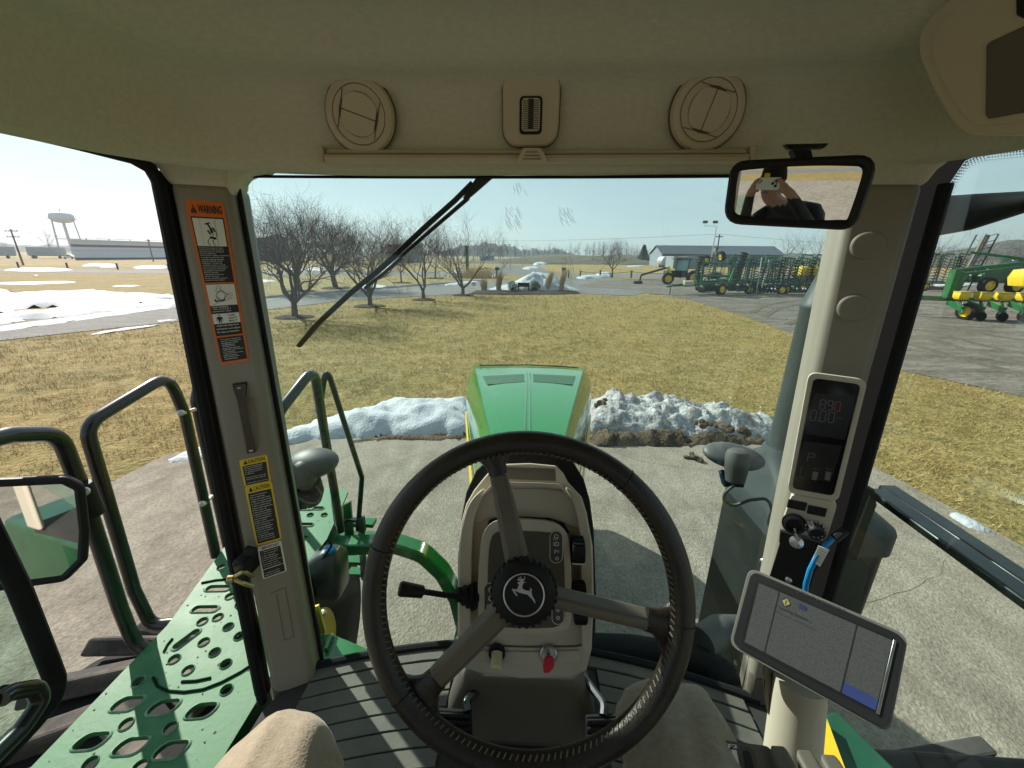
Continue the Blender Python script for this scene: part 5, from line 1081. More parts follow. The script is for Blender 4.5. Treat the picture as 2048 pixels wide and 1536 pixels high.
# roll-over pictogram
s_ = q.sub(.08, .375, .92, .505, .0008)
s_.line(g, [(.12, .05), (.92, .36)], .0006, 0)
for pts in ([(.30, .70), (.42, .95), (.52, .88), (.40, .64)], [(.64, .44), (.80, .60), (.88, .50), (.72, .32)]): s_.line(g, pts, .0007, 0, True)
s_.line(g, [(.46, .77), (.76, .46)], .0012, 0); s_.line(g, [(.28, .45), (.36, .62), (.50, .68), (.62, .52), (.58, .30), (.44, .28)], .0011, 0, True)
s_.line(g, [(.24, .20), (.38, .22), (.54, .24)], .0028, 0); s_.line(g, [(.38, .22), (.30, .38)], .0016, 0); s_.line(g, [(.54, .24), (.60, .40)], .0018, 0); s_.poly(g, [(.23+.04*math.cos(a), .26+.05*math.sin(a)) for a in [k*.63 for k in range(10)]], 0)
# belted sitter
s_ = q.sub(.08, .262, .92, .325, .0008)
s_.poly(g, [(.25+.035*math.cos(a), .86+.075*math.sin(a)) for a in [k*.63 for k in range(10)]], 0)
s_.poly(g, [(.18, .70), (.32, .70), (.38, .48), (.33, .44), (.30, .40), (.32, .08), (.28, .06), (.25, .34), (.22, .06), (.18, .08), (.20, .40), (.17, .44), (.12, .48)], 0)
s_.line(g, [(.12, .32), (.17, .36)], .0012, 0); s_.line(g, [(.38, .32), (.33, .36)], .0012, 0)
for i, wd in enumerate(('USE', 'SEAT', 'BELT')): s_.text(g, wd, .58, .88-i*.29, .90 if i else .84, .70-i*.29, 0, bold=.02)
g.obj('pictograms', PRINTK, d, smooth=0, kind='stuff')
x = MB()
def lines(qd, mb, ls, u0, u1, v1, v0, h, align='LEFT', fill=.70):
    st = (v1-v0)/len(ls)
    for i, l_ in enumerate(ls):
        if not l_: continue
        mx_ = max(len(a) for a in ls); ww = (u1-u0)*min(1, .12+.88*len(l_)/mx_); a = u0 if align == 'LEFT' else u0+((u1-u0)-ww)/2
        qd.text(mb, l_, a, v1-i*st, a+ww, v1-i*st-st*fill, h, bold=.012)
lines(q, x, ['Avoid serious injury or death', 'resulting from loss of control', 'during transport or braking of', 'a towed implement.', 'This tractor is capable of operating', 'at transport speeds that may', 'exceed the maximum allowable', 'transport speed for towed', 'implements.  If implement', 'manufacturer does not specify', 'maximum transport speed, observe', 'these transport speed limits:', '-Implements without brakes:', '32 km/h (20 mph).', '-Implements with brakes:', '40 km/h (25 mph).', "Do not exceed the implement's", 'maximum transport speed.'], .11, .90, .728, .524, .0007)
lines(q, x, ['AVOID CRUSHING.', ' - Do not jump if', '    machine tips.'], .12, .70, .370, .330, .0009)
lines(q, x, ['- Pull belt fully from', '  retractors and adjust', '  for best protection.'], .13, .88, .255, .195, .0009)
lines(q, x, ['To maintain unimpaired', 'operator protection and', "manufacturer's ROPS", 'certification:', '- Damaged ROPS', '  structures must be', '  replaced, not repaired', '  or revised.', '- Any alteration to the', '  ROPS must be', '  approved by the', '  manufacturer.'], .18, .86, .165, .028, .0007)
x.obj('small_lettering', WHITE, d, smooth=0, kind='stuff')
def text_decal(name, corners, base_m, head, blocks, label, top=.82, split=None):
    q = post_quad(*corners); d = decal(name, q, base_m, label)
    k = MB(); q.rect(k, .07, .03, .93, top, .0003); k.obj('black_panel', PRINTK, d, smooth=0)
    t = MB(); u = .30 if base_m is YELP else .18
    q.text(t, head, u, top+(1-top)*.80, .90, top+(1-top)*.22, .0006, bold=.02)
    if base_m is YELP: q.poly(t, [(.12, top+(1-top)*.2), (.28, top+(1-top)*.2), (.20, top+(1-top)*.85)], .0006)
    t.obj('heading_lettering', PRINTK, d, smooth=0)
    x = MB(); lines(q, x, blocks, .12, .89, top-.03, .05, .0006, fill=.62); x.obj('small_lettering', WHITE, d, smooth=0, kind='stuff')
    if split: r_ = MB(); q.rect(r_, .05, split, .95, split+.015, .0008); r_.obj('rule', base_m, d, smooth=0)
text_decal('caution_decal', ((478, 921), (534, 909), (542, 962), (489, 973)), YELP, 'CAUTION', ['This instructional seat', 'has been provided only', 'for training operators', 'or diagnosing machine', 'problems.', '', 'Keep all other riders off', 'the tractor and equipment.', '', 'Always wear your seat belt.'], 'small yellow CAUTION decal just below the strap on left post', top=.76)
text_decal('caution_decal', ((489, 974), (543, 962), (564, 1078), (513, 1092)), YELP, 'CAUTION', ['1. Read operators manual', '   before operating.', '2. Keep all shields in place.', '3. Make sure everyone is clear', '   of machine before starting.', '4. Shift into park and stop', '   engine before leaving seat.', '5. Keep riders off.', '6. Slow down on hillsides,', '   rough ground and turns.', '7. Use slow moving emblem', '   and warning lights on', '   public roads.', '8. Keep hands and feet away', '   from moving parts.', '9. Use recommended hitch', '   points for towing.', '10. Lower all implements', '   when parked.', '11. Wear the seat belt.', '12. Stay in the operator', '   station while moving.'], 'long yellow CAUTION decal with numbered lines, middle of left post', top=.88)
text_decal('notice_decal', ((514, 1095), (562, 1081), (574, 1142), (526, 1159)), WHITE, 'IMPORTANT', ['1. Tighten all hardware', '   to the torque given', '   in the manual.', '2. Check fluid levels', '   before starting.', '3. Let engine idle before', '   shutting it down.', '4. Use only clean fuel', '   and clean filters.', '', '5. Keep this notice', '   with the machine.'], 'white IMPORTANT notice decal low on left post', top=.86, split=.28)
# -- strap handle, latch and faint cover panel on the left post
pl2 = (LPL[0]+LPL[1]*.006, LPL[1])
gh = thing('grab_strap', 'brown grab strap screwed to the left corner post', 'grab handle', P(500, 900, pl=LPL))
STRAP = mat('brown_strap', (.07, .048, .034), .6, var=.2, vscale=20)
MB().prism(pp([(474, 800), (508, 796), (518, 880), (514, 905), (492, 908), (486, 880)], (LPL[0]+LPL[1]*.0015, LPL[1])), LPL[1], .003).obj('recess', mat('recess_tan', (.24, .20, .155), .6), gh, bev=.001)
pa = [P(480, 768, pl=(LPL[0]+LPL[1]*.004, LPL[1])), P(483, 800, pl=(LPL[0]+LPL[1]*.016, LPL[1])), P(492, 850, pl=(LPL[0]+LPL[1]*.022, LPL[1])), P(500, 886, pl=(LPL[0]+LPL[1]*.014, LPL[1])), P(503, 906, pl=(LPL[0]+LPL[1]*.004, LPL[1]))]
ux = (RT-LT).normalized()
MB().loft([[p-ux*w_+LPL[1]*.002, p+ux*w_+LPL[1]*.002, p+ux*w_-LPL[1]*.002, p-ux*w_-LPL[1]*.002] for p, w_ in zip(pa, (.013, .009, .0085, .009, .010))]).obj('strap', STRAP, gh, bev=.001)
MB().prism(pp([(464, 768), (494, 764), (492, 790), (487, 812), (478, 812), (470, 790)], pl2), LPL[1], .005).obj('end_plate', BLACK, gh, bev=.002)
for x, y in ((479, 778), (502, 899)): MB().lathe([(.0055, -.004), (.0055, .0025), (.003, .0035), (0, .003)], P(x, y, pl=pl2), LPL[1], 12).obj('screw', STEEL, gh)
lt = thing('door_latch', 'black door latch block with brass striker on the left post edge', 'door latch', P(490, 1165, Y=.83))
n_ = toward(P(490, 1130, Y=.83)); 
MB().box(P(494, 1126, Y=.835), (.035, .06, .055)).obj('latch_body', BLACK, lt, bev=.006)
MB().tube([P(492, 1100, Y=.83), P(510, 1104, Y=.83)], .012, 10).obj('latch_pin', BLACK, lt)
MB().tube([P(506, 1152, Y=.815), P(488, 1142, Y=.80), P(464, 1157, Y=.79), P(486, 1166, Y=.795), P(505, 1172, Y=.81)], .0055, 8, bend=.012).obj('striker', ZINC, lt)
MB().lathe([(.009, 0), (.009, .012), (.006, .014), (0, .014)], P(466, 1157, Y=.79), V((-1, -.4, .2)), 12).obj('striker_tip', ZINC, lt)
mb = MB()
for a, b in (((541, 1187), (573, 1174)), ((553, 1190), (569, 1280)), ((571, 1180), (588, 1273)), ((568, 1281), (587, 1273))): mb.beam(P(*a, pl=(LPL[0]+LPL[1]*.0006, LPL[1])), P(*b, pl=(LPL[0]+LPL[1]*.0006, LPL[1])), .0011, .0008, LPL[1])
mb.obj('cover_joint', DKTAN, CAB)

# ================================================================ steering console
WN = V((0, -math.cos(R(24)), math.sin(R(24)))); WC = P(1052, 1195, D=.54)
CN = V((0, -math.cos(R(33)), math.sin(R(33)))); CP = WC - WN*.105
def cpl(h): return (CP+CN*h, CN)
CON = thing('steering_console', 'tan steering console with dash pod, key switch and control knobs', 'console', P(1050, 1360, pl=cpl(-.02)))
shell = [(915, 1225), (915, 1118), (922, 1045), (932, 1008), (948, 980), (968, 955), (985, 936), (1003, 928), (1060, 926), (1112, 931), (1127, 946), (1136, 964), (1164, 994), (1174, 1026), (1186, 1094), (1188, 1192), (1184, 1298), (1173, 1342), (1142, 1356), (1044, 1358), (959, 1347), (927, 1337), (915, 1298)]
MB().prism(pp(shell, cpl(0)), CN, .10).obj('console_shell', TAN, CON, bev=.014, bseg=4)
MB().prism(pp([(924, 1150), (922, 1040), (932, 985), (952, 940), (975, 918), (1008, 906), (1060, 903), (1112, 906), (1146, 922), (1168, 958), (1180, 1000), (1188, 1060), (1193, 1200), (1190, 1290), (920, 1290)], cpl(-.045)), CN, .12).obj('rear_cowl', BLACK, CON, bev=.02, bseg=3)
# side rails
MB().prism(smooth_poly(pp([(917, 1300), (917, 1118), (925, 1045), (936, 1008), (958, 982), (972, 975), (962, 1000), (945, 1040), (943, 1120), (942, 1230), (940, 1310)], cpl(.022)), 1), CN, .03).obj('side_rail', TAN, CON, bev=.008, bseg=3)
MB().prism(smooth_poly(pp([(1183, 1300), (1186, 1192), (1184, 1094), (1172, 1026), (1160, 996), (1138, 975), (1130, 975), (1146, 1000), (1158, 1040), (1162, 1120), (1163, 1230), (1165, 1310)], cpl(.022)), 1), CN, .03).obj('side_rail', TAN, CON, bev=.008, bseg=3)
MB().prism(pp([(1006, 934), (1110, 938), (1112, 962), (1008, 958)], cpl(.0015)), CN, .003).obj('top_opening', DKTAN, CON)
MB().prism(smooth_poly(pp([(962, 996), (972, 980), (984, 968), (1000, 963), (1112, 966), (1126, 972), (1146, 1000), (1136, 990), (1118, 974), (1000, 971), (986, 976)], cpl(.028)), 1), CN, .03).obj('visor_lip', TAN, CON, bev=.004)
MB().prism(smooth_poly(pp([(955, 1000), (985, 976), (1118, 976), (1142, 992), (1158, 1024), (1160, 1060), (1140, 1052), (1100, 1036), (985, 1033), (960, 1046), (945, 1050), (946, 1020)], cpl(.002)), 1), CN, .004).obj('scoop_panel', TAN, CON, bev=.002)
MB().prism(pp([(972, 1060), (978, 1040), (1000, 1034), (1100, 1036), (1128, 1046), (1140, 1066)], cpl(.006)), CN, .006).obj('dash_gap', BLACK, CON)
pod = smooth_poly(pp([(956, 1225), (956, 1155), (961, 1094), (966, 1065), (981, 1045), (1007, 1038), (1044, 1038), (1105, 1043), (1127, 1055), (1137, 1075), (1142, 1118), (1144, 1225), (1142, 1250), (1127, 1263), (1044, 1268), (983, 1264), (958, 1248)], cpl(.038)), 1)
MB().prism(pod, CN, .04).obj('dash_pod', TAN, CON, bev=.009, bseg=4)
face = smooth_poly(pp([(982, 1074), (992, 1064), (1010, 1061), (1100, 1064), (1120, 1072), (1127, 1090), (1132, 1225), (1124, 1250), (1100, 1257), (1000, 1256), (978, 1248), (974, 1225), (976, 1110)], cpl(.0395)), 1)
MB().prism(face, CN, .003).obj('dash_face', DASHF, CON, bev=.001)
def capsule(x0, x1, y0, y1, m1, m2, nm):
    r_ = (x1-x0)/2; pts = [((x0+x1)/2+r_*math.cos(a), y0+r_-r_*math.sin(a)) for a in [math.pi*k/8 for k in range(9)]] + [((x0+x1)/2-r_*math.cos(a), y1-r_+r_*math.sin(a)) for a in [math.pi*k/8 for k in range(9)]]
    MB().tube(pp(pts, cpl(.0405)), .0007, 5, loop=True).obj(nm+'_border', m1, CON)
    MB().prism(pp(pts, cpl(.0402)), CN, .001).obj(nm, m2, CON)
CAPS = mat('icon_panel_brown', (.06, .052, .042), .5, var=.05)
capsule(1100, 1125, 1062, 1126, TAN, CAPS, 'light_switch_panel'); capsule(968, 994, 1166, 1246, TAN, CAPS, 'indicator_panel'); capsule(1104, 1128, 1206, 1249, TAN, CAPS, 'wiper_panel')
icons = MB()
def stroke(pts, w_=.0009, closed=False, h=.0412):
    p3 = pp(pts, cpl(h))
    for i in range(len(p3) if closed else len(p3)-1): icons.beam(p3[i], p3[(i+1) % len(p3)], w_, .0003, CN)
def arc(cx, cy, r_, a0, a1, k=9): return [(cx+r_*math.cos(R(a0+(a1-a0)*i/(k-1))), cy-r_*math.sin(R(a0+(a1-a0)*i/(k-1)))) for i in range(k)]
stroke(arc(1112.5, 1073, 4, -20, 200)); stroke([(1108, 1075), (1117, 1076)]);
for i in range(4): stroke([(1108+i*2.6, 1077), (1106+i*2.6, 1080)], .0005)
stroke(arc(1114, 1088, 3.8, -90, 90)); stroke([(1114, 1084), (1112, 1084), (1112, 1092), (1114, 1092)])
for i in range(4): stroke([(1106.5, 1085+i*2), (1110.5, 1085+i*2)], .0006)
stroke([(1109.5, 1107), (1109.5, 1100)]); stroke(arc(1110.5, 1101.8, 2, 90, -90)); 
for a in (-1, 0, 1): stroke([(1114.5, 1103+a*1.2), (1118, 1103+a*3)], .0005)
stroke(arc(1114, 1117, 3, 0, 360, 14)); stroke(arc(1116, 1236, 3, 0, 360, 14))
for s_, y0 in ((1, 1180), (-1, 1197)): stroke([(980, y0-5*s_), (983.5, y0), (981.5, y0), (981.5, y0+4*s_), (978.5, y0+4*s_), (978.5, y0), (976.5, y0)], .0008, True)
stroke(arc(980, 1213, 3.6, -90, 90)); stroke([(980, 1209), (979, 1209), (979, 1217), (980, 1217)])
for i in range(4): stroke([(973, 1210+i*2), (977, 1210+i*2)], .0006)
stroke([(1111, 1217), (1121, 1217), (1118.5, 1222), (1113.5, 1222)], .0008, True); stroke([(1116, 1218), (1116, 1225)], .0006); stroke([(1098, 1215), (1105, 1211)], .0008); stroke([(1101, 1209), (1101, 1215)], .0008)
for i in range(4): stroke([(1111+i*3, 1214), (1112.5+i*3, 1214)], .0005)
icons.obj('switch_symbols', WHITE, CON, smooth=0)
# seam, lower bezel
MB().tube(pp([(930, 1285), (970, 1291), (1050, 1294), (1150, 1293), (1176, 1288)], cpl(.0012)), .0012, 6).obj('bezel_joint', DKTAN, CON)
MB().prism(pp([(945, 1300), (1050, 1303), (1160, 1300), (1164, 1326), (1050, 1334), (942, 1322)], cpl(.0025)), CN, .004).obj('switch_recess', TAN, CON, bev=.0018)
kb = MB().lathe([(.013, .0), (.013, .004)], P(994, 1305, pl=cpl(.003)), CN, 18).obj('knob_collar', BLACK, CON)
CREAM = mat('cream_plastic', (.62, .58, .34), .45, var=.04)
ax_ = (CN+V((0, -.1, -.85))).normalized()
MB().lathe([(.0085, -.002), (.0088, .012), (.0088, .018), (.0070, .0205), (0, .0207)], P(994, 1308, pl=cpl(.006)), ax_, 18).obj('push_knob', CREAM, CON)
MB().lathe([(.0135, 0), (.0135, .003), (.011, .005), (.010, .003), (0, .003)], P(1097, 1308, pl=cpl(.003)), CN, 20).obj('key_switch', STEEL, CON)
RED = mat('red_plastic', (.55, .012, .025), .4, var=.1)
ky = thing('ignition_key', 'red plastic ignition key in the console switch', 'key', P(1095, 1348, pl=cpl(.012)))
k_n = (CN+V((0, 0, .25))).normalized()
MB().prism(pp([(1090, 1314), (1104, 1312), (1110, 1320), (1108, 1336), (1098, 1346), (1088, 1347), (1085, 1335), (1087, 1321)], (CP+CN*.034, k_n)), k_n, .007).obj('key_bow', RED, ky, bev=.0016)
MB().beam(P(1097, 1308, pl=cpl(.004)), P(1097, 1318, pl=cpl(.030)), .006, .003).obj('key_blade', STEEL, ky)
# knobs on the right flank
def knob(x, y, r_, w_, tick):
    c = P(x, y, pl=cpl(.03)); kn = MB().lathe([(r_*.9, -w_/2), (r_, -w_/2+.003), (r_, w_/2-.003), (r_*.93, w_/2), (0, w_/2)], c, V((1, 0, 0)), 26).obj('rotary_knob', BLACK, CON)
    mb = MB(); zz = CN; yy = V((1, 0, 0)).cross(zz)
    for k in range(22):
        a = 2*math.pi*k/22; d_ = zz*math.cos(a)+yy*math.sin(a); mb.beam(c-V((w_*.42, 0, 0))+d_*r_, c+V((w_*.42, 0, 0))+d_*r_, .0022, .0018, d_)
    mb.obj('knurling', BLACK, kn, kind='stuff')
    if tick is not None: d_ = zz*math.cos(tick)+yy*math.sin(tick); MB().beam(c-V((w_*.45, 0, 0))+d_*(r_+.001), c+V((w_*.5, 0, 0))+d_*(r_+.001), .0022, .0016, d_).obj('pointer', WHITE, kn)
knob(1155, 1100, .0205, .020, 1.05); knob(1158, 1186, .017, .019, None); knob(1161, 1229, .013, .019, -.9)
# left stalk
stk = thing('turn_signal_stalk', 'black turn signal stalk on the left of the steering console', 'stalk', P(935, 1195, pl=cpl(.03)))
c = P(952, 1193, pl=cpl(.02)); d_ = (P(800, 1177, pl=cpl(.075))-P(935, 1191, pl=cpl(.03))).normalized()
MB().lathe([(.019, 0), (.021, .004), (.015, .008), (.018, .012), (.013, .016), (.015, .020), (.010, .026), (.011, .032), (.006, .036)], c, d_, 18).obj('rubber_boot', RUBBER, stk)
MB().tube([P(936, 1191, pl=cpl(.035)), P(890, 1190, pl=cpl(.05)), P(845, 1183, pl=cpl(.068))], .0042, 10).obj('stem', BLACK, stk)
a, b = P(848, 1184, pl=cpl(.067)), P(799, 1177, pl=cpl(.082)); MB().lathe([(.005, 0), (.0085, .002), (.0105, (b-a).length-.003), (.009, (b-a).length), (0, (b-a).length)], a, b-a, 16).obj('grip', BLACK, stk)
# pedals
def pedal(name, pads, arm, label, pl, rid=5):
    t = thing(name, label, 'pedal', P(*pads[2], pl=pl))
    p = pp(pads, pl); MB().prism(p, pl[1], .018).obj('pad', RUBBER, t, bev=.003)
    qd = Quad(*p)
    for k in range(rid): MB().beam(qd.at(.03, (k+.6)/rid*.95, .004), qd.at(.97, (k+.6)/rid*.95, .004), .011*.8, .008, qd.n).obj('tread_bar', RUBBER, t, bev=.002)
    MB().tube([P(x, y, pl=(pl[0]+V((0, dy, 0)), pl[1])) for x, y, dy in arm], .011, 8, bend=.03).obj('arm', RAIL, t)
pdl = plane(V((0, .70, FLOOR+.16)), (0, -.75, .66))
pedal('brake_pedal', [(862, 1418), (942, 1424), (944, 1478), (905, 1478)], [(936, 1424, 0), (932, 1402, .02), (990, 1350, .12)], 'ribbed black pedal under the left side of the steering wheel', pdl, 4)
pedal('brake_pedal', [(1172, 1432), (1242, 1430), (1246, 1500), (1172, 1500)], [(1206, 1432, 0), (1208, 1410, .02), (1160, 1345, .12)], 'ribbed black pedal in shade right of the console', pdl, 4)
pedal('inching_pedal', [(1048, 1376), (1068, 1376), (1068, 1400), (1048, 1400)], [(1060, 1376, 0), (1066, 1362, .02), (1076, 1340, .1)], 'small square black pedal under the middle of the console', plane(V((0, .80, FLOOR+.15)), (0, -.8, .6)), 3)

# ================================================================ steering wheel
SWH = thing('steering_wheel', 'brown leather steering wheel with three spokes and round emblem hub', 'steering wheel', WC-V((0, 0, .2)))
wx = V((1, 0, 0)); wy = WN.cross(wx); wy = wy if wy.z > 0 else -wy
def wpt(a, r_=.2105, h=0): return WC+wx*(r_*math.cos(a))+wy*(r_*math.sin(a))+WN*h
sec = [(math.cos(t)*(1.06 if abs(math.cos(t)) > .5 else 1), math.sin(t)) for t in [2*math.pi*k/14 for k in range(14)]]
MB().tube([wpt(2*math.pi*k/96) for k in range(96)], .0165, 14, loop=True).obj('rim', LEATHER, SWH, smooth=80)
mb = MB()
for k in range(150):
    a = 2*math.pi*(k+.5)/150; a2 = a+.016
    p0, p1 = wpt(a, .2105-.0135, .0105), wpt(a2, .2105-.0165, .0045); mb.tube([p0, p1], .0011, 4)
mb.obj('stitching', STITCH, SWH, kind='stuff')
for px_, py_ in ((765, 1095), (1245, 965), (1330, 1240), (805, 1390), (1130, 1530)):
    p = P(px_, py_, pl=(WC, WN)); a = math.atan2((p-WC).dot(wy), (p-WC).dot(wx))
    MB().tube([wpt(a, .2105+.0169*math.cos(t), .0169*math.sin(t)) for t in [2*math.pi*k/16 for k in range(16)]], .0007, 5, loop=True).obj('leather_joint', BLACK, SWH)
HC = P(1048, 1179, pl=(WC+WN*.012, WN))
SPK = mat('spoke_brown', (.12, .10, .075), .42, var=.08, vscale=20, bump=.08, bscale=300, dist=.002)
def spoke(px_, py_, w0, w1, tw=0):
    e = P(px_, py_, pl=(WC, WN)); a = math.atan2((e-WC).dot(wy), (e-WC).dot(wx)); e = wpt(a, .199)
    d_ = (e-HC).normalized(); sd = d_.cross(WN).normalized(); L = (e-HC).length
    if sd.z < 0: sd = -sd
    sn = WN*math.cos(R(tw))+sd*math.sin(R(tw)); s2 = sd*math.cos(R(tw))-WN*math.sin(R(tw)); secs = []
    for t, w_, th in ((.10, w0*1.15, .010), (.25, w0, .0095), (.6, (w0+w1)/2, .009), (.84, w1, .0085)):
        c = HC+d_*L*t+WN*(-.012*t); secs.append([c+s2*(w_*x_)+sn*(th*y_) for x_, y_ in ((-1, -.7), (1, -.7), (1, .2), (.72, 1), (-.72, 1), (-1, .2))])
    MB().loft(secs).obj('spoke', SPK, SWH, bev=.003, bseg=2)
    secs = []      # leather root where the spoke meets the rim
    for t, w_, th in ((.835, w1*1.06, .0095), (.90, w1*1.15, .0105), (.955, w1*1.7, .0125), (1.0, w1*2.6, .013)):
        c = HC+d_*L*t+WN*(-.012*t); secs.append([c+sd*(w_*math.cos(q_))+WN*(th*math.sin(q_)) for q_ in [2*math.pi*k/12 for k in range(12)]])
    MB().loft(secs).obj('spoke_root', LEATHER, SWH, smooth=60)
spoke(985, 905, .0165, .0125); spoke(1312, 1250, .0150, .0155, 66); spoke(836, 1402, .0170, .0155)
hub = MB().lathe([(.030, -.02), (.040, -.008), (.0422, .004), (.0415, .012), (.0395, .014), (.038, .0155), (.030, .0175), (.0285, .0165), (0, .0165)], HC, WN, 48).obj('hub', BLACK, SWH)
mb = MB()
for k in range(30):
    a = 2*math.pi*k/30; d_ = wx*math.cos(a)+wy*math.sin(a); mb.box(HC+d_*.0422+WN*.004, (.0044, .0050, .016), (wy*math.cos(a)-wx*math.sin(a), d_, WN))
mb.obj('knurled_ring', BLACK, hub, bev=.001, bseg=1, kind='stuff')
EMB = mat('silver_emblem', (.62, .60, .60), .35, metal=.6, var=.1, vscale=40)
hpl = (HC+WN*.0172, WN)
MB().tube([HC+WN*.0170+wx*(.0262*math.cos(t))+wy*(.0262*math.sin(t)) for t in [2*math.pi*k/48 for k in range(48)]], .0010, 6, loop=True).obj('emblem_ring', EMB, hub)
cc = lambda l: pp([(900+x*.1465, 1140+y*.1465) for x, y in l], hpl)
deer = cc([(918, 172), (945, 164), (975, 160), (1000, 165), (1045, 166), (1004, 180), (988, 215), (988, 248), (1010, 272), (1050, 283), (1082, 288), (1094, 276), (1092, 240), (1106, 255), (1120, 276), (1110, 297), (1118, 322), (1126, 360), (1152, 402), (1166, 440), (1160, 460), (1145, 432), (1118, 397), (1094, 372), (1058, 336), (1010, 326), (968, 314), (940, 308), (905, 292), (884, 280), (890, 302), (922, 346), (914, 360), (894, 342), (864, 300), (845, 264), (852, 256), (880, 263), (918, 264), (924, 245), (932, 222), (946, 196), (926, 188)])
mb = MB().prism(deer, WN, .0006)
for st in ([(985, 165), (1006, 140), (1021, 112), (1018, 84)], [(1003, 145), (975, 116), (964, 88)], [(994, 154), (955, 125), (935, 97)], [(988, 160), (945, 138), (918, 130)]):
    p3 = cc(st)
    for i in range(len(p3)-1): mb.beam(p3[i], p3[i+1], .0013-.0002*i, .0008, WN)
mb.obj('emblem_deer', EMB, hub, smooth=0)
# ================================================================ corner post display
SCREENK = mat('display_black', (.006, .006, .007), .12, var=.1, spec=.6, rvar=.03)
LCD = mat('lcd_segment', (.055, .058, .055), .5, var=.05, emit=((.5, .52, .5), .015))
LCDR = mat('lcd_segment_red', (.10, .03, .03), .5, var=.05, emit=((.6, .2, .18), .03))
dn = (RPL[1]*.6+toward(P(1655, 875, Y=.75))*.4).normalized(); dpl = plane(P(1655, 875, Y=.765), dn)
def dp(h): return (dpl[0]+dn*h, dn)
DSP = thing('post_display', 'narrow upright black instrument display on the right corner post', 'display', P(1628, 1000, pl=dpl))
rim = fillet(pp([(1618, 744), (1736, 760), (1676, 1004), (1574, 986)], dp(.0)), .016, True, 5)
MB().prism(rim, dn, .035).obj('bezel', TAN, DSP, bev=.005, bseg=3)
MB().prism(fillet(pp([(1627, 756), (1722, 769), (1667, 992), (1584, 977)], dp(.0022)), .010, True, 4), dn, .003).obj('screen', SCREENK, DSP, bev=.001)
MB().prism(pp([(1629, 786), (1710, 794), (1690, 880), (1612, 868)], dp(.0032)), dn, .0008).obj('speed_window', mat('lcd_dark', (.018, .018, .018), .2, var=.1), DSP, smooth=0)
MB().prism(pp([(1608, 882), (1684, 892), (1662, 964), (1592, 953)], dp(.0032)), dn, .0008).obj('gear_window', MATS['lcd_dark'], DSP, smooth=0)
SEG = {'8': 'abcdefg', '9': 'abcdfg', '0': 'abcdef'}
def digit(mb, ch, x, y, w_, h_):
    r_ = V((w_, w_*.13, 0)); dwn = V((-h_*.18, h_, 0)); o = V((x, y, 0))
    pts = {'a': (o, o+r_), 'b': (o+r_, o+r_+dwn*.5), 'c': (o+r_+dwn*.5, o+r_+dwn), 'd': (o+dwn, o+r_+dwn), 'e': (o+dwn*.5, o+dwn), 'f': (o, o+dwn*.5), 'g': (o+dwn*.5, o+r_+dwn*.5)}
    for s_ in SEG[ch]:
        a, b = pts[s_]; a, b = a*.92+b*.08, a*.08+b*.92; mb.beam(P(a.x, a.y, pl=dp(.0036)), P(b.x, b.y, pl=dp(.0036)), .0016, .0003, dn)
for i, ch in enumerate('890'):
    mb = MB(); digit(mb, ch, 1642+i*15, 799+i*2, 10, 19); mb.obj('digit_segments', LCD if i < 2 else LCDR, DSP, smooth=0, label='dim red 0 digit' if i == 2 else None)
for i, x in enumerate((1623, 1642, 1659)): mb = MB(); digit(mb, '0', x, 820+i*2.2, 11, 20); mb.obj('digit_segments', LCD, DSP, smooth=0)
mb = MB(); mb.beam(P(1635, 841, pl=dp(.0036)), P(1637, 842, pl=dp(.0036)), .002, .0003, dn); mb.beam(P(1672, 836, pl=dp(.0036)), P(1684, 837, pl=dp(.0036)), .001, .0003, dn)
for a, b in (((1618, 906), (1614, 922)), ((1618, 906), (1630, 908)), ((1630, 908), (1629, 915)), ((1629, 915), (1616, 914))): mb.beam(P(*a, pl=dp(.0036)), P(*b, pl=dp(.0036)), .0013, .0003, dn)
for a, b in (((1604, 932), (1599, 953)), ((1599, 953), (1609, 955))): mb.beam(P(*a, pl=dp(.0036)), P(*b, pl=dp(.0036)), .0009, .0003, dn)
for x in (1626, 1650): mb.beam(P(x, 937, pl=dp(.0036)), P(x+14, 939, pl=dp(.0036)), .0008, .0003, dn)
mb.obj('display_marks', LCD, DSP, smooth=0, kind='stuff')
for x in (1624, 1650): MB().prism(pp([(x+2, 943), (x+13, 945), (x+9, 961), (x-1, 959)], dp(.0036)), dn, .0004).obj('gauge_bar', mat('gauge_grey', (.12, .12, .12), .5, var=.1), DSP, smooth=0)
# switch pod under the display
SWP = thing('switch_pod', 'small tan pod with black buttons and round sockets below the post display', 'control', P(1610, 1070, pl=dp(0)))
MB().prism(fillet(pp([(1584, 988), (1676, 1005), (1652, 1082), (1562, 1052)], dp(-.002)), .012, True, 4), dn, .03).obj('pod_body', TAN, SWP, bev=.006, bseg=3)
for x, y in ((1577, 998), (1617, 1010)): MB().prism(pp([(x, y), (x+38, y+8), (x+33, y+25), (x-4, y+17)], dp(.0005)), dn, .004).obj('button', BLACK, SWP, bev=.0015)
MB().lathe([(.022, 0), (.022, .008), (.019, .008), (.019, .014), (.014, .016), (.012, .010), (0, .010)], P(1588, 1046, pl=dp(-.001)), dn, 24).obj('power_socket', BLACK, SWP)
sk = MB().lathe([(.017, 0), (.017, .005), (.0155, .018), (.013, .021), (.006, .021), (.005, .019), (0, .019)], P(1630, 1056, pl=dp(-.001)), (dn+V((.2, 0, -.25))).normalized(), 22).obj('capped_socket', BLACK, SWP)
mb = MB()
for k in range(14):
    a = 2*math.pi*k/14; x_ = dn.orthogonal().normalized(); y_ = dn.cross(x_); d_ = x_*math.cos(a)+y_*math.sin(a); c = P(1630, 1056, pl=dp(.008))+d_*.0162; mb.beam(c, c+dn*.010, .0022, .002, d_)
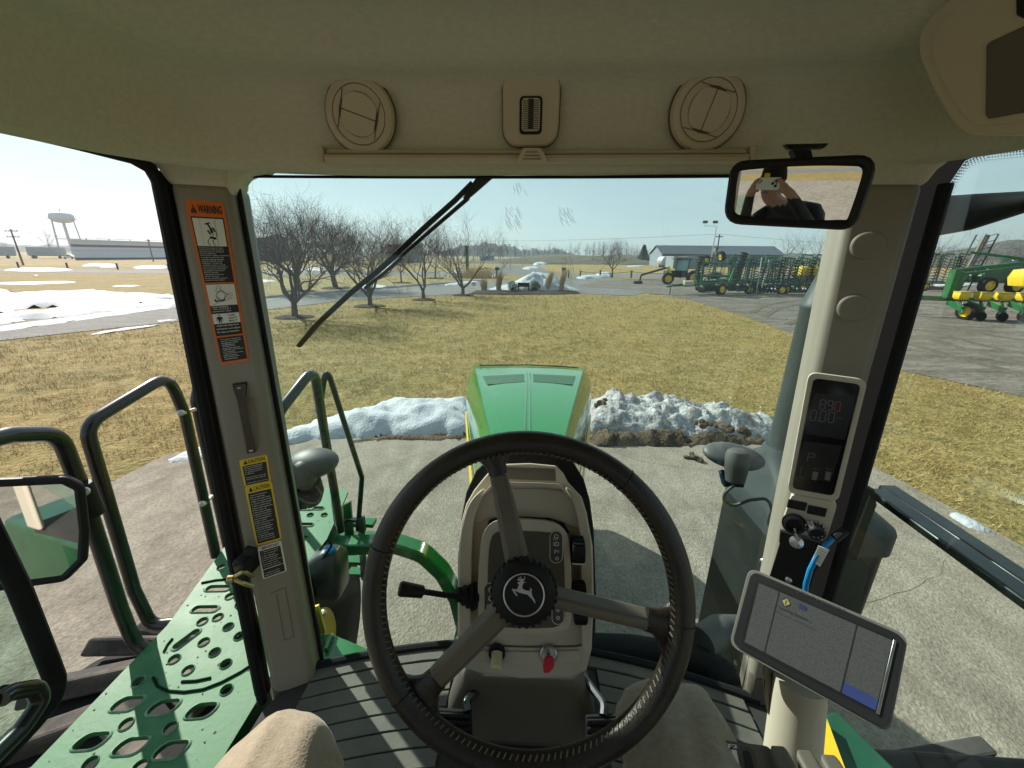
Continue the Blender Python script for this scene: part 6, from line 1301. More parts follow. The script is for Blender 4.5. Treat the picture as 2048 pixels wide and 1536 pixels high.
mb.obj('grip_ribs', STEEL, sk, kind='stuff')
MB().tube([P(1589, 1056, pl=dp(.012)), P(1591, 1068, pl=dp(.012)), P(1593, 1076, pl=dp(.008))], .0028, 8).obj('cap_tether', STEEL, SWP)
MB().lathe([(.006, 0), (.013, .002), (.013, .006), (.009, .008), (.004, .011), (0, .011)], P(1593, 1083, pl=dp(0)), dn, 18).obj('hanging_cap', STEEL, SWP)
# black open channel of the lower post, cables
MB().prism(pp([(1566, 1066), (1648, 1090), (1600, 1240), (1520, 1215)], (RPL[0]+RPL[1]*.002, RPL[1])), RPL[1], .006).obj('post_channel', BLACK, CAB, bev=.003)
MB().prism(pp([(1560, 1062), (1655, 1090), (1652, 1108), (1600, 1100), (1558, 1086)], (RPL[0]+RPL[1]*.012, RPL[1])), RPL[1], .012).obj('channel_bracket', BLACK, CAB, bev=.002)
MB().lathe([(.008, 0), (.008, .010), (.005, .012), (0, .012)], P(1577, 1157, pl=RPL), RPL[1], 10).obj('channel_bolt', STEEL, CAB)
BLUE = mat('blue_cable', (.01, .25, .62), .4, var=.1)
cb = thing('blue_cable', 'bright blue cable with white tag behind the touchscreen', 'cable', P(1610, 1170, pl=dp(-.01)))
MB().tube([P(1668, 1074, pl=dp(.0)), P(1652, 1090, pl=dp(.012)), P(1634, 1112, pl=dp(.018)), P(1620, 1140, pl=dp(.016)), P(1612, 1168, pl=dp(.0)), P(1610, 1190, pl=dp(-.02))], .0052, 10).obj('cable', BLUE, cb)
tg = Quad(*pp([(1637, 1092), (1659, 1100), (1640, 1134), (1624, 1122)], dp(.022)))
MB().prism(tg.c, tg.n, .002).obj('cable_tag', WHITE, cb)
mb = MB()
for v in (.2, .35, .5, .65, .8): tg.line(mb, [(.3, v), (.85, v)], .0006, .0004)
mb.obj('tag_print', PRINTK, cb, smooth=0)
MB().tube([P(1690, 1060, pl=dp(-.01)), P(1668, 1078, pl=dp(.0))], .009, 8).obj('cable_plug', BLACK, cb)

# ================================================================ touchscreen on its arm
mc = P(1640, 1300, D=.64); mn = (toward(mc)+V((-.05, -.12, .05))).normalized(); mpl = plane(mc, mn)
def mp_(h): return (mpl[0]+mn*h, mn)
MON = thing('touchscreen', 'wide grey touchscreen monitor showing a loading page', 'touchscreen', P(1620, 1400, pl=mpl))
GBEZ = mat('grey_tan_bezel', (.20, .185, .16), .5, var=.05, bump=.08, bscale=400, dist=.002)
KBEZ = mat('charcoal_bezel', (.020, .020, .021), .45, var=.1)
MB().prism(fillet(pp([(1498, 1134), (1818, 1271), (1779, 1470), (1458, 1291)], mp_(0)), .017, True, 5), mn, .034).obj('housing', GBEZ, MON, bev=.005, bseg=3)
MB().prism(fillet(pp([(1503, 1141), (1811, 1274), (1774, 1462), (1464, 1288)], mp_(.0018)), .014, True, 5), mn, .003).obj('bezel', KBEZ, MON, bev=.002)
SCR = mat('lit_screen', (.055, .055, .055), .45, spec=.2, col2=(.085, .084, .082), vscale=420, detail=2, emit=((.34, .34, .335), .035), rvar=.02)
sq = Quad(*pp([(1518, 1166), (1785, 1281), (1751, 1421), (1489, 1284)], mp_(.0022)))
MB().prism(fillet(pp([(1512, 1158), (1792, 1279), (1756, 1430), (1482, 1288)], mp_(.0020)), .004, True), mn, .001).obj('screen_edge', PRINTK, MON, smooth=0)
scr = MB().prism(sq.c, mn, .0005).obj('screen', SCR, MON, smooth=0)
mb = MB()
for u in (.175, .765): sq.line(mb, [(u, .0), (u, 1)], .0011, .0005)
mb.obj('column_rules', PRINTK, scr, smooth=0)
mb = MB(); sq.rect(mb, .775, .0, 1.0, .155, .0005); mb.obj('blue_footer', mat('screen_blue', (.035, .05, .16), .3, var=.1, emit=((.12, .18, .5), .06)), scr, smooth=0)
mb = MB(); sq.poly(mb, [(.21, .885), (.245, .955), (.28, .885), (.245, .815)], .0006); mb.obj('caution_icon', mat('screen_yellow', (.45, .40, .14), .4, var=.1), scr, smooth=0)
mb = MB(); sq.line(mb, [(.245, .91), (.245, .875)], .0012, .0009); sq.line(mb, [(.245, .86), (.245, .85)], .0012, .0009); sq.line(mb, [(.21, .885), (.245, .955), (.28, .885), (.245, .815)], .0005, .0008, True)
sq.text(mb, 'Loading System...', .20, .79, .46, .735, .0006, bold=.01); sq.text(mb, 'Please wait for application to finish', .19, .69, .50, .665, .0006); mb.obj('screen_lettering', mat('screen_ink', (.03, .03, .05), .4), scr, smooth=0)
mb = MB(); sq.rect(mb, .345, .885, .405, .955, .0006); mb.obj('blue_icon', mat('screen_icon', (.04, .05, .12), .4), scr, smooth=0)
bq = Quad(*pp([(1590, 1176), (1700, 1222), (1697, 1231), (1587, 1184)], mp_(.0024)))
mb = MB(); bq.text(mb, 'JOHN DEERE', .05, .9, .95, .1, .0003, bold=.01); mb.obj('maker_lettering', mat('embossed_grey', (.05, .05, .052), .4), MON, smooth=0)
MB().prism(pp([(1787, 1279), (1793, 1282), (1759, 1430), (1752, 1427)], mp_(.0035)), mn, .002).obj('light_strip', STEEL, MON, bev=.0005)
MB().loft([[mc+CR*(a*w_)+V((.01, .06+d_, -.01))+CU*(b*.030)+V((0, 0, -z_)) for a, b in ((-1, -1), (1, -1), (1, 1), (-1, 1))] for w_, d_, z_ in ((.06, .0, .03), (.055, -.01, .10), (.045, -.03, .15))]).obj('mount_bracket', DKTAN, MON, bev=.012, bseg=3)
ARM = thing('monitor_arm', 'tan plastic support post carrying the touchscreen', 'support arm', (.50, .40, FLOOR+.3))
a, b = P(1600, 1360, D=.70), P(1570, 1640, D=.72)
MB().tube([a, (a+b)/2, b], [.040, .043, .046], 20).obj('arm_post', TAN, ARM)
# armrest control box
AR = thing('armrest_controls', 'dark tan armrest control box with F2 slot and paddle levers', 'armrest', P(1560, 1620, Z=2.12))
apl = plane(P(1520, 1520, Z=2.27), (-.1, -.25, .95))
ap = lambda h: (apl[0]+apl[1]*h, apl[1])
MB().prism(fillet(pp([(1432, 1494), (1446, 1480), (1540, 1492), (1600, 1640), (1440, 1680), (1425, 1560)], ap(0)), .008, True, 3), apl[1], .08).obj('box', DKTAN, AR, bev=.006, bseg=3)
MB().prism(fillet(pp([(1446, 1488), (1506, 1494), (1540, 1640), (1466, 1650)], ap(.0012)), .006, True, 3), apl[1], .002).obj('slot_plate', DASHF, AR, bev=.001)
MB().prism(fillet(pp([(1486, 1500), (1500, 1502), (1530, 1620), (1508, 1622)], ap(.0022)), .004, True, 3), apl[1], .002).obj('lever_slot', PRINTK, AR)
MB().prism(pp([(1463, 1499), (1473, 1500), (1492, 1600), (1478, 1601)], ap(.0022)), apl[1], .0015).obj('white_scale', WHITE, AR, smooth=0)
fq = Quad(*pp([(1455, 1487), (1475, 1489), (1477, 1497), (1456, 1496)], ap(.003))); mb = MB(); fq.text(mb, 'F2', .05, .95, .95, .05, 0, bold=.02); mb.obj('lettering', WHITE, AR, smooth=0)
for i, x in enumerate((1568, 1622, 1672)):
    p = P(x, 1500+i*9, pl=ap(.02)); u = V((.9, .1, 0))
    MB().loft([[p+V((sx*w_, sy*.02+yy, zz)) for sx, sy in ((-1, -1), (1, -1), (1, 1), (-1, 1))] for w_, yy, zz in ((.013, -.06, -.06), (.014, -.03, -.030), (.013, -.014, -.014), (.009, -.008, -.010))]).obj('paddle', DKTAN, AR, bev=.004, bseg=3)
    MB().tube([p+V((.026, -.06, -.045)), p+V((.027, -.01, -.02))], .014, 10).obj('paddle_boot', BLACK, AR)
# ================================================================ hood
HOOD = thing('engine_hood', 'glossy green tractor hood with centre ridge and two intake screens', 'hood', (0, 2.4, 1.2))
def hs(Y):
    t = (Y-1.8)/1.5; wc = .193+.275*t; zt = 2.075-.085*t-.03*max(0, t)**2
    return wc, zt
secs = []
for Y in (1.15, 1.5, 1.8, 2.2, 2.6, 3.0, 3.3, 3.48, 3.58, 3.63):
    wc, zt = hs(min(Y, 3.48)); dr = 0 if Y < 3.4 else ((Y-3.4)/.23)**2*.10; wc = wc-(0 if Y < 3.4 else ((Y-3.4)/.23)**2*.06)
    fl = .07+.02*(Y-1.15)/2.3
    half = [(0, .012), (wc*.5, .009), (wc, 0), (wc+.008, -.012), (wc+fl*.75, -.11), (wc+fl, -.26), (wc+fl*.95, -.55), (wc+fl*.5, -.85)]
    prof = [(-a, b) for a, b in half[::-1]] + half[1:]
    secs.append([V((a, Y, zt+b-dr*(1 if b > -.3 else 0))) for a, b in prof])
HG = mat('hood_green', (.009, .19, .026), .14, var=.06, vscale=3, coat=.45, rvar=.06, bump=.02, bscale=9)
MB().loft(secs, closed=False).obj('hood_shell', HG, HOOD, smooth=28)
k = len(secs[-1]); MB().add(secs[-1]+[V((0, 3.66, 1.4))], [(i, i+1, k) for i in range(k-1)]).obj('grille_front', DKGREEN, HOOD)
for s_ in (-1, 1): MB().tube([V((s_*.012, Y, hs(min(Y, 3.4))[1]+.0135-(.0 if Y < 3.4 else .03))) for Y in (1.2, 1.8, 2.4, 3.0, 3.42)], .0045, 8).obj('centre_ridge', HG, HOOD)
MB().tube([V((x, 3.44-.12*abs(x)**2, hs(3.4)[1]+.010-.02*abs(x))) for x in (-.44, -.25, 0, .25, .44)], .006, 6).obj('hood_front_edge', DKGREEN, HOOD)
for s_ in (-1, 1):
    MB().tube([V((s_*(hs(Y)[0]+.003), Y, hs(Y)[1]-.002)) for Y in (1.2, 1.8, 2.4, 3.0, 3.4)], .0022, 5).obj('crease_gap', DKGREEN, HOOD)
for x in (-.435, .004, .022): MB().ball(V((x, 3.43, hs(3.4)[1]+.02)), .009, seg=8, rings=5).obj('edge_clip', STEEL, HOOD)
MESHS = mat('intake_mesh', (.02, .07, .035), .6, col2=(.05, .13, .07), vscale=160, detail=1)
for pts in ([(966, 752), (1048, 748), (1049, 763), (975, 769)], [(1066, 748), (1151, 752), (1145, 769), (1067, 763)]):
    p3 = []
    for x, y in pts:
        p = P(x, y, Z=2.0)
        for _ in range(4): p = P(x, y, Z=hs(p.y)[1]+.014-.008*min(1, abs(p.x)/.4))
        p3.append(p)
    MB().prism(p3, (0, 0, 1), .006).obj('intake_screen', MESHS, HOOD, smooth=0)
for s_ in (-1, 1):
    MB().prism([V((s_*(hs(Y)[0]+.10), Y, z)) for Y, z in ((1.2, 1.75), (2.0, 1.70), (3.3, 1.55), (3.3, 1.45), (2.0, 1.58), (1.2, 1.60))], (s_, 0, 0), .012).obj('side_stripe', YELLOW, HOOD)
CH = thing('tractor_chassis', 'dark tractor frame under the green hood', 'tractor frame', (0, 1.5, 0))
MB().box((0, 2.2, 1.02), (.62, 2.7, .5)).obj('frame', DKGREEN, CH, bev=.03)
MB().box((0, .1, 1.35), (1.5, 1.75, .42)).obj('cab_base', DKGREEN, CH, bev=.03)
MB().box((0, -1.2, 1.0), (1.2, 1.6, .8)).obj('rear_frame', DKGREEN, CH, bev=.05)
MB().box((0, 3.75, .8), (.5, .5, .3)).obj('weight_bracket', DKGREEN, CH, bev=.02)
for k in range(10):      # suitcase weights hung on the nose, below the hood line
    x = -.49+.098*k+.049; MB().prism([V((x+.044, 3.82+a, .72+b)) for a, b in rrect(.56, .78, .2, 5)], (1, 0, 0), .088).obj('front_weight', DKGREEN, CH, bev=.01)
MB().prism([P(x, y, Z=1.5) for x, y in ((612, 1268), (668, 1268), (735, 1296), (760, 1330), (640, 1345))], (0, 0, 1), .04).obj('front_apron', GREEN, CH, bev=.006)
MB().beam(P(664, 1270, Z=1.51), P(652, 1300, Z=1.51), .012, .02).obj('apron_rib', GREEN, CH)

# ================================================================ crawler tracks
def track(X0, X1, label, yf=.9, lm=None):
    TR = thing('crawler_track', label, 'track', ((X0+X1)/2, .2, 0))
    yr, r_ = -2.3, .52
    path = []
    for i in range(30): path.append((yr+(yf-yr)*i/29, 2*r_))
    for i in range(1, 14): a = math.pi/2-math.pi*i/14; path.append((yf+r_*math.cos(a), r_+r_*math.sin(a)))
    for i in range(30): path.append((yf+(yr-yf)*i/29, .0))
    for i in range(1, 14): a = -math.pi/2-math.pi*i/14; path.append((yr+r_*math.cos(a), r_+r_*math.sin(a)))
    n_ = len(path)
    secs = []
    for i, (y, z) in enumerate(path):
        y0, z0 = path[i-1]; y1, z1 = path[(i+1) % n_]; d_ = V((0, y1-y0, z1-z0)).normalized(); nr = V((0, -d_.z, d_.y)); nr = nr if nr.dot(V((0, y-max(min(y, yf), yr), z-r_))) > 0 else -nr
        secs.append([V((X0, y, z+.06))-nr*.03, V((X1, y, z+.06))-nr*.03, V((X1, y, z+.06)), V((X0, y, z+.06))])
    MB().loft(secs, loop=True).obj('belt', RUBBER, TR)
    L = 0; acc = [0]
    for i in range(n_): a, b = path[i], path[(i+1) % n_]; acc.append(acc[-1]+math.hypot(b[0]-a[0], b[1]-a[1]))
    nl = int(acc[-1]/.205); src = {}
    w_ = (X1-X0)/2; xm = (X0+X1)/2
    for k in range(nl):
        s_ = acc[-1]*k/nl; i = max(j for j in range(n_) if acc[j] <= s_); t = (s_-acc[i])/max(1e-6, acc[i+1]-acc[i]); a, b = path[i], path[(i+1) % n_]
        y, z = a[0]+(b[0]-a[0])*t, a[1]+(b[1]-a[1])*t; ang = math.atan2(b[1]-a[1], b[0]-a[0])
        if z < .05: continue
        for sd in (-1, 1):
            if sd not in src:
                sk = .20; vs = []
                for z_, g in ((0, 1.0), (.075, .74)):
                    vs += [V((0, -.062*g, z_)), V((0, .062*g, z_)), V((sd*w_, .055*g-sk, z_)), V((sd*w_, -.055*g-sk, z_))]
                me = bpy.data.meshes.new('lug'); me.from_pydata(vs, [], [(0, 1, 2, 3), (7, 6, 5, 4), (0, 4, 5, 1), (1, 5, 6, 2), (2, 6, 7, 3), (3, 7, 4, 0)])
                bm = bmesh.new(); bm.from_mesh(me); bmesh.ops.recalc_face_normals(bm, faces=bm.faces); bm.to_mesh(me); bm.free(); me.materials.append(lm or LUG); src[sd] = me
            o = bpy.data.objects.new('lug', src[sd]); COL.objects.link(o); o.parent = TR
            o.location = V((xm, y, z+.06))-BASE[TR.name]; o.rotation_euler = (ang, 0, 0); q_ = o.modifiers.new('bevel', 'BEVEL'); q_.width = .012; q_.segments = 2
    for y in (yf, yr):
        c = V((xm, y, r_+.06)); wh = MB().lathe([(.30, -.2), (.46, -.2), (.47, -.12), (.47, .12), (.46, .2), (.30, .2)], c, V((1, 0, 0)), 32, caps=False).obj('wheel', RUBBER, TR)
        MB().lathe([(0, -.215), (.12, -.215), (.14, -.19), (.30, -.16), (.34, -.205), (.36, -.19), (.36, .19), (.34, .205), (.30, .16), (.14, .19), (.12, .215), (0, .215)], c, V((1, 0, 0)), 32).obj('rim', YELLOW, wh)
LUG = mat('dusty_track_rubber', (.045, .039, .034), .9, col2=(.26, .215, .175), vscale=5, detail=8, bump=.3, bscale=60, dist=.006, lo=.4, hi=.75)
track(-2.02, -1.28, 'left crawler track with angled rubber lugs beneath the green platform', 1.06)
track(1.26, 2.0, 'right crawler track with dark lugs below the touchscreen', .70, mat('dark_track_rubber', (.016, .016, .016), .8, col2=(.05, .046, .042), vscale=6, bump=.3, bscale=60, dist=.006))
MB().prism([P(x, y, Z=1.42) for x, y in ((1640, 1430), (1672, 1420), (1790, 1536), (1830, 1600), (1680, 1600))], (-.2, 0, 1), .05).obj('right_fender', mat('fender_teal', (.012, .085, .045), .55, var=.2, vscale=6), CH, bev=.01)
MB().prism([P(x, y, Z=1.46) for x, y in ((1630, 1440), (1652, 1432), (1690, 1536), (1700, 1580), (1665, 1580))], (-.2, 0, 1), .03).obj('fender_stripe', YELLOW, CH)

FW = thing('front_wheel', 'dark front tyre with yellow rim glimpsed under the washer bottle', 'wheel', (-1.12, 1.75, .1))
MB().lathe([(.25, -.11), (.36, -.13), (.60, -.13), (.66, -.09), (.68, 0), (.66, .09), (.60, .13), (.36, .13), (.25, .11)], (-1.30, 1.60, .70), (1, 0, 0), 36, caps=False).obj('tyre', RUBBER, FW, smooth=50)
MB().lathe([(0, -.05), (.12, -.05), (.21, -.09), (.25, -.11), (.27, -.10), (.27, .10), (.25, .12), (.21, .09), (.12, .06), (0, .06)], (-1.30, 1.60, .70), (1, 0, 0), 36).obj('rim', YELLOW, FW, smooth=40)
# ================================================================ left access platform
ZD = 1.60
DK = thing('access_platform', 'dusty green perforated steel platform outside the left door', 'platform', (-1.1, .9, ZD))
def dpx(x, y): return P(x, y, Z=ZD)
def oval(c, a, b, ang, n_=14, sup=1.0):
    o = []; a *= .78; b *= .78
    for k in range(n_):
        t = 2*math.pi*k/n_; ct, st = math.cos(t), math.sin(t); x = a*math.copysign(abs(ct)**sup, ct); y = b*math.copysign(abs(st)**sup, st)
        o.append(V((c.x+x*math.cos(ang)-y*math.sin(ang), c.y+x*math.sin(ang)+y*math.cos(ang), ZD)))
    return o
def slot(c, a, b, ang, skew=0.0):
    a *= .80; b *= .80
    return [V((c.x+(x+skew*y)*math.cos(ang)-y*math.sin(ang), c.y+(x+skew*y)*math.sin(ang)+y*math.cos(ang), ZD)) for x, y in rrect(2*a, 2*b, b*.92, 4)]
def c2(x, y): return dpx(x*.2839, 1100+y*.2839)
holes = [oval(c2(*p), .0215, .0215, 0) for p in ((1620, 327), (1690, 383), (1755, 443), (1535, 475), (1425, 505), (1608, 542), (1685, 608), (1435, 650), (1785, 678), (1512, 722), (1228, 770), (1590, 803), (1325, 848), (975, 930), (1595, 985), (890, 1228), (1200, 1255), (635, 1505), (985, 1530), (1560, 122), (1640, 62))]
holes += [slot(c2(1535, 272), .058, .019, .08), slot(c2(1443, 418), .058, .019, .08), slot(c2(1315, 630), .052, .018, 1.2)]
holes += [slot(c2(*p), .046, .026, .12, .35) for p in ((898, 1085), (1155, 1108), (1420, 1133), (645, 1348), (922, 1384), (1208, 1410))]
holes += [slot(V((-1.2+.14*i, .5-.13*j, ZD)), .046, .026, .12, .35) for i in range(3) for j in range(2)]
holes += [slot(dpx(*p), .05, .017, .05) for p in ((610, 1050), (632, 1017), (610, 1018))] + [oval(dpx(*p), .02, .02, 0, 12) for p in ((610, 1076), (620, 1030), (648, 1030), (580, 1070))]
outl = [V((-.80, .30, ZD)), V((-.805, .86, ZD)), V((-.86, 1.05, ZD)), V((-1.00, 1.82, ZD)), V((-1.02, 1.92, ZD)), V((-1.06, 1.94, ZD)), V((-1.44, 1.94, ZD)), V((-1.465, 1.86, ZD)), V((-1.41, 1.53, ZD)), V((-1.30, 1.04, ZD)), V((-1.285, .30, ZD))]
deck = MB().plate(outl, holes, (0, 0, 1), .012).obj('deck_plate', DECKG, DK, smooth=0)
mb = MB()
for h in holes:
    c = sum(h, V((0, 0, 0)))/len(h); mb.loft([[c+(p-c)*f+V((0, 0, z)) for p in h] for f, z in ((1.20, -.001), (1.10, .0035), (1.0, .0045), (.97, .002))], True, False)
mb.obj('pressed_hole_rims', mat('worn_green_rim', (.05, .19, .09), .5, col2=(.20, .32, .22), vscale=30), deck, smooth=60, kind='stuff')
for a, b in ((0, 1), (1, 2), (2, 3)): MB().beam(outl[a]-V((.006, 0, .06)), outl[b]-V((.006, 0, .06)), .012, .11).obj('deck_skirt', DKGREEN, DK)
MB().beam(outl[9]-V((-.006, 0, .04)), outl[10]-V((-.006, 0, .04)), .012, .07).obj('deck_skirt', DECKG, DK)
EMBO = mat('deck_groove', (.006, .022, .012), .95, var=.2, spec=.05)
def groove(pts): MB().tube([c2(*p)+V((0, 0, .002)) for p in pts], .0042, 6).obj('deck_groove', EMBO, deck)
groove([(1080, 900), (1110, 960), (1180, 995), (1300, 1003), (1430, 985), (1560, 935), (1700, 860), (1840, 765)]); groove([(1280, 930), (1380, 925), (1485, 903)]); groove([(1420, 235), (1520, 215), (1640, 205)]); groove([(1155, 720), (1180, 670), (1215, 628)])
mb = MB(); rr = random.Random(9)      # dried mud flecks trodden onto the deck
for i in range(170):
    x = rr.uniform(-1.30, -.82); y = rr.uniform(.35, 1.85); r_ = rr.uniform(.0012, .0038)*(1+(rr.random() < .06)*1.6); a0 = rr.random()*6
    mb.add([V((x+r_*rr.uniform(.5, 1.3)*math.cos(a0+k), y+r_*rr.uniform(.5, 1.3)*math.sin(a0+k), ZD+.0012)) for k in (0, 1.1, 2.2, 3.3, 4.4, 5.4)], [(0, 1, 2, 3, 4, 5)])
mb.obj('mud_flecks', EARTH, deck, smooth=0, fix=False, kind='stuff')
# step frame beyond the deck
for i in range(5):
    y = 1.72+.0*i; z = 1.50-.10*i
    MB().box((-.93, 1.78+.015*i, z), (.22, .06, .022)).obj('step_tread', GREEN, DK, bev=.004)
MB().beam(P(722, 1040, Y=1.75), P(728, 1160, Y=1.8), .02, .05).obj('step_side', GREYP, DK, bev=.004)
MB().prism([P(x, y, Y=1.7) for x, y in ((686, 1010), (700, 1004), (706, 1080), (690, 1092))], (0, -1, 0), .02).obj('step_bracket', GREEN, DK, bev=.004)
# curved green beam
pth = [P(x, y, Y=1.62) for x, y in ((640, 1092), (700, 1090), (790, 1086), (845, 1104), (885, 1142), (912, 1190), (930, 1260))]
MB().tube(pth, .046, 4, bend=.15, sec=[(-.7, -1), (.7, -1), (.7, 1), (-.7, 1)], up=(0, 1, 0)).obj('curved_beam', GREEN, DK, bev=.012, bseg=2)

# ---- handrails
def bolt(x, y, par, **k):
    c = P(x, y, **k); MB().lathe([(.013, 0), (.013, .006), (.009, .010), (0, .011)], c-toward(c)*.0, toward(c), 12).obj('bolt', STEEL, par)
r1 = thing('handrail', 'tall bent black handrail on the outer edge of the left platform', 'handrail', (-1.40, 1.2, ZD))
MB().tube([P(350, 1246, Z=1.56), P(302, 1250, X=-1.40), P(268, 1180, X=-1.42), P(170, 850, X=-1.42), P(336, 750, X=-1.42), P(370, 830, X=-1.42), P(432, 1112, X=-1.42)], .0205, 12, bend=.07).obj('rail_tube', RAIL, r1)
bolt(362, 826, r1, X=-1.395); bolt(404, 1008, r1, X=-1.395); 
MB().beam(P(366, 826, X=-1.40), P(392, 818, X=-1.44), .012, .012).obj('spacer', STEEL, r1); MB().beam(P(408, 1008, X=-1.40), P(424, 992, X=-1.44), .012, .012).obj('spacer', STEEL, r1)
r2 = thing('handrail', 'narrow black gate rail just left of the post, behind the tall rail', 'handrail', (-1.46, 1.5, ZD))
MB().tube([P(454, 1092, X=-1.47), P(390, 800, X=-1.47), P(402, 742, X=-1.47), P(470, 700, X=-1.42), P(505, 780, X=-1.42), P(560, 1040, X=-1.42)], .0195, 12, bend=.06).obj('rail_tube', RAIL, r2)
r3 = thing('handrail', 'bent black handrail seen through the windshield beside the left post', 'handrail', P(600, 1210, Y=1.18))
MB().tube([P(622, 1300, Y=1.16), P(600, 1180, Y=1.18), P(553, 830, Y=1.20), P(628, 735, Y=1.42), P(648, 860, Y=1.5), P(682, 1062, Y=1.52)], .0185, 12, bend=.06).obj('rail_tube', RAIL, r3)
bolt(635, 819, r3, Y=1.47); 
MB().beam(P(612, 1228, Y=1.17), P(645, 1232, Y=1.17), .03, .02).obj('clamp', STEEL, r3, bev=.004)
for x in (636, 648): MB().lathe([(.011, 0), (.011, .012), (.007, .016), (0, .016)], P(x, 1226, Y=1.165), V((0, -.6, .8)), 10).obj('bolt', STEEL, r3)
r4 = thing('handrail', 'thin kinked grey rail rightmost behind the left work lamp', 'handrail', P(690, 1060, Y=1.66))
MB().tube([P(675, 1060, Y=1.60), P(642, 800, Y=1.60), P(652, 730, Y=1.62), P(690, 850, Y=1.66), P(724, 955, Y=1.70), P(716, 1060, Y=1.70)], .0125, 10, bend=.05).obj('rail_tube', RAIL, r4)
MB().beam(P(690, 1040, Y=1.66), P(716, 1042, Y=1.70), .012, .012).obj('stay', RAIL, r4)
MB().box(P(724, 1048, Y=1.70), (.03, .03, .09)).obj('reflector_bracket', GREYM, r4, bev=.004)

# ---- washer bottle
wb = thing('washer_bottle', 'dark washer fluid bottle with blue cap in front of the left post', 'bottle', P(655, 1185, Y=1.36))
TRANS = mat('smoky_plastic', (.035, .038, .038), .35, var=.2, vscale=14)
c = P(655, 1135, Y=1.36); secs = []
for z, w_, d_, ox in ((-.13, .055, .05, .0), (-.10, .07, .06, .0), (.0, .078, .065, .0), (.06, .070, .06, .01), (.085, .045, .045, .022), (.10, .03, .03, .03)):
    secs.append([c+V((ox+a*w_, b*d_, z)) for a, b in rrect(2, 2, .5, 3)])
MB().loft(secs).obj('bottle_body', TRANS, wb, bev=0, smooth=45)
MB().lathe([(.021, 0), (.022, .012), (.019, .018), (.006, .020), (0, .020)], c+V((.032, -.01, .10)), V((0, -.2, 1)), 16).obj('cap', BLUE, wb)
MB().tube([P(640, 1100, Y=1.34), P(656, 1078, Y=1.33), P(664, 1090, Y=1.33), P(648, 1115, Y=1.32), P(622, 1135, Y=1.32), P(616, 1180, Y=1.32)], .0045, 8, bend=.02).obj('hose', RUBBER, wb)
hr = thing('wiring_harness', 'grey wire bundle hanging by the foot of the left post', 'cable', P(635, 1320, Y=1.05))
for dx in (-5, 0, 5): MB().tube([P(626+dx, 1225, Y=1.12), P(634+dx, 1262, Y=1.10), P(630+dx*1.4, 1295, Y=1.07), P(634+dx, 1330, Y=1.04)], .005, 6).obj('wire', GREYP, hr)
MB().tube([P(640, 1280, Y=1.08), P(650, 1302, Y=1.06), P(662, 1318, Y=1.05)], .007, 8).obj('conduit', GREYP, hr)
MB().prism([P(x, y, Y=1.14) for x, y in ((626, 1215), (636, 1212), (650, 1262), (648, 1285), (640, 1282))], (0, -1, 0), .01).obj('warning_flag', YELLOW, hr)

# ---- work lamps outside the windshield
def lamp(pc, w_, h_, ax, label, body, brk):
    t = thing('work_lamp', label, 'work lamp', pc-V((0, 0, .1)))
    return t
L1 = lamp(P(625, 930, Y=1.22), 0, 0, 0, 'domed grey work lamp outside the windshield beside the left post', None, None)
c = P(626, 926, Y=1.24); tx = (CR*1.0+V((0, .25, .0))).normalized()
MB().ball(c, (.088, .075, .048), (tx, V((0, 0, 1)).cross(tx).normalized(), V((0, 0, 1))), 24, 14).obj('lamp_shell', GREYP, L1, smooth=60)
MB().ball(P(608, 950, Y=1.19), (.045, .045, .055), None, 18, 12).obj('lamp_neck', GREYP, L1, smooth=60)
MB().lathe([(.034, 0), (.03, .05), (.02, .07), (0, .07)], P(622, 962, Y=1.21), V((.15, .1, -1)), 16).obj('lamp_body', BLACK, L1)
MB().prism([P(x, y, Y=1.16) for x, y in ((563, 984), (588, 980), (632, 1002), (636, 1012), (590, 1024), (566, 1030))], (0, -1, 0), .03).obj('bracket', BLACK, L1, bev=.006)
MB().tube([P(585, 988, Y=1.14), P(610, 1004, Y=1.14), P(638, 1008, Y=1.15), P(644, 990, Y=1.17), P(632, 972, Y=1.19)], .004, 6, bend=.02).obj('cable', GREYP, L1)
L2 = lamp(P(1467, 915, Y=1.25), 0, 0, 0, 'oval grey work lamp outside the windshield near the right post', None, None)
c = P(1467, 912, Y=1.27)
MB().ball(c, (.105, .06, .030), (V((.98, -.1, -.1)), V((.1, .95, .3)), V((.07, -.3, .95))), 26, 12).obj('lamp_shell', GREYP, L2, smooth=60)
a, b = P(1476, 905, Y=1.22), P(1470, 962, Y=1.20); MB().lathe([(.02, -.012), (.032, -.004), (.037, .01), (.037, .05), (.030, (b-a).length), (0, (b-a).length)], a, b-a, 20).obj('lamp_body', GREYP, L2)
MB().prism([P(x, y, Y=1.22) for x, y in ((1441, 946), (1452, 944), (1456, 966), (1490, 968), (1488, 976), (1448, 974))], (0, -1, 0), .02).obj('bracket', BLACK, L2, bev=.003)
MB().tube([P(1468, 970, Y=1.20), P(1450, 985, Y=1.20), P(1446, 1000, Y=1.20), P(1464, 1013, Y=1.20), P(1500, 1000, Y=1.19), P(1535, 996, Y=1.18), P(1545, 1020, Y=1.16), P(1536, 1045, Y=1.14), P(1545, 1062, Y=1.12), P(1560, 1066, Y=1.1)], .0055, 8, bend=.03).obj('corrugated_cable', GREYP, L2)

